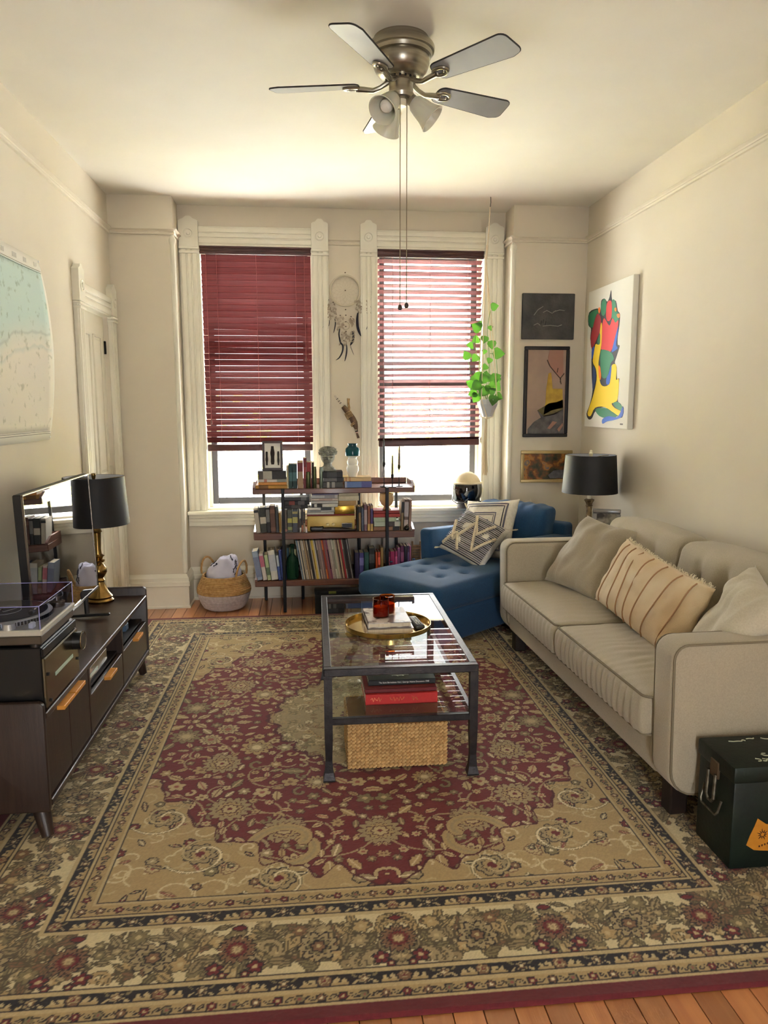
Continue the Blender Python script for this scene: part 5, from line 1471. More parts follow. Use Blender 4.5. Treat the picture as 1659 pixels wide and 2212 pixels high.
for cx_, z0, z1, w in ((-0.042, 0.04, 0.14, 0.010), (0.0, 0.045, 0.18, 0.016), (0.042, 0.04, 0.142, 0.009)):
    n_ = 14; pts = []
    for sgn in (1, -1):
        rg = range(n_ + 1) if sgn > 0 else range(n_, -1, -1)
        for j in rg: pts.append((cx_ + sgn * w * (0.9 + 0.1 * math.sin(j * 0.9 + cx_ * 90)) * (math.sin(PI * (0.12 + 0.76 * j / n_)) ** 0.4), z0 + (z1 - z0) * j / n_))
    B().prism(pts, lambda a, c, t: (a, t, c), 0.0042, 0.0052).obj('brush_stroke', M_brushink, pp, smooth=False)
ups = [(728, 770, 480, (206, 196, 166), 'cream', 0, ()), (774, 846, 440, (22, 68, 66), 'teal green', 0, ((0.3, 0.66, (70, 110, 112)),)), (850, 936, 440, (20, 62, 62), 'teal green', 0, ((0.3, 0.66, (70, 110, 112)),)), (946, 1060, 385, (160, 134, 104), 'tan maroon-topped', 0, ((0.62, 0.94, (116, 30, 36)),)), (1064, 1130, 320, (112, 20, 28), 'tall dark red', 0, ((0.3, 0.7, (150, 60, 60)),)), (1134, 1226, 410, (156, 42, 44), 'red', 0, ()), (1230, 1280, 420, (60, 30, 30), 'dark brown', 0, ())]
for k, (a, b_, tp, c, nm, ln_, bd_) in enumerate(ups):
    x0, x1 = px9(a), px9(b_)
    yo = y3 + (0.035 if k >= 5 else 0.006)
    book(x1 - x0 - 0.001, pz9(tp) - Z3 - 0.001, 0.16, c, '%s book, %s upright from the left on the top bookcase shelf' % (nm, ordinal(k + 1)), ((x0 + x1) / 2, yo, Z3 + 0.0008), bands=bd_, group='books standing on the top shelf', rot=(0, 0, 0))
M_case_g = mat('patina_green_brass', S(96, 100, 66), 0.3, 0.8, col2=S(62, 68, 48), nscale=12); M_case_s = mat('dull_steel', S(120, 132, 120), 0.28, 0.9, col2=S(88, 96, 88), nscale=10)
for k, (a, b_, tp, m_, lb) in enumerate(((1115, 1208, 610, M_case_g, 'dark olive metal shell casing in front of the red book'), (1252, 1328, 505, M_case_g, 'brassy green metal shell casing beside the dark brown book'), (1382, 1458, 515, M_case_s, 'silvery metal shell casing beside the stone bust'))):
    x0, x1 = px9(a, y3 - 0.01), px9(b_, y3 - 0.01); r_ = (x1 - x0) / 2; h = pz9(tp, y3 - 0.01) - Z3
    o = thing('shell_casing', lb, 'metal tube', ((x0 + x1) / 2, y3 + r_ - 0.016, Z3))
    B().lathe([(0, 0.0008), (r_ * 1.04, 0.0008), (r_ * 1.04, 0.006), (r_ * 0.9, 0.008), (r_, 0.012), (r_ * 0.98, h * 0.86), (r_ * 0.86, h * 0.95), (r_ * 0.86, h)], 20, ((x0 + x1) / 2, y3 + r_ - 0.016, Z3)).obj('tube', m_, o)
    B().lathe([(r_ * 0.87, h - 0.002), (r_ * 0.9, h), (r_ * 0.87, h + 0.003), (r_ * 0.8, h), (0, h - 0.004)], 20, ((x0 + x1) / 2, y3 + r_ - 0.016, Z3), cap=False).obj('rim', m_, o)
def p8(u, y=YB): return PY(700 + u / 8.295, 1040, y).x


zt3 = Z3
for x0, x1, th, c, lb, bd_ in ((-18, 338, 0.044, (70, 70, 70), 'black and white spined book at the bottom under the bust', ((0.2, 0.32, (170, 168, 160)), (0.44, 0.6, (150, 148, 142)))), (-12, 344, 0.030, (96, 96, 98), 'grey and black book in the middle under the bust', ((0.68, 0.98, (36, 36, 38)),)), (-16, 336, 0.044, (32, 32, 34), 'black book directly under the stone bust', ((0.2, 0.7, (60, 60, 62)),))):
    flat(p8(x0), p8(x1), zt3 + 0.0005, zt3 + th, y3 + 0.012, 0.17, c, lb, bands=bd_); zt3 += th + 0.0005
zt4 = Z3
for x0, x1, th, c, lb, bd_ in ((372, 856, 0.046, (96, 122, 176), 'blue book under the teal and white vase', ((0.62, 0.98, (84, 88, 150)), (0.0, 0.08, (150, 160, 186)))), (356, 846, 0.030, (206, 178, 132), 'tan book directly under the teal and white vase', ((0.06, 0.1, (170, 110, 70)), (0.2, 0.24, (170, 110, 70))))):
    flat(p8(x0), p8(x1), zt4 + 0.0005, zt4 + th, y3 + 0.006, 0.17, c, lb, bands=bd_); zt4 += th + 0.0005
# vase
M_teal = mat('teal_glaze', S(10, 84, 92), 0.12, col2=S(6, 60, 70), nscale=8); M_milk = mat('milk_glass', S(232, 230, 222), 0.15, subsurf=0.2)
vx = PY(761.5, 1000, YB + 0.06).x
va = thing('vase', 'teal and white bubble-stemmed vase on the tan book', 'vase', (vx, YB + 0.06, zt4))
vh = (PY(761, 958, YB + 0.06).z - zt4)
pf_ = [(0, 0.0), (0.028, 0.0), (0.032, 0.006), (0.045, 0.05), (0.0475, 0.066), (0.042, 0.086), (0.036, 0.093), (0.041, 0.108), (0.042, 0.118), (0.037, 0.134), (0.03, 0.145), (0.036, 0.156), (0.054, 0.166)]
s_ = vh / 0.262
B().lathe([(r_ , z * s_ + 0.0005) for r_, z in pf_], 36, (vx, YB + 0.06, zt4)).obj('stem', M_milk, va)
B().lathe([(r_, z * s_) for r_, z in ((0.0, 0.165), (0.053, 0.166), (0.054, 0.170), (0.054, 0.215), (0.05, 0.226), (0.036, 0.238), (0.033, 0.250), (0.037, 0.262), (0.034, 0.262), (0.030, 0.25), (0.03, 0.24), (0.0, 0.20))], 36, (vx, YB + 0.06, zt4), cap=False).obj('bowl', M_teal, va)
# bust: one sculpted head
M_stone = mat('grey_stone', S(158, 158, 146), 0.9, col2=S(126, 126, 116), nscale=26, bump=0.3, bscale=90)
bxc = PY(708, 1000, YB + 0.08).x; byc = YB + 0.085; bz = zt3 + 0.0005
bh = PY(708, 965, byc).z - bz


def bust_pt(u, v):
    """u around (0..1, 0 = facing viewer), v up (0..1)"""
    a = u * 2 * PI; sx, cy_ = math.sin(a), -math.cos(a)
    K = [(0.0, 0.050, 0.042), (0.05, 0.054, 0.044), (0.13, 0.046, 0.038), (0.20, 0.034, 0.034), (0.28, 0.030, 0.033), (0.33, 0.031, 0.044), (0.40, 0.041, 0.056), (0.50, 0.049, 0.062), (0.60, 0.053, 0.064), (0.66, 0.054, 0.063), (0.72, 0.060, 0.066), (0.80, 0.063, 0.068), (0.88, 0.058, 0.062), (0.94, 0.046, 0.050), (0.98, 0.028, 0.030), (1.0, 0.001, 0.001)]
    for (v0, a0, b0), (v1, a1, b1) in zip(K, K[1:]):
        if v <= v1 + 1e-9:
            t = (v - v0) / (v1 - v0); t = t * t * (3 - 2 * t); rx_, ry_ = a0 + (a1 - a0) * t, b0 + (b1 - b0) * t; break
    f = max(0, -cy_)
    x = sx * rx_; y = cy_ * ry_
    if v < 0.2: x *= 1 + 0.15 * abs(sx)
    # face: nose, brow, eye hollows, lips, chin
    if f > 0:
        g = lambda x0, z0, wx, wz: math.exp(-((x - x0) / wx) ** 2 - ((v - z0) / wz) ** 2)
        y -= 0.024 * g(0, 0.535, 0.008, 0.055) + 0.012 * g(0, 0.495, 0.013, 0.016) + 0.010 * g(0, 0.435, 0.017, 0.011) + 0.008 * g(0, 0.375, 0.016, 0.02) + 0.009 * g(0, 0.615, 0.04, 0.014)
        y += 0.020 * (g(0.021, 0.575, 0.011, 0.020) + g(-0.021, 0.575, 0.011, 0.020)) + 0.009 * g(0, 0.415, 0.015, 0.008) + 0.006 * g(0, 0.462, 0.02, 0.008)
    if v > 0.655:   # curly hair
        k = min(1, (v - 0.655) / 0.03); n_ = 0.015 * mnoise.noise(Vector((sx * 5, cy_ * 5, v * 22))) + 0.009 * mnoise.noise(Vector((sx * 9, cy_ * 9, v * 36)))
        x += sx * n_ * k * 1.2; y += cy_ * n_ * k
    return (bxc + x, byc + y, bz + v * bh * 0.985 + (0.012 * mnoise.noise(Vector((sx * 6, cy_ * 6, 3))) if v > 0.8 else 0))


bu = B().grid(96, 110, bust_pt, closeu=True)
bmesh.ops.contextual_create(bu.bm, geom=[v for v in bu.bm.verts if abs(v.co.z - bz) < 1e-4])
o = bu.obj('bust', M_stone, angle=2.5); tag(o, 'grey stone bust of a curly-haired classical head on the black book', 'bust')
# crown cap
# candlesticks
M_taper_k = mat('black_taper', S(24, 22, 26), 0.5); M_taper_o = mat('olive_taper', S(110, 92, 44), 0.5); M_taper_b = mat('brown_taper', S(96, 70, 54), 0.5)
M_blackmetal = mat('black_lacquer', S(20, 20, 24), 0.25, 0.5)
for u, vt, vb, vd, m_, nm, yy in ((829.5, 945, 1049, 1004, M_taper_k, 'tall black', 5.50), (847.5, 984, 1053, 1030, M_taper_o, 'short olive', 5.48), (862, 963, 1048, 1010, M_taper_b, 'brown', 5.525)):
    x = PY(u, 1040, yy).x; zt_ = PY(u, vt, yy).z; zc = PY(u, vd, yy).z
    o = thing('candlestick', 'slim black disc-based candlestick holding a %s taper on the top shelf' % nm, 'candlestick', (x, yy, Z3))
    B().lathe([(0, 0.0008), (0.030, 0.0008), (0.032, 0.003), (0.030, 0.006), (0.01, 0.007), (0.004, 0.012), (0.0028, 0.03), (0.0028, zc - Z3 - 0.02), (0.006, zc - Z3 - 0.012), (0.011, zc - Z3), (0.011, zc - Z3 + 0.014), (0.008, zc - Z3 + 0.02)], 28, (x, yy, Z3)).obj('holder', M_blackmetal, o)
    B().tube([(x, yy, zc + 0.01), (x + 0.001, yy, (zc + zt_) / 2), (x + rnd.uniform(-.003, .003), yy, zt_)], [0.0085, 0.0075, 0.0045], 12).obj('taper', m_, o)

# ---------------------------------------------------------------- lowest shelf
def c8x(u, y=YB): return PY(530 + u / 4.254, 1220, y).x


def c8z(v, y=YB): return PY(720, 1160 + v / 4.254, y).z


low = [(64, 118, 118, (150, 164, 186), 'blue-grey', -0.16, ((0.1, 0.8, (120, 130, 158)),)), (120, 160, 140, (206, 196, 190), 'white pink-lettered', -0.15, ((0.5, 0.92, (190, 110, 130)),)), (162, 196, 152, (176, 192, 146), 'pale green', -0.13, ((0.2, 0.5, (90, 110, 84)),)), (198, 262, 112, (206, 204, 196), 'thick white', -0.12, ((0.3, 0.85, (176, 180, 190)),)), (264, 288, 158, (186, 196, 206), 'white and blue', -0.10, ((0.0, 0.55, (60, 84, 150)),)), (290, 314, 108, (50, 70, 140), 'blue', -0.09, ()), (316, 338, 102, (74, 70, 140), 'violet-blue', -0.08, ())]
for k, (a, b_, tp, c, nm, ln_, bd_) in enumerate(low):
    x0, x1 = c8x(a), c8x(b_); t = x1 - x0 - 0.001
    book(t, (c8z(tp) - ZS[0]) * 0.99, 0.15, c, '%s book, %s upright from the left %s' % (nm, ordinal(k + 1), L_), ((x0 + x1) / 2 + 0.032, YB, ZS[0] + 0.002 + abs(math.sin(ln_)) * t / 2), rot=(0, ln_, 0), bands=bd_, group='books standing on the lowest shelf')
for k, (a, b_, tp, c, nm) in enumerate(((380, 404, 92, (70, 110, 120), 'teal'), (406, 440, 88, (196, 182, 140), 'cream'), (442, 470, 104, (206, 198, 150), 'pale yellow'))):
    x0, x1 = c8x(a, YB + 0.11), c8x(b_, YB + 0.11)
    book(x1 - x0 - 0.001, c8z(tp, YB + 0.11) - ZS[0], 0.14, c, '%s book standing behind the green glass bottle' % nm, ((x0 + x1) / 2, YB + 0.11, ZS[0] + 0.0008), rot=(0, 0, 0))
M_green = bpy.data.materials.new('green_bottle_glass'); M_green.use_nodes = True
_p = M_green.node_tree.nodes['Principled BSDF']; _p.inputs['Base Color'].default_value = S(70, 130, 100); _p.inputs['Roughness'].default_value = 0.05; _p.inputs['Transmission Weight'].default_value = 0.85; _p.inputs['IOR'].default_value = 1.35
gbx = c8x(433, YB + 0.05); gby = YB + 0.05; r_ = 0.046
o = thing('glass_bottle', 'green glass jug bottle with narrow neck on the lowest shelf', 'bottle', (gbx, gby, ZS[0]))
B().lathe([(0, 0.001), (r_ * 0.9, 0.001), (r_, 0.012), (r_, 0.13), (r_ * 0.9, 0.155), (r_ * 0.4, 0.182), (r_ * 0.3, 0.195), (r_ * 0.3, 0.25)], 32, (gbx, gby, ZS[0]), cap=False).obj('body', M_green, o)
B().lathe([(r_ * 0.3, 0.248), (r_ * 0.4, 0.25), (r_ * 0.4, 0.262), (r_ * 0.3, 0.264)], 20, (gbx, gby, ZS[0]), cap=False).obj('lip', M_green, o)
# records: each sleeve its own thing, leaning to the left
reccol = [((150, 170, 186), 'pale blue'), ((120, 140, 160), 'slate blue'), ((206, 200, 186), 'off-white'), ((60, 64, 66), 'charcoal'), ((190, 176, 150), 'beige'), ((220, 214, 200), 'white'), ((150, 130, 104), 'brown-grey'), ((186, 160, 120), 'tan'), ((110, 90, 70), 'brown'), ((206, 196, 176), 'cream'), ((40, 38, 36), 'black'), ((30, 30, 30), 'black'), ((170, 160, 140), 'grey-beige'), ((214, 180, 50), 'bright yellow'), ((220, 200, 110), 'pale yellow'), ((200, 196, 188), 'white'), ((70, 66, 64), 'dark grey'), ((186, 170, 156), 'beige'), ((140, 120, 116), 'mauve-grey'), ((160, 140, 130), 'dusty beige'), ((120, 96, 100), 'plum-grey'), ((206, 120, 50), 'orange'), ((170, 50, 44), 'red'), ((130, 110, 100), 'taupe'), ((150, 90, 100), 'dusty pink'), ((130, 70, 100), 'plum'), ((180, 160, 150), 'pinkish beige'), ((190, 180, 170), 'light grey'), ((160, 150, 140), 'warm grey'), ((206, 206, 190), 'ivory'), ((180, 184, 160), 'sage'), ((200, 190, 170), 'cream'), ((150, 130, 110), 'tan-grey'), ((90, 70, 64), 'dark brown'), ((190, 170, 140), 'sand'), ((120, 60, 50), 'rust'), ((180, 30, 44), 'crimson'), ((170, 160, 150), 'grey'), ((56, 48, 46), 'umber'), ((36, 34, 34), 'black'), ((70, 60, 60), 'charcoal brown'), ((206, 204, 200), 'white'), ((44, 40, 42), 'black')]
nr = len(reccol); ra0, ra1 = c8x(520), c8x(1000); lr = -0.155; hr = 0.302
xw = 0.0
wd = [rnd.uniform(0.7, 1.3) for _ in reccol]; tot = sum(wd)
for k, (c, nm) in enumerate(reccol):
    t = (ra1 - ra0) / tot * wd[k]
    o = thing('record_sleeve', '%s record sleeve, %s from the left in the leaning row' % (nm, ordinal(k + 1)), 'record', (ra0 + xw + t / 2, YB + rnd.uniform(0.0, 0.006), ZS[0] + 0.0012), rot=(0, lr, 0), group='vinyl records leaning on the lowest shelf')
    h = hr - rnd.uniform(0, 0.004)
    B().box((-t / 2 + 0.0002, 0, 0), (t / 2 - 0.0008, 0.29, h), 0.0004, 1).obj('sleeve', bcol(c), o, smooth=False)
    if k % 4 == 1: B().box((-t / 2 + 0.0002, -0.0004, h * 0.25), (t / 2 - 0.0008, 0.002, h * 0.75)).obj('spine_print', bcol([max(0, q - 60) for q in c]), o, smooth=False)
    xw += t
lowr = [(1006, 1048, 150, (56, 50, 92), 'navy violet'), (1050, 1094, 152, (78, 74, 140), 'blue-violet'), (1096, 1142, 148, (44, 92, 90), 'teal'), (1144, 1198, 112, (28, 28, 30), 'tall black'), (1204, 1226, 148, (214, 92, 40), 'orange'), (1228, 1252, 150, (190, 66, 40), 'red-orange'), (1254, 1282, 108, (176, 140, 80), 'ochre'), (1316, 1346, 148, (150, 44, 70), 'crimson'), (1348, 1392, 146, (176, 46, 100), 'magenta'), (1394, 1416, 144, (190, 70, 120), 'pink'), (1418, 1444, 112, (140, 80, 120), 'mauve'), (1446, 1480, 96, (110, 40, 80), 'plum'), (1482, 1510, 100, (40, 30, 50), 'dark purple'), (1512, 1530, 98, (70, 40, 80), 'violet'), (1532, 1550, 104, (206, 110, 150), 'rose pink')]
for k, (a, b_, tp, c, nm) in enumerate(lowr):
    a, b_ = 1006 + (a - 1006) * 0.955, 1006 + (b_ - 1006) * 0.955
    x0, x1 = c8x(a), c8x(b_)
    if x1 > BX1 - 0.022: x1 = BX1 - 0.022
    if x1 - x0 < 0.01: x0 = x1 - 0.012
    book(x1 - x0 - 0.0012, max(0.14, c8z(tp) - ZS[0]), 0.14, c, '%s book, %s from the records %s' % (nm, ordinal(k + 1), L_), ((x0 + x1) / 2, YB, ZS[0] + 0.0008), rot=(0, 0, 0), bands=((0.5, 0.8, [min(255, q + 50) for q in c]),) if k % 2 else (), group='small books at the right end of the lowest shelf')
# black storage bin below and leaning wicker tray
M_bin = mat('black_canvas', S(18, 18, 19), 0.8)
bn = thing('storage_bin', 'black fabric storage bin under the records on the floor', 'bin', (0.21, 5.44, 0))
b0 = PZ(680, 1336, 0.0); b1 = PZ(785, 1336, 0.0)
B().box((0.045, 5.338, 0.0008), (0.40, 5.444, 0.165), 0.008, 2).obj('bin_body', M_bin, bn)
B().box((0.042, 5.335, 0.15), (0.403, 5.447, 0.178), 0.006, 2).obj('rim', M_bin, bn)
B().box((0.145, 5.332, 0.158), (0.20, 5.336, 0.176), 0.001, 1).obj('tag', mat('olive_tag', S(120, 124, 50), 0.7), bn)
wk = thing('wicker_tray', 'narrow woven wicker panel leaning between the bookcase and the blue chaise', 'tray', (0.83, 5.70, 0))
for k in range(12): B().tube([(0.826, 5.79 - k * 0.004, 0.18 + k * 0.022), (0.882, 5.79 - k * 0.004, 0.18 + k * 0.022)], 0.010, 8).obj('woven_strand', mat('wicker', S(170, 130, 84), 0.8, col2=S(130, 94, 56), nscale=60), wk)
for xx in (0.822, 0.886): B().tube([(xx, 5.80, 0.0008), (xx, 5.745, 0.46)], 0.007, 8).obj('side_rod', MATS['wicker'], wk)

# ---------------------------------------------------------------- belly basket with a blanket
M_sg1 = mat('basket_seagrass', S(190, 152, 98), 0.85, col2=S(158, 118, 68), nscale=50); M_sg2 = mat('basket_whitewash', S(196, 186, 184), 0.85, col2=S(172, 160, 156), nscale=50)
bk2 = thing('belly_basket', 'seagrass belly basket with whitewashed bottom holding a patterned blanket', 'basket', (-0.64, 5.62, 0))
bc_ = (-0.64, 5.62)
prof = [(0.115, 0.004), (0.15, 0.02), (0.172, 0.06), (0.186, 0.10), (0.196, 0.14), (0.194, 0.165), (0.172, 0.21), (0.155, 0.25), (0.15, 0.262)]


def prof_r(z):
    for (r0, z0), (r1, z1) in zip(prof, prof[1:]):
        if z <= z1: return r0 + (r1 - r0) * (z - z0) / (z1 - z0)
    return prof[-1][0]


for zA, zB, m_, nm in ((0.006, 0.13, M_sg2, 'painted_lower_weave'), (0.13, 0.262, M_sg1, 'natural_upper_weave')):
    b = B(); pts = []; z = zA; k = 0; rs_ = []
    while z < zB:
        a = k * 2 * PI / 60; r_ = prof_r(z); pts.append((bc_[0] + r_ * math.cos(a), bc_[1] + r_ * math.sin(a), z)); rs_.append(0.0072 + 0.0016 * (k % 2)); z += 0.0105 / 60; k += 1
    b.tube(pts, rs_, 6).obj(nm, m_, bk2)
B().lathe([(0, 0.001), (0.112, 0.001), (0.116, 0.008), (0, 0.008)], 32, (bc_[0], bc_[1], 0)).obj('bottom', M_sg2, bk2)
for sg, ang in ((1, 0.35), (-1, 0.35)):
    pts = []
    for j in range(15):
        t = j / 14; a = PI * t
        w_ = 0.075 * math.cos(a); h_ = 0.115 * math.sin(a)
        base_ang = 2.5 if sg > 0 else -0.45
        cx_, cy_ = bc_[0] + 0.152 * math.cos(base_ang), bc_[1] + 0.152 * math.sin(base_ang)
        tx, ty = -math.sin(base_ang), math.cos(base_ang)
        pts.append((cx_ + tx * w_ + 0.02 * math.cos(base_ang) * math.sin(a), cy_ + ty * w_ + 0.02 * math.sin(base_ang) * math.sin(a), 0.262 + h_))
    B().tube(pts, [0.0072 + 0.0015 * (j % 2) for j in range(15)], 8).obj('handle', M_sg1, bk2)
M_blan = mat('white_blanket', S(206, 204, 222), 0.95, col2=S(196, 194, 214), nscale=8)
M_blnk = mat('blanket_ink', S(50, 46, 62), 0.95)
bl_ = thing('blanket', 'white blanket with black line pattern bundled in the belly basket', 'blanket', (bc_[0], bc_[1], 0.24))
def blf(u, v):
    a = u * 2 * PI; r_ = 0.130 * math.cos(v * PI / 2) ** 0.7 if v < 1 else 0.0
    z = 0.215 + 0.175 * math.sin(v * PI / 2) ** 0.8 * (1 + 0.25 * math.sin(a + 2.2) + 0.08 * math.sin(3 * a))
    k = 1 + 0.10 * mnoise.noise(Vector((math.cos(a) * 2.2, math.sin(a) * 2.2, v * 4)))
    return Vector((bc_[0] + r_ * math.cos(a) * k, bc_[1] + r_ * math.sin(a) * k, min(z, 0.40) + 0.018 * mnoise.noise(Vector((math.cos(a) * 3, math.sin(a) * 3, v * 5 + 2)))))


B().grid(48, 20, blf, closeu=True).obj('folded_cloth', M_blan, bl_, angle=2)
for k in range(9):
    u0 = rnd.uniform(0.5, 1.0); v0 = rnd.uniform(0.1, 0.55); pts = []
    for j in range(12):
        u0 += rnd.uniform(-0.012, 0.02); v0 += rnd.uniform(-0.01, 0.045); v0 = min(v0, 0.9)
        p = blf(u0 % 1, v0); n_ = (p - Vector((bc_[0], bc_[1], 0.22))).normalized(); pts.append(p + n_ * 0.002)
    B().tube(pts, 0.0032, 5).obj('ink_line', M_blnk, bl_)

# ---------------------------------------------------------------- wooden blinds
M_slat = mat('mahogany_slat', S(92, 38, 38), 0.75, col2=S(72, 28, 30), nscale=4, ndetail=5, stretch=(1, 20, 20))
M_slat.node_tree.nodes['Principled BSDF'].inputs['Specular IOR Level'].default_value = 0.12
M_rail = mat('mahogany_rail', S(74, 32, 32), 0.4, col2=S(54, 24, 25), nscale=4, stretch=(1, 20, 20))
M_tape = mat('ladder_cord', S(150, 90, 84), 0.9)
M_wood_end = mat('cord_tassel_wood', S(90, 46, 40), 0.5)


def make_blind(label, x0, x1, zbot, zbr, tilt, skew, wob):
    yb = YA + 0.018; w = x1 - x0; xm = (x0 + x1) / 2
    r = thing('window_blind', label, 'blind', (xm, yb, zbot), rot=(0, 0, 0), group='wooden slat blinds')
    L = lambda x, y, z: (x - xm, y - yb, z - zbot)
    h = B().box(L(x0 - 0.006, yb - 0.045, 2.648), L(x1 + 0.006, yb - 0.032, WZ1 - 0.002), 0.004, 2)
    h.box(L(x0 - 0.006, yb - 0.052, 2.655), L(x1 + 0.006, yb - 0.044, 2.668), 0.003, 1).box(L(x0 - 0.006, yb - 0.052, 2.69), L(x1 + 0.006, yb - 0.044, 2.706), 0.003, 1)
    h.obj('valance', M_rail, r)
    B().box(L(x0, yb - 0.03, 2.665), L(x1, yb + 0.025, 2.705), 0.003, 1).obj('head_rail', M_rail, r)
    pitch = 0.0455; ztop = 2.628; n = int((ztop - zbr) / pitch) + 1
    sl = B().grid(1, 6, lambda u, v: Vector(((u - 0.5) * w, 0.026 * (2 * v - 1), 0.0018 * (1 - (2 * v - 1) ** 2))))
    ext = bmesh.ops.extrude_face_region(sl.bm, geom=sl.bm.faces[:]); bmesh.ops.translate(sl.bm, vec=(0, 0, -0.003), verts=[g for g in ext['geom'] if isinstance(g, bmesh.types.BMVert)])
    bmesh.ops.recalc_face_normals(sl.bm, faces=sl.bm.faces[:])
    me = sl.mesh('slat'); me.materials.append(M_slat)
    for k in range(n):
        z = ztop - k * pitch; f = k / (n - 1)
        o = link('slat', me, None, r, angle=0.4)
        o.location = L(xm, yb, z); o.rotation_euler = ((tilt + wob * math.sin(k * 2.1) + (-0.05 if k < 3 else 0)), skew * f + 0.002 * math.sin(k * 1.3), 0)
    B().box(L(x0 + 0.004, yb - 0.027, zbot), L(x1 - 0.004, yb + 0.027, zbot + 0.05), 0.006, 2, M=TRS((0, 0, 0), (0, skew, 0))).obj('bottom_rail', M_rail, r)
    for f in (0.14, 0.5, 0.86):
        b = B()
        for dy in (-0.027, 0.027): b.tube([L(x0 + w * f, yb + dy, 2.668), L(x0 + w * f, yb + dy, zbot + 0.045)], 0.0012, 5)
        b.obj('ladder_cord', M_tape, r)
    for f, zl in ((0.045, 1.42), (0.94, 1.9)):
        c = B().tube([L(x0 + w * f, yb - 0.036, 2.65), L(x0 + w * f + 0.004, yb - 0.036, zl)], 0.0015, 5).obj('pull_cord', M_tape, r)
        B().lathe([(0.003, 0), (0.008, -0.02), (0.007, -0.034), (0, -0.036)], 12, L(x0 + w * f + 0.004, yb - 0.036, zl)).obj('cord_tassel', M_wood_end, c)
    return r


make_blind('mahogany slat blind tilted nearly shut, behind the small framed picture', W[0][0] + 0.010, W[0][1] - 0.008, 1.176, 1.235, math.radians(-51), 0.0, 0.03)
make_blind('mahogany slat blind tilted open, behind the hanging pothos plant', W[1][0] + 0.012, W[1][1] - 0.016, 1.205, 1.262, math.radians(-21), -0.012, 0.05)

# ---------------------------------------------------------------- ceiling fan
M_nickel = mat('brushed_nickel', S(172, 166, 152), 0.3, 0.95, col2=S(146, 140, 126), nscale=3, stretch=(1, 1, 30))
M_blade = mat('fan_blade_grey', S(150, 150, 150), 0.35, col2=S(132, 134, 136), nscale=5)
M_bedge = mat('fan_blade_edge', S(48, 44, 42), 0.7)
M_frost = mat('frosted_glass', S(226, 224, 208), 0.35, subsurf=0.3, trans=0.15)
FX, FY = 0.411, 3.25
fan = thing('ceiling_fan', 'brushed nickel hugger ceiling fan with five grey blades and frosted light shades', 'ceiling fan', (FX, FY, 3.0))
fc = (FX, FY, 0)
B().lathe([(0, 2.9995), (0.112, 2.9995), (0.114, 2.978), (0.134, 2.972), (0.138, 2.964), (0.136, 2.948), (0.128, 2.944), (0.124, 2.93), (0.116, 2.926)], 48, fc).obj('canopy', M_nickel, fan)
B().lathe([(0.114, 2.928), (0.116, 2.92), (0.117, 2.905), (0.108, 2.88), (0.092, 2.86), (0.070, 2.85), (0, 2.848)], 48, fc).obj('motor_housing', M_nickel, fan)
B().lathe([(0, 2.85), (0.062, 2.85), (0.064, 2.842), (0.058, 2.836), (0.050, 2.834), (0.050, 2.79), (0.056, 2.786), (0.050, 2.772), (0.03, 2.765), (0, 2.765)], 36, fc).obj('switch_housing', M_nickel, fan)
sl_ = B()
for k in range(18):
    a = 2 * PI * k / 18; sl_.box((0.0595, -0.004, 2.838), (0.0645, 0.004, 2.846), M=TRS((FX, FY, 0), (0, 0, a)))
tag(sl_.obj('vent_slots', M_black, fan, smooth=False), kind='stuff')
B().lathe([(0, 2.768), (0.026, 2.766), (0.028, 2.75), (0.02, 2.742), (0, 2.74)], 24, fc).obj('bottom_cap', mat('cream_cap', S(240, 232, 206), 0.4), fan)
bo = round_poly([(0.175, -0.042), (0.53, -0.062), (0.545, 0.05), (0.50, 0.066), (0.175, 0.05)], [0.03, 0.03, 0.025, 0.02, 0.03])
for k in range(5):
    a = math.radians(24 + 72 * k)
    Mb = TRS((FX, FY, 2.824), (0, 0, a)) @ TRS((0, 0, 0), (math.radians(-13), 0, 0))
    bl2 = B().prism([(p[0], p[1]) for p in bo], lambda x, y, t: Mb @ Vector((x, y, t)), 0.0, 0.006).obj('blade', M_blade, fan, smooth=False)
    ed_ = inset_poly(bo, -0.0005)
    B().tube([Mb @ Vector((p[0], p[1], 0.003)) for p in ed_], 0.0034, 6, closed=True).obj('blade_rim', M_bedge, bl2)
    ir = B()
    Mi = TRS((FX, FY, 0), (0, 0, a))
    ir.tube([Mi @ Vector(p) for p in ((0.052, 0, 2.838), (0.085, 0, 2.818), (0.115, 0, 2.808), (0.15, 0.0, 2.813), (0.185, 0.0, 2.817))], [0.011, 0.010, 0.010, 0.011, 0.012], 10)
    ring = [(0.205 + 0.032 * math.cos(t), 0.022 * math.sin(t)) for t in np.linspace(0, 2 * PI, 17)[:-1]]
    ir.tube([Mb @ Vector((p[0], p[1], -0.004)) for p in ring], 0.008, 8, closed=True)
    ir.obj('blade_iron', M_nickel, fan)
    for sx in (0.19, 0.222): B().lathe([(0.006, -0.006), (0.004, -0.010), (0, -0.011)], 10, M=Mb @ TRS((sx, 0.0, -0.002))).obj('screw', M_nickel, bl2)
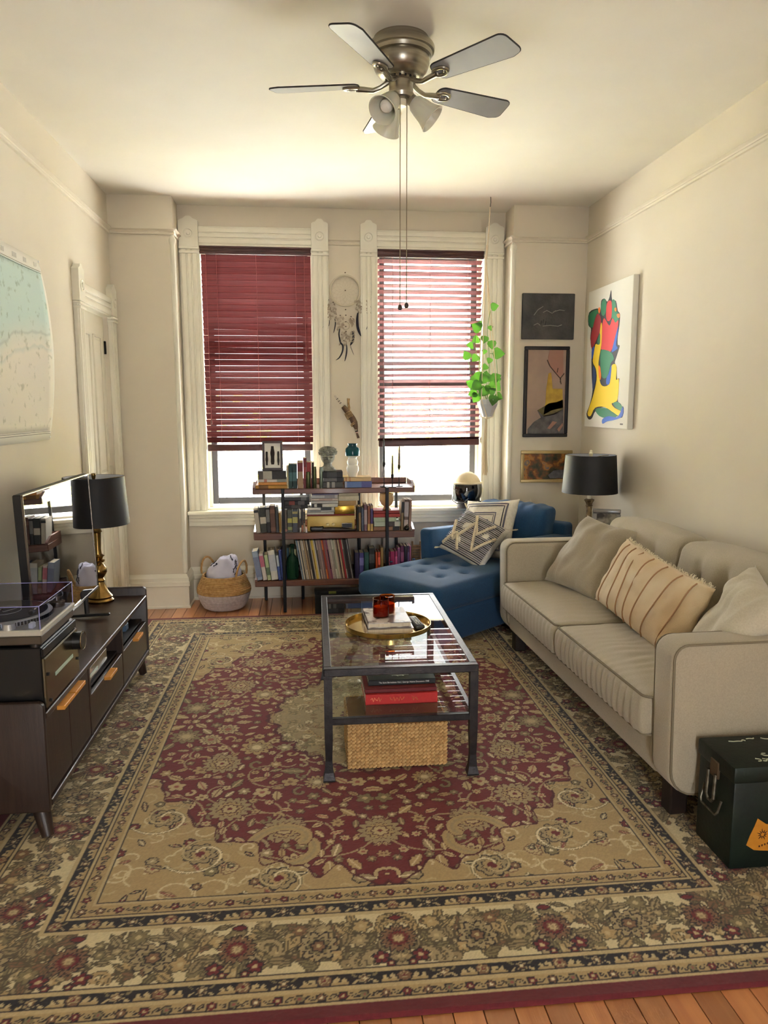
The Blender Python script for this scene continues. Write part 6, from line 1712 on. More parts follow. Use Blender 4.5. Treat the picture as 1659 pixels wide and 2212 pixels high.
for k, ang in enumerate((-132, 112, -12)):
    a = math.radians(ang); tl = math.radians(48)
    Ms = TRS((FX, FY, 2.765), (0, 0, a)) @ TRS((0.045, 0, 0), (0, PI - tl, 0))
    B().lathe([(0.020, -0.012), (0.024, 0.0), (0.024, 0.012), (0.020, 0.02)], 20, M=Ms).obj('shade_holder', M_nickel, fan)
    sh = B().lathe([(0.024, 0.008), (0.034, 0.02), (0.040, 0.045), (0.045, 0.075), (0.053, 0.10), (0.061, 0.116), (0.058, 0.117), (0.050, 0.101), (0.042, 0.075), (0.037, 0.045), (0.03, 0.022), (0.0, 0.014)], 32, M=Ms, cap=False).obj('glass_shade', M_frost, fan)
    B().lathe([(0.012, 0.016), (0.016, 0.045), (0.026, 0.07), (0.026, 0.082), (0.016, 0.096), (0, 0.10)], 20, M=Ms).obj('bulb', mat('bulb_white', S(236, 234, 226), 0.4), sh)
M_chain = mat('pull_chain_metal', S(150, 140, 118), 0.4, 0.8)
for u, v in ((864, 663), (878, 659)):
    p = PY(u, v, 3.215); p0 = Vector((p.x, 3.215, 2.765))
    pts = [p0 + (Vector((p.x, 3.215, p.z)) - p0) * (j / 30) for j in range(31)]
    c = B().tube(pts, 0.0019, 6).obj('pull_chain', M_chain, fan)
    B().lathe([(0, 0.010), (0.006, 0.008), (0.0095, 0.0), (0.0095, -0.006), (0.005, -0.014), (0, -0.015)], 16, (p.x, 3.215, p.z)).obj('chain_pull', mat('walnut_pull', S(60, 42, 36), 0.4), c)

# ---------------------------------------------------------------- wall art: abstract canvas on the right wall
M_canvas = mat('white_canvas', S(226, 224, 214), 0.85, bump=0.1, bscale=400)
AY0, AY1, AZ0, AZ1, AXF = 4.73, 5.495, 1.365, 2.352, XR - 0.042
ab = thing('canvas_painting', 'white canvas with bold red, yellow, green and blue abstract figure on the wall', 'painting', (XR, 5.11, AZ0))
B().box((AXF, AY0, AZ0), (XR - 0.003, AY1, AZ1), 0.003, 1).obj('canvas', M_canvas, ab)
# the painted figure: outlines in crop pixels of the photograph mapped on to the canvas plane
def ap(pts): return [(lambda q: (q.y, q.z))(PX(1250 + u / 6.146, 580 + v / 6.146, AXF)) for u, v in pts]


def smooth_poly(pts, k=3):
    n = len(pts); out = []
    for i in range(n):
        p0, p1, p2, p3 = (Vector(pts[(i + d) % n]) for d in (-1, 0, 1, 2))
        for j in range(k):
            t = j / k; q = 0.5 * ((2 * p1) + (p2 - p0) * t + (2 * p0 - 5 * p1 + 4 * p2 - p3) * t * t + (3 * p1 - p0 - 3 * p2 + p3) * t ** 3); out.append((q.x, q.y))
    return out


PAINT = {'k': mat('paint_black', S(30, 28, 32), 0.6), 'g': mat('paint_green', S(30, 110, 74), 0.6), 'r': mat('paint_red', S(196, 44, 42), 0.6), 'd': mat('paint_dark_red', S(148, 30, 38), 0.6), 'y': mat('paint_yellow', S(240, 204, 34), 0.6), 'b': mat('paint_blue', S(34, 84, 176), 0.6), 'o': mat('paint_orange', S(240, 124, 40), 0.6), 'n': mat('paint_navy', S(34, 60, 110), 0.6)}
shapes = [('k', [(432, 285), (410, 380), (380, 440), (345, 400), (300, 430), (290, 560), (250, 530), (140, 585), (130, 750), (165, 800), (155, 930), (175, 1080), (170, 1230), (175, 1450), (185, 1600), (170, 1720), (140, 1830), (105, 1930), (130, 2000), (175, 1990), (225, 1890), (340, 1840), (420, 1900), (510, 1960), (575, 1980), (590, 1900), (560, 1800), (520, 1760), (525, 1600), (540, 1460), (510, 1470), (505, 1310), (480, 1250), (500, 1180), (545, 1030), (520, 1010), (520, 900), (540, 760), (550, 610), (520, 560), (495, 430), (445, 420)]),
          ('g', [(145, 600), (250, 545), (275, 600), (190, 780), (135, 740)]), ('g', [(300, 480), (330, 410), (365, 430), (365, 560), (330, 630), (300, 590)]), ('g', [(445, 430), (485, 430), (500, 540), (540, 620), (525, 690), (490, 720), (440, 660)]),
          ('d', [(245, 605), (290, 640), (300, 760), (270, 870), (180, 1060), (160, 930), (190, 780)]), ('r', [(370, 500), (400, 430), (440, 450), (438, 640), (400, 700), (368, 660)]), ('r', [(320, 720), (345, 660), (410, 760), (450, 660), (490, 720), (530, 690), (500, 900), (420, 1110), (300, 1070), (305, 900)]),
          ('y', [(295, 740), (312, 760), (305, 1000), (265, 1250), (280, 1480), (320, 1560), (400, 1540), (420, 1400), (440, 1290), (490, 1270), (505, 1340), (500, 1480), (535, 1470), (515, 1750), (440, 1790), (480, 1850), (570, 1900), (560, 1960), (500, 1940), (350, 1840), (220, 1850), (160, 1960), (120, 1920), (190, 1700), (240, 1480), (230, 1330), (190, 1230), (225, 1010), (265, 1000)]),
          ('g', [(250, 960), (285, 860), (285, 990), (262, 1010)]), ('g', [(300, 1090), (370, 1085), (440, 1120), (470, 1200), (430, 1260), (390, 1420), (340, 1460), (305, 1420), (290, 1250)]), ('g', [(225, 1870), (340, 1850), (430, 1890), (515, 1960), (400, 1990), (280, 1960)]), ('g', [(460, 1790), (520, 1770), (575, 1830), (575, 1890), (500, 1850)]),
          ('b', [(530, 770), (515, 900), (500, 1010), (520, 1060), (450, 1110), (445, 1090), (490, 900)]), ('b', [(180, 1070), (215, 1040), (190, 1180), (175, 1190)]), ('n', [(195, 1300), (225, 1360), (225, 1480), (190, 1620), (185, 1450)]), ('b', [(400, 1400), (440, 1280), (415, 1520), (370, 1530), (375, 1450)]), ('b', [(590, 1830), (585, 1960), (480, 2010), (380, 2030), (320, 2060), (320, 2000), (400, 1960), (520, 1970)]),
          ('o', [(262, 540), (280, 515), (290, 560), (275, 600)]), ('o', [(480, 530), (500, 520), (505, 560), (488, 570)]), ('o', [(512, 610), (545, 600), (545, 650), (522, 650)]), ('o', [(270, 1290), (290, 1320), (300, 1420), (290, 1480), (272, 1420)])]
for i, (c, pts) in enumerate(shapes):
    q = smooth_poly(ap(pts), 3)
    B().prism(q, lambda a, c_, t: (t, a, c_), AXF - 0.0006 - 0.00012 * i, AXF + 0.0005).obj('paint_shape', PAINT[c], ab, smooth=False)
B().box((AXF - 0.0008, 4.80, 1.392), (AXF, 4.845, 1.402)).obj('signature', mat('grey_pencil', S(120, 118, 116), 0.8), ab)

# small pictures on the right pier
M_slatebd = mat('charcoal_canvas', S(84, 82, 80), 0.8, col2=S(56, 55, 56), nscale=9, ndetail=6, bump=0.2, bscale=60)
sp_ = thing('canvas_painting', 'dark grey charcoal canvas with faint white strokes above the tall picture', 'painting', (1.845, YC, 2.02))
B().box((1.64, YC - 0.024, 2.022), (2.048, YC - 0.001, 2.362), 0.004, 1).obj('canvas', M_slatebd, sp_)
M_chalk = mat('faint_chalk', S(128, 127, 122), 0.9)
for k, pts in enumerate(([(1.73, 2.20), (1.76, 2.24), (1.80, 2.265)], [(1.80, 2.22), (1.83, 2.235), (1.87, 2.215), (1.90, 2.235)], [(1.88, 2.225), (1.93, 2.24), (1.97, 2.235)], [(1.73, 2.125), (1.76, 2.14), (1.78, 2.125)], [(1.80, 2.12), (1.86, 2.125), (1.92, 2.12), (1.95, 2.13)])):
    B().tube([(a, YC - 0.0242, c) for a, c in pts], 0.0028, 5).obj('chalk_stroke', M_chalk, sp_)
for k, (a, c) in enumerate(((1.785, 2.13), (1.802, 2.14), (1.82, 2.128))): B().tube([(a, YC - 0.0242, c), (a + 0.006, YC - 0.0242, c + 0.03)], 0.0035, 5).obj('dark_stroke', PAINT['k'], sp_)


def framed(label, x0, x1, z0, z1, fw_, m, face, y=YC, t=0.026):
    r = thing('framed_picture', label, 'picture', ((x0 + x1) / 2, y, z0))
    for lo, hi in (((x0, y - t, z0), (x1, y - 0.001, z0 + fw_)), ((x0, y - t, z1 - fw_), (x1, y - 0.001, z1)), ((x0, y - t, z0 + fw_), (x0 + fw_, y - 0.001, z1 - fw_)), ((x1 - fw_, y - t, z0 + fw_), (x1, y - 0.001, z1 - fw_))):
        B().box(lo, hi, 0.005, 2).obj('frame_rail', m, r)
    f = B().box((x0 + fw_ - 0.002, y - t * 0.55, z0 + fw_ - 0.002), (x1 - fw_ + 0.002, y - 0.002, z1 - fw_ + 0.002)).obj('painting', face, r, smooth=False)
    return r, f, y - t * 0.55


M_mauve = mat('mauve_wash', S(168, 144, 128), 0.7, col2=S(146, 126, 118), nscale=6)
r, f, yf = framed('tall black framed painting of a yellow figure on dark rocks', 1.668, 2.022, 1.280, 1.970, 0.026, PAINT['k'], M_mauve)
def tp(pts): return [(lambda q: (q.x, q.z))(PY(1110 + u / 5.143, 620 + v / 5.143, yf)) for u, v in pts]
for c, pts in ((mat('paint_ochre', S(190, 158, 60), 0.7, col2=S(160, 128, 50), nscale=20), [(385, 960), (415, 950), (430, 1130), (540, 1130), (545, 1340), (420, 1370), (330, 1420), (350, 1290), (360, 1130)]),
               (mat('paint_moss', S(116, 104, 60), 0.7, col2=S(80, 76, 50), nscale=30), [(390, 1290), (470, 1280), (545, 1250), (548, 1360), (440, 1420), (330, 1440), (260, 1370), (330, 1330)]),
               (mat('paint_slate', S(72, 70, 72), 0.7, col2=S(110, 106, 106), nscale=22), [(260, 1370), (330, 1430), (440, 1410), (550, 1350), (550, 1630), (150, 1632), (150, 1580), (220, 1500), (300, 1450)]),
               (mat('paint_blush', S(158, 118, 104), 0.7), [(400, 700), (550, 702), (550, 960), (500, 1010), (440, 930), (385, 860), (380, 780)])):
    B().prism(tp(pts), lambda a, c_, t: (a, t, c_), yf - 0.0012, yf + 0.001).obj('painted_shape', c, f, smooth=False)
M_twig = mat('paint_umber', S(70, 54, 46), 0.7)
for pts in ([(370, 810), (400, 880), (450, 940), (510, 1010), (525, 1080)], [(490, 900), (480, 950)], [(560, 960), (520, 1010), (515, 1060)]):
    B().tube([(a, yf - 0.0015, c) for a, c in tp(pts)], 0.0032, 5).obj('painted_branch', M_twig, f)
for pts in ([(370, 1570), (430, 1490), (480, 1500), (400, 1580)], [(480, 1580), (540, 1510), (545, 1540), (500, 1610)]): B().prism(tp(pts), lambda a, c_, t: (a, t, c_), yf - 0.0018, yf).obj('painted_shape', MATS['paint_blush'], f, smooth=False)
M_land = bpy.data.materials.new('autumn_landscape'); M_land.use_nodes = True
_nd = M_land.node_tree.nodes; _ln = M_land.node_tree.links; _p = _nd['Principled BSDF']; _tc = _nd.new('ShaderNodeTexCoord'); _n = _nd.new('ShaderNodeTexNoise'); _n.inputs['Scale'].default_value = 16; _n.inputs['Detail'].default_value = 6
_r = _nd.new('ShaderNodeValToRGB'); _e = _r.color_ramp.elements; _e[0].position = 0.3; _e[0].color = S(34, 38, 34); _e[1].position = 0.78; _e[1].color = S(196, 150, 60)
for ps, cc in ((0.42, S(70, 66, 44)), (0.52, S(120, 72, 40)), (0.6, S(176, 120, 50)), (0.68, S(90, 92, 100))): _q = _e.new(ps); _q.color = cc
_ln.new(_tc.outputs['Object'], _n.inputs['Vector']); _ln.new(_n.outputs[0], _r.inputs[0]); _ln.new(_r.outputs[0], _p.inputs['Base Color']); _p.inputs['Roughness'].default_value = 0.6
M_gilt = mat('pale_gilt', S(182, 160, 112), 0.35, 0.4)
r, f, yf = framed('small gilt framed autumn landscape painting partly behind the lamp shade', 1.658, 2.07, 0.925, 1.176, 0.026, M_gilt, M_land)
lp_ = lambda pts: [(lambda q: (q.x, q.z))(PY(1110 + u / 5.143, 620 + v / 5.143, yf)) for u, v in pts]
B().prism(lp_([(380, 2090), (440, 2040), (520, 2030), (600, 2040), (600, 2120), (400, 2125)]), lambda a, c_, t: (a, t, c_), yf - 0.001, yf + 0.001).obj('painted_stream', mat('paint_stream', S(120, 120, 132), 0.6, col2=S(86, 88, 104), nscale=40), f, smooth=False)

# ---------------------------------------------------------------- chart on the left wall
M_chart = bpy.data.materials.new('nautical_chart'); M_chart.use_nodes = True
_nd = M_chart.node_tree.nodes; _ln = M_chart.node_tree.links; _p = _nd['Principled BSDF']; _p.inputs['Roughness'].default_value = 0.75
_tc = _nd.new('ShaderNodeTexCoord'); _sx = _nd.new('ShaderNodeSeparateXYZ'); _ln.new(_tc.outputs['Generated'], _sx.inputs[0])
_n = _nd.new('ShaderNodeTexNoise'); _n.inputs['Scale'].default_value = 3.0; _n.inputs['Detail'].default_value = 6; _ln.new(_tc.outputs['Object'], _n.inputs['Vector'])
_m1 = _nd.new('ShaderNodeMath'); _m1.operation = 'MULTIPLY_ADD'; _m1.inputs[1].default_value = 0.28; _ln.new(_n.outputs[0], _m1.inputs[0]); _ln.new(_sx.outputs['Z'], _m1.inputs[2])
_m3 = _nd.new('ShaderNodeMath'); _m3.operation = 'MULTIPLY_ADD'; _m3.inputs[1].default_value = -0.28; _ln.new(_sx.outputs['Y'], _m3.inputs[0]); _ln.new(_m1.outputs[0], _m3.inputs[2])
_r = _nd.new('ShaderNodeValToRGB'); _e = _r.color_ramp.elements; _e[0].position = 0.40; _e[0].color = S(226, 220, 206); _e[1].position = 0.62; _e[1].color = S(192, 212, 204)
for ps, cc in ((0.425, S(206, 208, 196)), (0.435, S(224, 219, 205)), (0.50, S(212, 216, 204)), (0.515, S(186, 194, 184)), (0.53, S(204, 214, 204))): _q = _e.new(ps); _q.color = cc
_ln.new(_m3.outputs[0], _r.inputs[0])
_n2 = _nd.new('ShaderNodeTexNoise'); _n2.inputs['Scale'].default_value = 26; _n2.inputs['Detail'].default_value = 4; _ln.new(_tc.outputs['Object'], _n2.inputs['Vector'])
_r2 = _nd.new('ShaderNodeValToRGB'); _r2.color_ramp.elements[0].position = 0.30; _r2.color_ramp.elements[0].color = (0.55, 0.58, 0.5, 1); _r2.color_ramp.elements[1].position = 0.42; _r2.color_ramp.elements[1].color = (1, 1, 1, 1); _ln.new(_n2.outputs[0], _r2.inputs[0])
_mx = _nd.new('ShaderNodeMix'); _mx.data_type = 'RGBA'; _mx.blend_type = 'MULTIPLY'; _mx.inputs[0].default_value = 0.7; _ln.new(_r.outputs[0], _mx.inputs[6]); _ln.new(_r2.outputs[0], _mx.inputs[7]); _ln.new(_mx.outputs[2], _p.inputs['Base Color'])
mp_ = thing('sea_chart', 'large pale blue and white sea chart pinned to the wall with a curled edge', 'map', (XL, 3.75, 1.33))
M_chartp = mat('chart_margin', S(228, 224, 212), 0.75)


def chart_x(y, z):
    e = max(0, (y - 3.75) / 0.43); return XL + 0.003 + 0.055 * e ** 2 * math.sin(PI * min(1, max(0, (2.27 - z) / 0.93))) ** 0.8


def chart_grid(y0, y1, z0, z1, off, ny=24, nz=24):
    b = B().grid(ny, nz, lambda u, v: Vector((chart_x(y0 + (y1 - y0) * u, z0 + (z1 - z0) * v) + off, y0 + (y1 - y0) * u - 0.03 * ((z1 - z0) * v + z0 < 0), z0 + (z1 - z0) * v)))
    ext = bmesh.ops.extrude_face_region(b.bm, geom=b.bm.faces[:]); bmesh.ops.translate(b.bm, vec=(-0.0008, 0, 0), verts=[g for g in ext['geom'] if isinstance(g, bmesh.types.BMVert)])
    bmesh.ops.recalc_face_normals(b.bm, faces=b.bm.faces[:])
    return b


chart_grid(3.10, 4.165, 1.345, 2.270, 0.0012).obj('sheet', M_chartp, mp_, angle=2)
chart_grid(3.13, 4.145, 1.395, 2.205, 0.0022).obj('printed_area', M_chart, mp_, angle=2)
for z in (2.21, 2.20, 1.39, 1.38): B().tube([(chart_x(y, z) + 0.0026, y, z) for y in np.linspace(3.12, 4.15, 16)], 0.0011, 4).obj('neat_line', mat('chart_line', S(120, 118, 110), 0.8), mp_)
for y in np.linspace(3.3, 4.1, 7): B().box((chart_x(y, 2.235) + 0.0012, y - 0.02, 2.225), (chart_x(y, 2.235) + 0.0024, y + 0.022 * (1 + 0.4 * math.sin(y * 30)), 2.247)).obj('margin_note', mat('chart_note', S(196, 192, 180), 0.8), mp_)
for y, z in ((4.155, 2.262), (4.155, 1.36)): B().lathe([(0, 0.006), (0.005, 0.004), (0.005, 0.001), (0, 0.0)], 10, M=TRS((chart_x(y, z) + 0.002, y, z), (0, PI / 2, 0))).obj('push_pin', M_white, mp_)

# ---------------------------------------------------------------- dream catcher
M_hoop = mat('hoop_wrap', S(206, 196, 174), 0.9); M_fluff = mat('speckled_down', S(190, 178, 158), 0.95, col2=S(140, 122, 104), nscale=40); M_feather = mat('dark_feather', S(26, 26, 40), 0.6, col2=S(44, 44, 62), nscale=30); M_bead = mat('brown_bead', S(96, 76, 60), 0.5)
YDm = YA - 0.022
dc = thing('dream_catcher', 'pale ring dream catcher with dark feathers hanging between the windows', 'dream catcher', (0.312, YA, 2.2))
def dp(u, v, y=YDm): return PY(690 + u / 10.533, 580 + v / 10.533, y)
cc_ = dp(585, 505); rr_ = (dp(920, 505) - dp(245, 505)).length / 2
B().tube([(cc_.x + rr_ * math.cos(a), YDm, cc_.z + rr_ * math.sin(a)) for a in np.linspace(0, 2 * PI, 49)[:-1]], 0.0075, 8, closed=True).obj('hoop', M_hoop, dc)
for (u, v, r_) in ((210, 730, 0.026), (985, 660, 0.026), (600, 1300, 0.03)):
    c_ = dp(u, v); B().tube([(c_.x + r_ * math.cos(a), YDm, c_.z + r_ * math.sin(a)) for a in np.linspace(0, 2 * PI, 25)[:-1]], 0.0035, 6, closed=True).obj('small_hoop', M_hoop, dc)
wv = B()
for ring in range(5):
    ra_ = rr_ * (0.96 - 0.19 * ring); rb_ = rr_ * (0.96 - 0.19 * (ring + 1)); n_ = 14
    for k in range(n_):
        a0 = 2 * PI * (k + 0.5 * ring) / n_; a1 = a0 + PI / n_
        wv.tube([(cc_.x + ra_ * math.cos(a0), YDm, cc_.z + ra_ * math.sin(a0)), (cc_.x + rb_ * math.cos(a1), YDm, cc_.z + rb_ * math.sin(a1)), (cc_.x + ra_ * math.cos(a1 + PI / n_), YDm, cc_.z + ra_ * math.sin(a1 + PI / n_))], 0.0005, 3)
tag(wv.obj('web', mat('web_thread', S(186, 174, 152), 0.9), dc), kind='stuff')
for (u, v) in ((585, 95), (588, 500), (210, 718), (312, 770), (122, 918), (205, 990), (965, 530), (972, 632), (1055, 688), (980, 755), (595, 935), (475, 1068), (600, 1062), (720, 1095), (600, 1212), (600, 1318), (605, 1435), (510, 1505), (606, 1580), (555, 1640), (965, 1085)):
    p = dp(u, v); B().lathe([(0, -0.005), (0.005, -0.002), (0.005, 0.002), (0, 0.005)], 8, (p.x, YDm - 0.003, p.z)).obj('bead', M_bead, dc)
for (u0, v0, u1, v1, w_) in ((90, 780, 360, 1100, 26), (800, 700, 1130, 1000, 30), (380, 1080, 540, 1360, 18), (690, 1120, 800, 1260, 10), (480, 1400, 780, 1720, 26)):
    b = B(); p0, p1 = dp(u0, v0), dp(u1, v1)
    for k in range(w_ * 2):
        f, g = rnd.random(), rnd.random(); x = p0.x + (p1.x - p0.x) * f; z = p0.z + (p1.z - p0.z) * g; a = rnd.uniform(-0.9, 0.9); L = rnd.uniform(0.014, 0.034); y = YDm - rnd.uniform(0.0, 0.012)
        d = Vector((math.sin(a), 0, -math.cos(a))) * L; s1 = Vector((d.z, 0, -d.x)) * 0.28
        q = [Vector((x, y, z)), Vector((x, y, z)) + d * 0.5 + s1, Vector((x, y - 0.003, z)) + d, Vector((x, y, z)) + d * 0.5 - s1]
        b.bm.faces.new([b.bm.verts.new(p) for p in q])
    tag(b.obj('down_tuft', M_fluff, dc), kind='stuff')


def feather(pts, w):
    P = [dp(u, v) for u, v in pts]; Q = []
    for k in range(len(P) - 1):
        p0, p1, p2, p3 = P[max(k - 1, 0)], P[k], P[k + 1], P[min(k + 2, len(P) - 1)]
        for j in range(6):
            t = j / 6; Q.append(0.5 * ((2 * p1) + (p2 - p0) * t + (2 * p0 - 5 * p1 + 4 * p2 - p3) * t * t + (3 * p1 - p0 - 3 * p2 + p3) * t ** 3))
    Q.append(P[-1]); n = len(Q)
    b = B(); rows_ = []
    for i, q in enumerate(Q):
        t = (Q[min(i + 1, n - 1)] - Q[max(i - 1, 0)]).normalized(); s = Vector((t.z, 0, -t.x)); f = i / (n - 1); ww = w * (math.sin(PI * min(0.98, 0.08 + f * 0.9)) ** 0.6)
        rows_.append([b.bm.verts.new(q + s * ww + Vector((0, -0.004, 0))), b.bm.verts.new(q + Vector((0, -0.009, 0))), b.bm.verts.new(q - s * ww + Vector((0, -0.004, 0))), b.bm.verts.new(q + Vector((0, -0.003, 0)))])
    for a, c in zip(rows_, rows_[1:]):
        for i in range(4): b.bm.faces.new((a[i], a[(i + 1) % 4], c[(i + 1) % 4], c[i]))
    b.bm.faces.new(rows_[0][::-1]); b.bm.faces.new(rows_[-1])
    bmesh.ops.recalc_face_normals(b.bm, faces=b.bm.faces[:])
    return b.obj('feather', M_feather, dc)


for pts, w in (([(150, 1150), (130, 1240), (90, 1320), (45, 1370)], 0.004), ([(222, 1170), (220, 1250), (200, 1340), (165, 1420)], 0.0035), ([(350, 1150), (365, 1240), (350, 1350), (320, 1470)], 0.0045), ([(465, 1370), (445, 1500), (480, 1680), (535, 1760), (520, 1900), (450, 2030), (375, 2085)], 0.0065), ([(615, 1720), (622, 1850), (605, 1990), (575, 2110)], 0.0055),
               ([(745, 1430), (770, 1540), (755, 1650), (700, 1750)], 0.010), ([(700, 1740), (735, 1850), (785, 1970)], 0.002), ([(875, 1010), (860, 1150), (870, 1330), (910, 1460), (950, 1540)], 0.0105), ([(965, 1080), (990, 1200), (1060, 1360)], 0.003), ([(1075, 1000), (1110, 1120), (1100, 1280), (1050, 1420), (965, 1540)], 0.013)):
    feather(pts, w)

# wrapped ritual stick
M_wrap = mat('twine_wrap', S(186, 156, 112), 0.9, col2=S(150, 120, 80), nscale=60); M_stickb = mat('stick_brown', S(112, 88, 66), 0.8, col2=S(84, 64, 50), nscale=30); M_bone = mat('bone_white', S(206, 196, 180), 0.7)
ws = thing('wrapped_rattle', 'twine wrapped wooden rattle hung diagonally on the wall between the windows', 'ornament', (0.33, YA, 1.42))
def wp_(u, v, y=YA - 0.03): return PY(715 + u / 18.43, 840 + v / 18.43, y)
B().tube([wp_(480, 700), wp_(600, 840), wp_(740, 1010), wp_(850, 1180), wp_(930, 1350), wp_(990, 1520), wp_(1020, 1640), wp_(1040, 1780), wp_(1095, 1960)], [0.018, 0.022, 0.023, 0.025, 0.026, 0.018, 0.011, 0.008, 0.010], 14).obj('shaft', M_stickb, ws)
B().tube([wp_(140, 270), wp_(420, 620)], [0.006, 0.009], 10).obj('upper_spike', M_bone, ws)
for f in (0.35, 0.6, 0.82): p = wp_(140, 270).lerp(wp_(420, 620), f); d = (wp_(420, 620) - wp_(140, 270)).normalized(); B().cyl(p, p + d * 0.004, 0.0092, None, 10).obj('black_band', PAINT['k'], ws)
B().tube([wp_(700, 380), wp_(690, 560), wp_(720, 740), wp_(700, 900)], [0.012, 0.009, 0.010, 0.012], 10).obj('bundle', M_wrap, ws)
for f in (0.24, 0.29, 0.34, 0.39, 0.44, 0.7, 0.75):
    A_, Z_ = wp_(520, 740), wp_(1030, 1660); p = A_.lerp(Z_, f) + Vector((0.006 if 0.2 < f < 0.5 else 0.004, 0, 0)); d = (Z_ - A_).normalized(); x_ = d.cross(Vector((0, 1, 0))).normalized()
    B().tube([p + (x_ * math.cos(a) + Vector((0, 1, 0)) * math.sin(a)) * (0.0275 if f < 0.5 else 0.0235) + d * 0.008 * math.sin(a) for a in np.linspace(0, 2 * PI, 21)[:-1]], 0.0034, 6, closed=True).obj('twine_turn', M_wrap, ws)
for f, m_ in ((0.0, M_bone), (0.35, PAINT['k']), (0.7, mat('rose_band', S(206, 170, 160), 0.8))): p = wp_(1010, 1610).lerp(wp_(1032, 1760), f); B().cyl(p, p + (wp_(1032, 1760) - wp_(1010, 1610)) * 0.28, 0.0125, 0.011, 12).obj('band', m_, ws)

# ---------------------------------------------------------------- hanging pothos
M_leaf = bpy.data.materials.new('pothos_leaf'); M_leaf.use_nodes = True
_nd = M_leaf.node_tree.nodes; _ln = M_leaf.node_tree.links; _p = _nd['Principled BSDF']; _p.inputs['Base Color'].default_value = S(58, 108, 42); _p.inputs['Roughness'].default_value = 0.45
_tr = _nd.new('ShaderNodeBsdfTranslucent'); _tr.inputs[0].default_value = S(110, 180, 50); _ms = _nd.new('ShaderNodeMixShader'); _ms.inputs[0].default_value = 0.18; _ln.new(_p.outputs[0], _ms.inputs[1]); _ln.new(_tr.outputs[0], _ms.inputs[2]); _ln.new(_ms.outputs[0], _nd['Material Output'].inputs[0])
M_pot = mat('white_ceramic', S(196, 196, 200), 0.5); M_jute = mat('macrame_cotton', S(222, 206, 176), 0.95); M_soil = mat('potting_soil', S(52, 38, 28), 0.95); M_vine = mat('vine_stem', S(96, 140, 64), 0.6)
HX, HY = 1.335, 5.48
hp = thing('hanging_plant', 'trailing pothos in a white faceted pot on a long macrame hanger', 'plant', (HX, HY, 1.45))
def hq(u, v, dy=0.0): return PY(1000 + u / 5.67, 640 + v / 5.67, HY + dy)
pz1, pz0 = hq(300, 1265).z, hq(300, 1475).z; pcx_ = hq(298, 1370).x; rt = (hq(430, 1270).x - hq(170, 1270).x) / 2; rb = (hq(370, 1470).x - hq(245, 1470).x) / 2
B().lathe([(0, pz0), (rb, pz0), (rt * 0.97, pz0 + (pz1 - pz0) * 0.72), (rt, pz1), (rt - 0.006, pz1), (rt * 0.9, pz1 - 0.02), (0, pz1 - 0.022)], 10, (pcx_, HY, 0), cap=False).obj('pot', M_pot, hp, smooth=False)
B().lathe([(0, pz1 - 0.016), (rt * 0.93, pz1 - 0.018)], 20, (pcx_, HY, 0), cap=False).obj('soil', M_soil, hp)
top = Vector((1.337, 5.473, 2.93)); knot = PY(1053, 530, HY); kn2 = PY(1050, 560, HY)
B().tube([(1.34, 5.473, 2.999), (1.342, 5.473, 2.96), (1.337, 5.473, 2.93)], 0.0025, 6).obj('ceiling_hook', M_black, hp)
B().tube([top, PY(1056, 500, HY), kn2], 0.0045, 8).obj('main_cord', M_jute, hp)
B().tube([knot, kn2], [0.009, 0.008], 8).obj('knot', M_jute, hp)
for k in range(4):
    a = PI / 4 + PI / 2 * k; c0 = Vector((pcx_ + (rt + 0.003) * math.cos(a), HY + (rt + 0.003) * math.sin(a), pz1)); c1 = Vector((pcx_ + (rb + 0.006) * math.cos(a + 0.5), HY + (rb + 0.006) * math.sin(a + 0.5), pz0)); bt = Vector((pcx_ - 0.006, HY, pz0 - 0.015))
    B().tube([kn2, kn2.lerp(c0, 0.5) + Vector((0.006 * math.cos(a), 0.006 * math.sin(a), 0)), c0, c1, bt], 0.0038, 7).obj('hanger_cord', M_jute, hp)
ts = B(); tb0 = Vector((pcx_ - 0.006, HY, pz0 - 0.012))
for k in range(18):
    x = rnd.uniform(-0.012, 0.012); y = rnd.uniform(-0.012, 0.012)
    ts.tube([tb0 + Vector((x * 0.4, y * 0.4, 0)), tb0 + Vector((x * 0.8 - 0.004, y, -0.15)), tb0 + Vector((x * 1.3 - 0.006, y * 1.2, -0.27)), tb0 + Vector((x * 1.5 + rnd.uniform(-.006, .006) - 0.004, y * 1.3, -0.40 - rnd.uniform(0, 0.03)))], 0.0035, 5)
tag(ts.obj('tail_tassel', M_jute, hp), kind='stuff')
lb_ = B()
ol = [(0, 0), (0.10, 0.42), (0.36, 0.52), (0.62, 0.38), (0.85, 0.16), (1.0, 0.0)]
lv = [[lb_.bm.verts.new((x, y * sgn, -0.12 * x * x + 0.10 * abs(y) - (0.06 if x == 0 else 0))) for x, y in ol] for sgn in (1, -1)]
md = [lb_.bm.verts.new((x, 0, -0.12 * x * x - 0.02)) for x, y in ol[1:-1]]
for s_i, row in enumerate(lv):
    m_ = [row[0]] + md + [row[-1]]
    for i in range(5):
        q = [m_[i], row[i], row[i + 1], m_[i + 1]]; u = []
        for v in q:
            if v not in u: u.append(v)
        if len(u) > 2: lb_.bm.faces.new(u if s_i else u[::-1])
bmesh.ops.remove_doubles(lb_.bm, verts=lb_.bm.verts[:], dist=1e-5)
leaf_me = lb_.mesh('leaf'); leaf_me.materials.append(M_leaf); leaf_me.polygons.foreach_set('use_smooth', [True] * len(leaf_me.polygons))
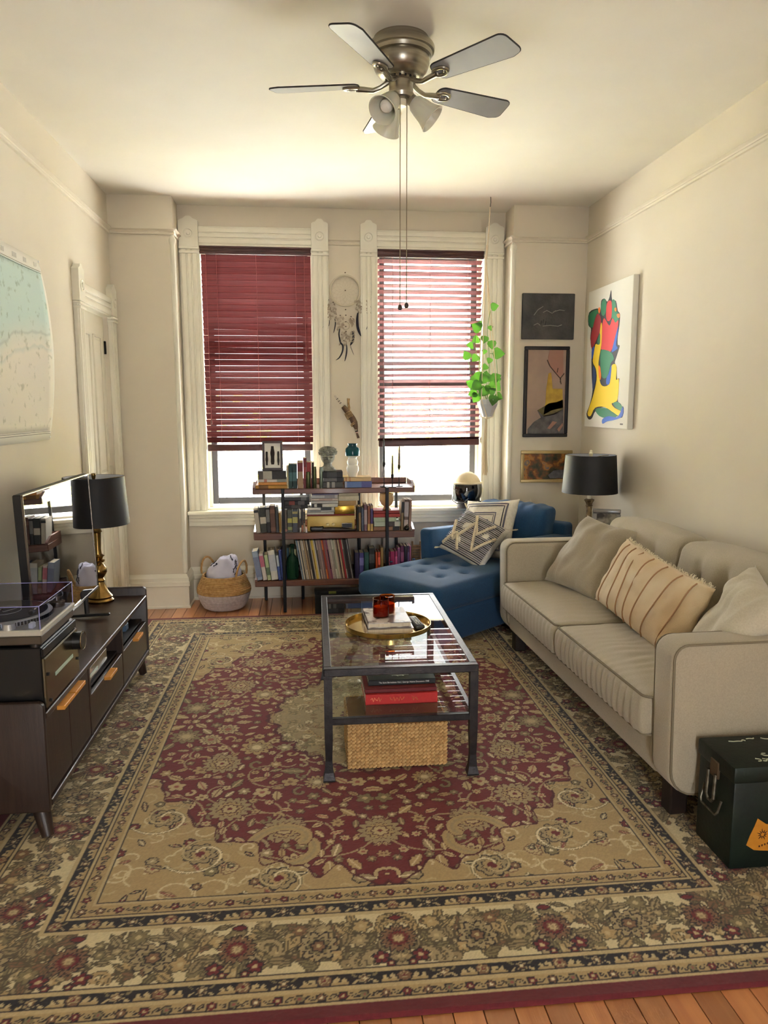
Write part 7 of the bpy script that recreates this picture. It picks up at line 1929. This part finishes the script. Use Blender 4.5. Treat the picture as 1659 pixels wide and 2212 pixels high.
LEAVES = [(390, 125, 60, 0, 0.2), (165, 375, 80, 0.02, 2.6), (205, 340, 50, 0.02, 1.2), (155, 535, 60, 0.03, 3.6), (90, 600, 62, 0.02, 3.0), (45, 720, 70, 0.02, 2.0), (150, 760, 66, 0.03, 3.9), (265, 530, 58, -0.02, 4.5), (355, 595, 66, -0.03, 4.8), (440, 700, 90, -0.03, 0.0), (262, 680, 40, 0.02, 4.4), (325, 790, 46, -0.02, 4.4), (270, 870, 50, 0.0, 4.0), (160, 1000, 84, -0.02, 3.2), (90, 1070, 70, 0.0, 2.6), (160, 1100, 84, -0.05, 3.7), (120, 1190, 74, -0.03, 3.4), (160, 1245, 80, -0.04, 4.2), (250, 1000, 84, -0.05, 2.0), (245, 1170, 86, -0.06, 4.0), (400, 1100, 100, -0.05, 5.6), (360, 1160, 60, -0.06, 0.6), (410, 990, 76, -0.03, 0.5), (445, 1230, 66, -0.05, 5.9), (372, 1275, 80, -0.08, 4.6), (330, 1000, 60, -0.04, 1.8), (430, 1020, 50, 0.02, 0.2), (280, 960, 60, -0.02, 1.4), (340, 390, 40, 0.0, 5.0), (200, 960, 60, 0.03, 2.5), (300, 1130, 50, -0.06, 4.5)]
for (u, v, sz, dy, rot_) in LEAVES:
    p = hq(u, v, dy); s_ = sz / 5.67 * HY / FPX * 1.7
    o = link('leaf', leaf_me, None, hp, smooth=False)
    ex = Vector((math.cos(rot_), rnd.uniform(-0.35, 0.1), math.sin(rot_))).normalized(); nn = Vector((rnd.uniform(-0.3, 0.3), -1, rnd.uniform(-0.1, 0.6))); nn = (nn - ex * nn.dot(ex)).normalized(); ey = nn.cross(ex)
    o.matrix_basis = basis(p - ex * s_ * 0.5, ex * s_, ey * s_, nn * s_)
for pts in ([(300, 1260, 0), (280, 1000, -0.03), (200, 800, 0.0), (150, 620, 0.02), (165, 420, 0.02)], [(300, 1260, 0), (320, 900, -0.02), (320, 700, -0.02), (300, 420, 0.0), (340, 150, 0.0)], [(320, 1260, 0), (380, 1100, -0.05), (420, 1000, -0.03), (400, 740, -0.03), (330, 700, -0.02)], [(290, 1260, 0), (200, 1080, -0.04), (120, 1020, 0.0), (60, 760, 0.02)]):
    P = [hq(*p) for p in pts]; Q = []
    for k in range(len(P) - 1):
        p0, p1, p2, p3 = P[max(k - 1, 0)], P[k], P[k + 1], P[min(k + 2, len(P) - 1)]
        for j in range(8): t = j / 8; Q.append(0.5 * ((2 * p1) + (p2 - p0) * t + (2 * p0 - 5 * p1 + 4 * p2 - p3) * t * t + (3 * p1 - p0 - 3 * p2 + p3) * t ** 3))
    B().tube(Q + [P[-1]], 0.0022, 5).obj('vine', M_vine, hp)

# ---------------------------------------------------------------- pilot helmet on the sill
M_helm = mat('cream_helmet', S(214, 200, 166), 0.35, col2=S(196, 180, 146), nscale=12); M_visor = mat('dark_visor', S(10, 10, 12), 0.08, coat=1.0); M_fab = mat('grey_canvas', S(96, 92, 86), 0.9, col2=S(74, 70, 66), nscale=40)
hc = Vector((1.272, 5.815, SILL))
hm = thing('pilot_helmet', 'cream flight helmet with dark visor and hanging strap on the window sill', 'helmet', hc)
B().lathe([(0, 0.0008), (0.078, 0.0008), (0.08, 0.01), (0.074, 0.05), (0.078, 0.062), (0, 0.062)], 28, hc).obj('neck_stand', M_fab, hm)
def hf(u, v):
    a = u * 2 * PI; e = -0.45 + v * (PI / 2 + 0.45); r_ = math.cos(e)
    return Vector((hc.x + 0.122 * r_ * math.cos(a) - 0.006, hc.y + 0.112 * r_ * math.sin(a), hc.z + 0.150 + 0.142 * math.sin(e)))
shb = B().grid(40, 18, hf, closeu=True).obj('shell', M_helm, hm)
def vf(u, v):
    a = PI + 0.25 + u * (PI - 0.35); e = -0.62 + v * 0.98; r_ = math.cos(e)
    return Vector((hc.x + 0.128 * r_ * math.cos(a) - 0.006, hc.y + 0.120 * r_ * math.sin(a), hc.z + 0.146 + 0.145 * math.sin(e)))
B().grid(30, 14, vf).obj('visor', M_visor, hm)
B().tube([vf(u, 1.0) + Vector((0, -0.002, 0.004)) for u in np.linspace(0, 1, 24)], 0.008, 8).obj('visor_rim', M_helm, hm)
B().tube([vf(u, 0.0) for u in np.linspace(0, 1, 24)], 0.007, 8).obj('chin_edge', M_black, hm)
B().box((hc.x - 0.128, hc.y - 0.07, hc.z + 0.07), (hc.x - 0.098, hc.y - 0.02, hc.z + 0.15), 0.006, 2).obj('oxygen_bracket', mat('pale_bracket', S(206, 210, 206), 0.4), hm)
B().tube([Vector((hc.x - 0.12, hc.y - 0.06, hc.z + 0.12)), Vector((hc.x - 0.135, hc.y - 0.075, hc.z + 0.07)), Vector((hc.x - 0.10, hc.y - 0.10, hc.z + 0.045)), Vector((hc.x - 0.05, hc.y - 0.118, hc.z + 0.055)), Vector((hc.x - 0.015, hc.y - 0.12, hc.z + 0.085))], 0.004, 8).obj('boom_tube', M_frame_s, hm)
B().lathe([(0.02, 0), (0.02, 0.01), (0, 0.012)], 16, M=TRS((hc.x + 0.108, hc.y - 0.02, hc.z + 0.17), (0, PI / 2, 0))).obj('pivot_knob', M_white, hm)
B().box((-0.011, -0.0015, -0.20), (0.013, 0.0015, 0.0), 0.001, 1, M=TRS((hc.x + 0.098, 5.797, hc.z + 0.055), (-0.06, -0.03, 0)) @ TRS((0, -0.005, 0))).obj('strap', M_black, hm)

# ---------------------------------------------------------------- trees outside
M_autumn = mat('autumn_leaves', S(226, 196, 90), 0.8, col2=S(190, 196, 90), nscale=2, rand=0.1); M_bark = mat('tree_bark', S(96, 80, 66), 0.9)
lq = B()
for k, (tx, ty, tz, rr, n_, lb) in enumerate(((-2.2, 12.5, 0.2, 2.0, 1500, 'yellow autumn tree outside, seen below the nearly shut blind'), (1.9, 11.5, 0.0, 1.9, 1500, 'yellow autumn tree outside, seen below the open blind'))):
    t = thing('street_tree', lb, 'tree', (tx, ty, -4.5))
    B().tube([(tx, ty, -4.5), (tx + 0.1, ty, -2.5), (tx - 0.05, ty, -0.8), (tx, ty, tz + 0.6)], [0.2, 0.16, 0.12, 0.05], 10).obj('trunk', M_bark, t)
    b = B(); rr2 = random.Random(k + 3)
    for j in range(n_):
        d = Vector((rr2.gauss(0, 1), rr2.gauss(0, 1), rr2.gauss(0, 0.8))).normalized() * rr * rr2.random() ** 0.45
        c = Vector((tx, ty, tz)) + d; s = rr2.uniform(0.05, 0.11); a = Vector((rr2.uniform(-1, 1), rr2.uniform(-1, 1), rr2.uniform(-1, 1))).normalized(); e = a.orthogonal().normalized(); g = a.cross(e)
        b.bm.faces.new([b.bm.verts.new(c + e * s), b.bm.verts.new(c + g * s * 0.6), b.bm.verts.new(c - e * s), b.bm.verts.new(c - g * s * 0.6)])
    tag(b.obj('foliage', M_autumn, t, smooth=False), kind='stuff')
tag(B().box((-30, 6.6, -4.7), (30, 45, -4.5)).obj('ground', mat('pale_pavement', S(188, 187, 184), 0.9), smooth=False), kind='structure')
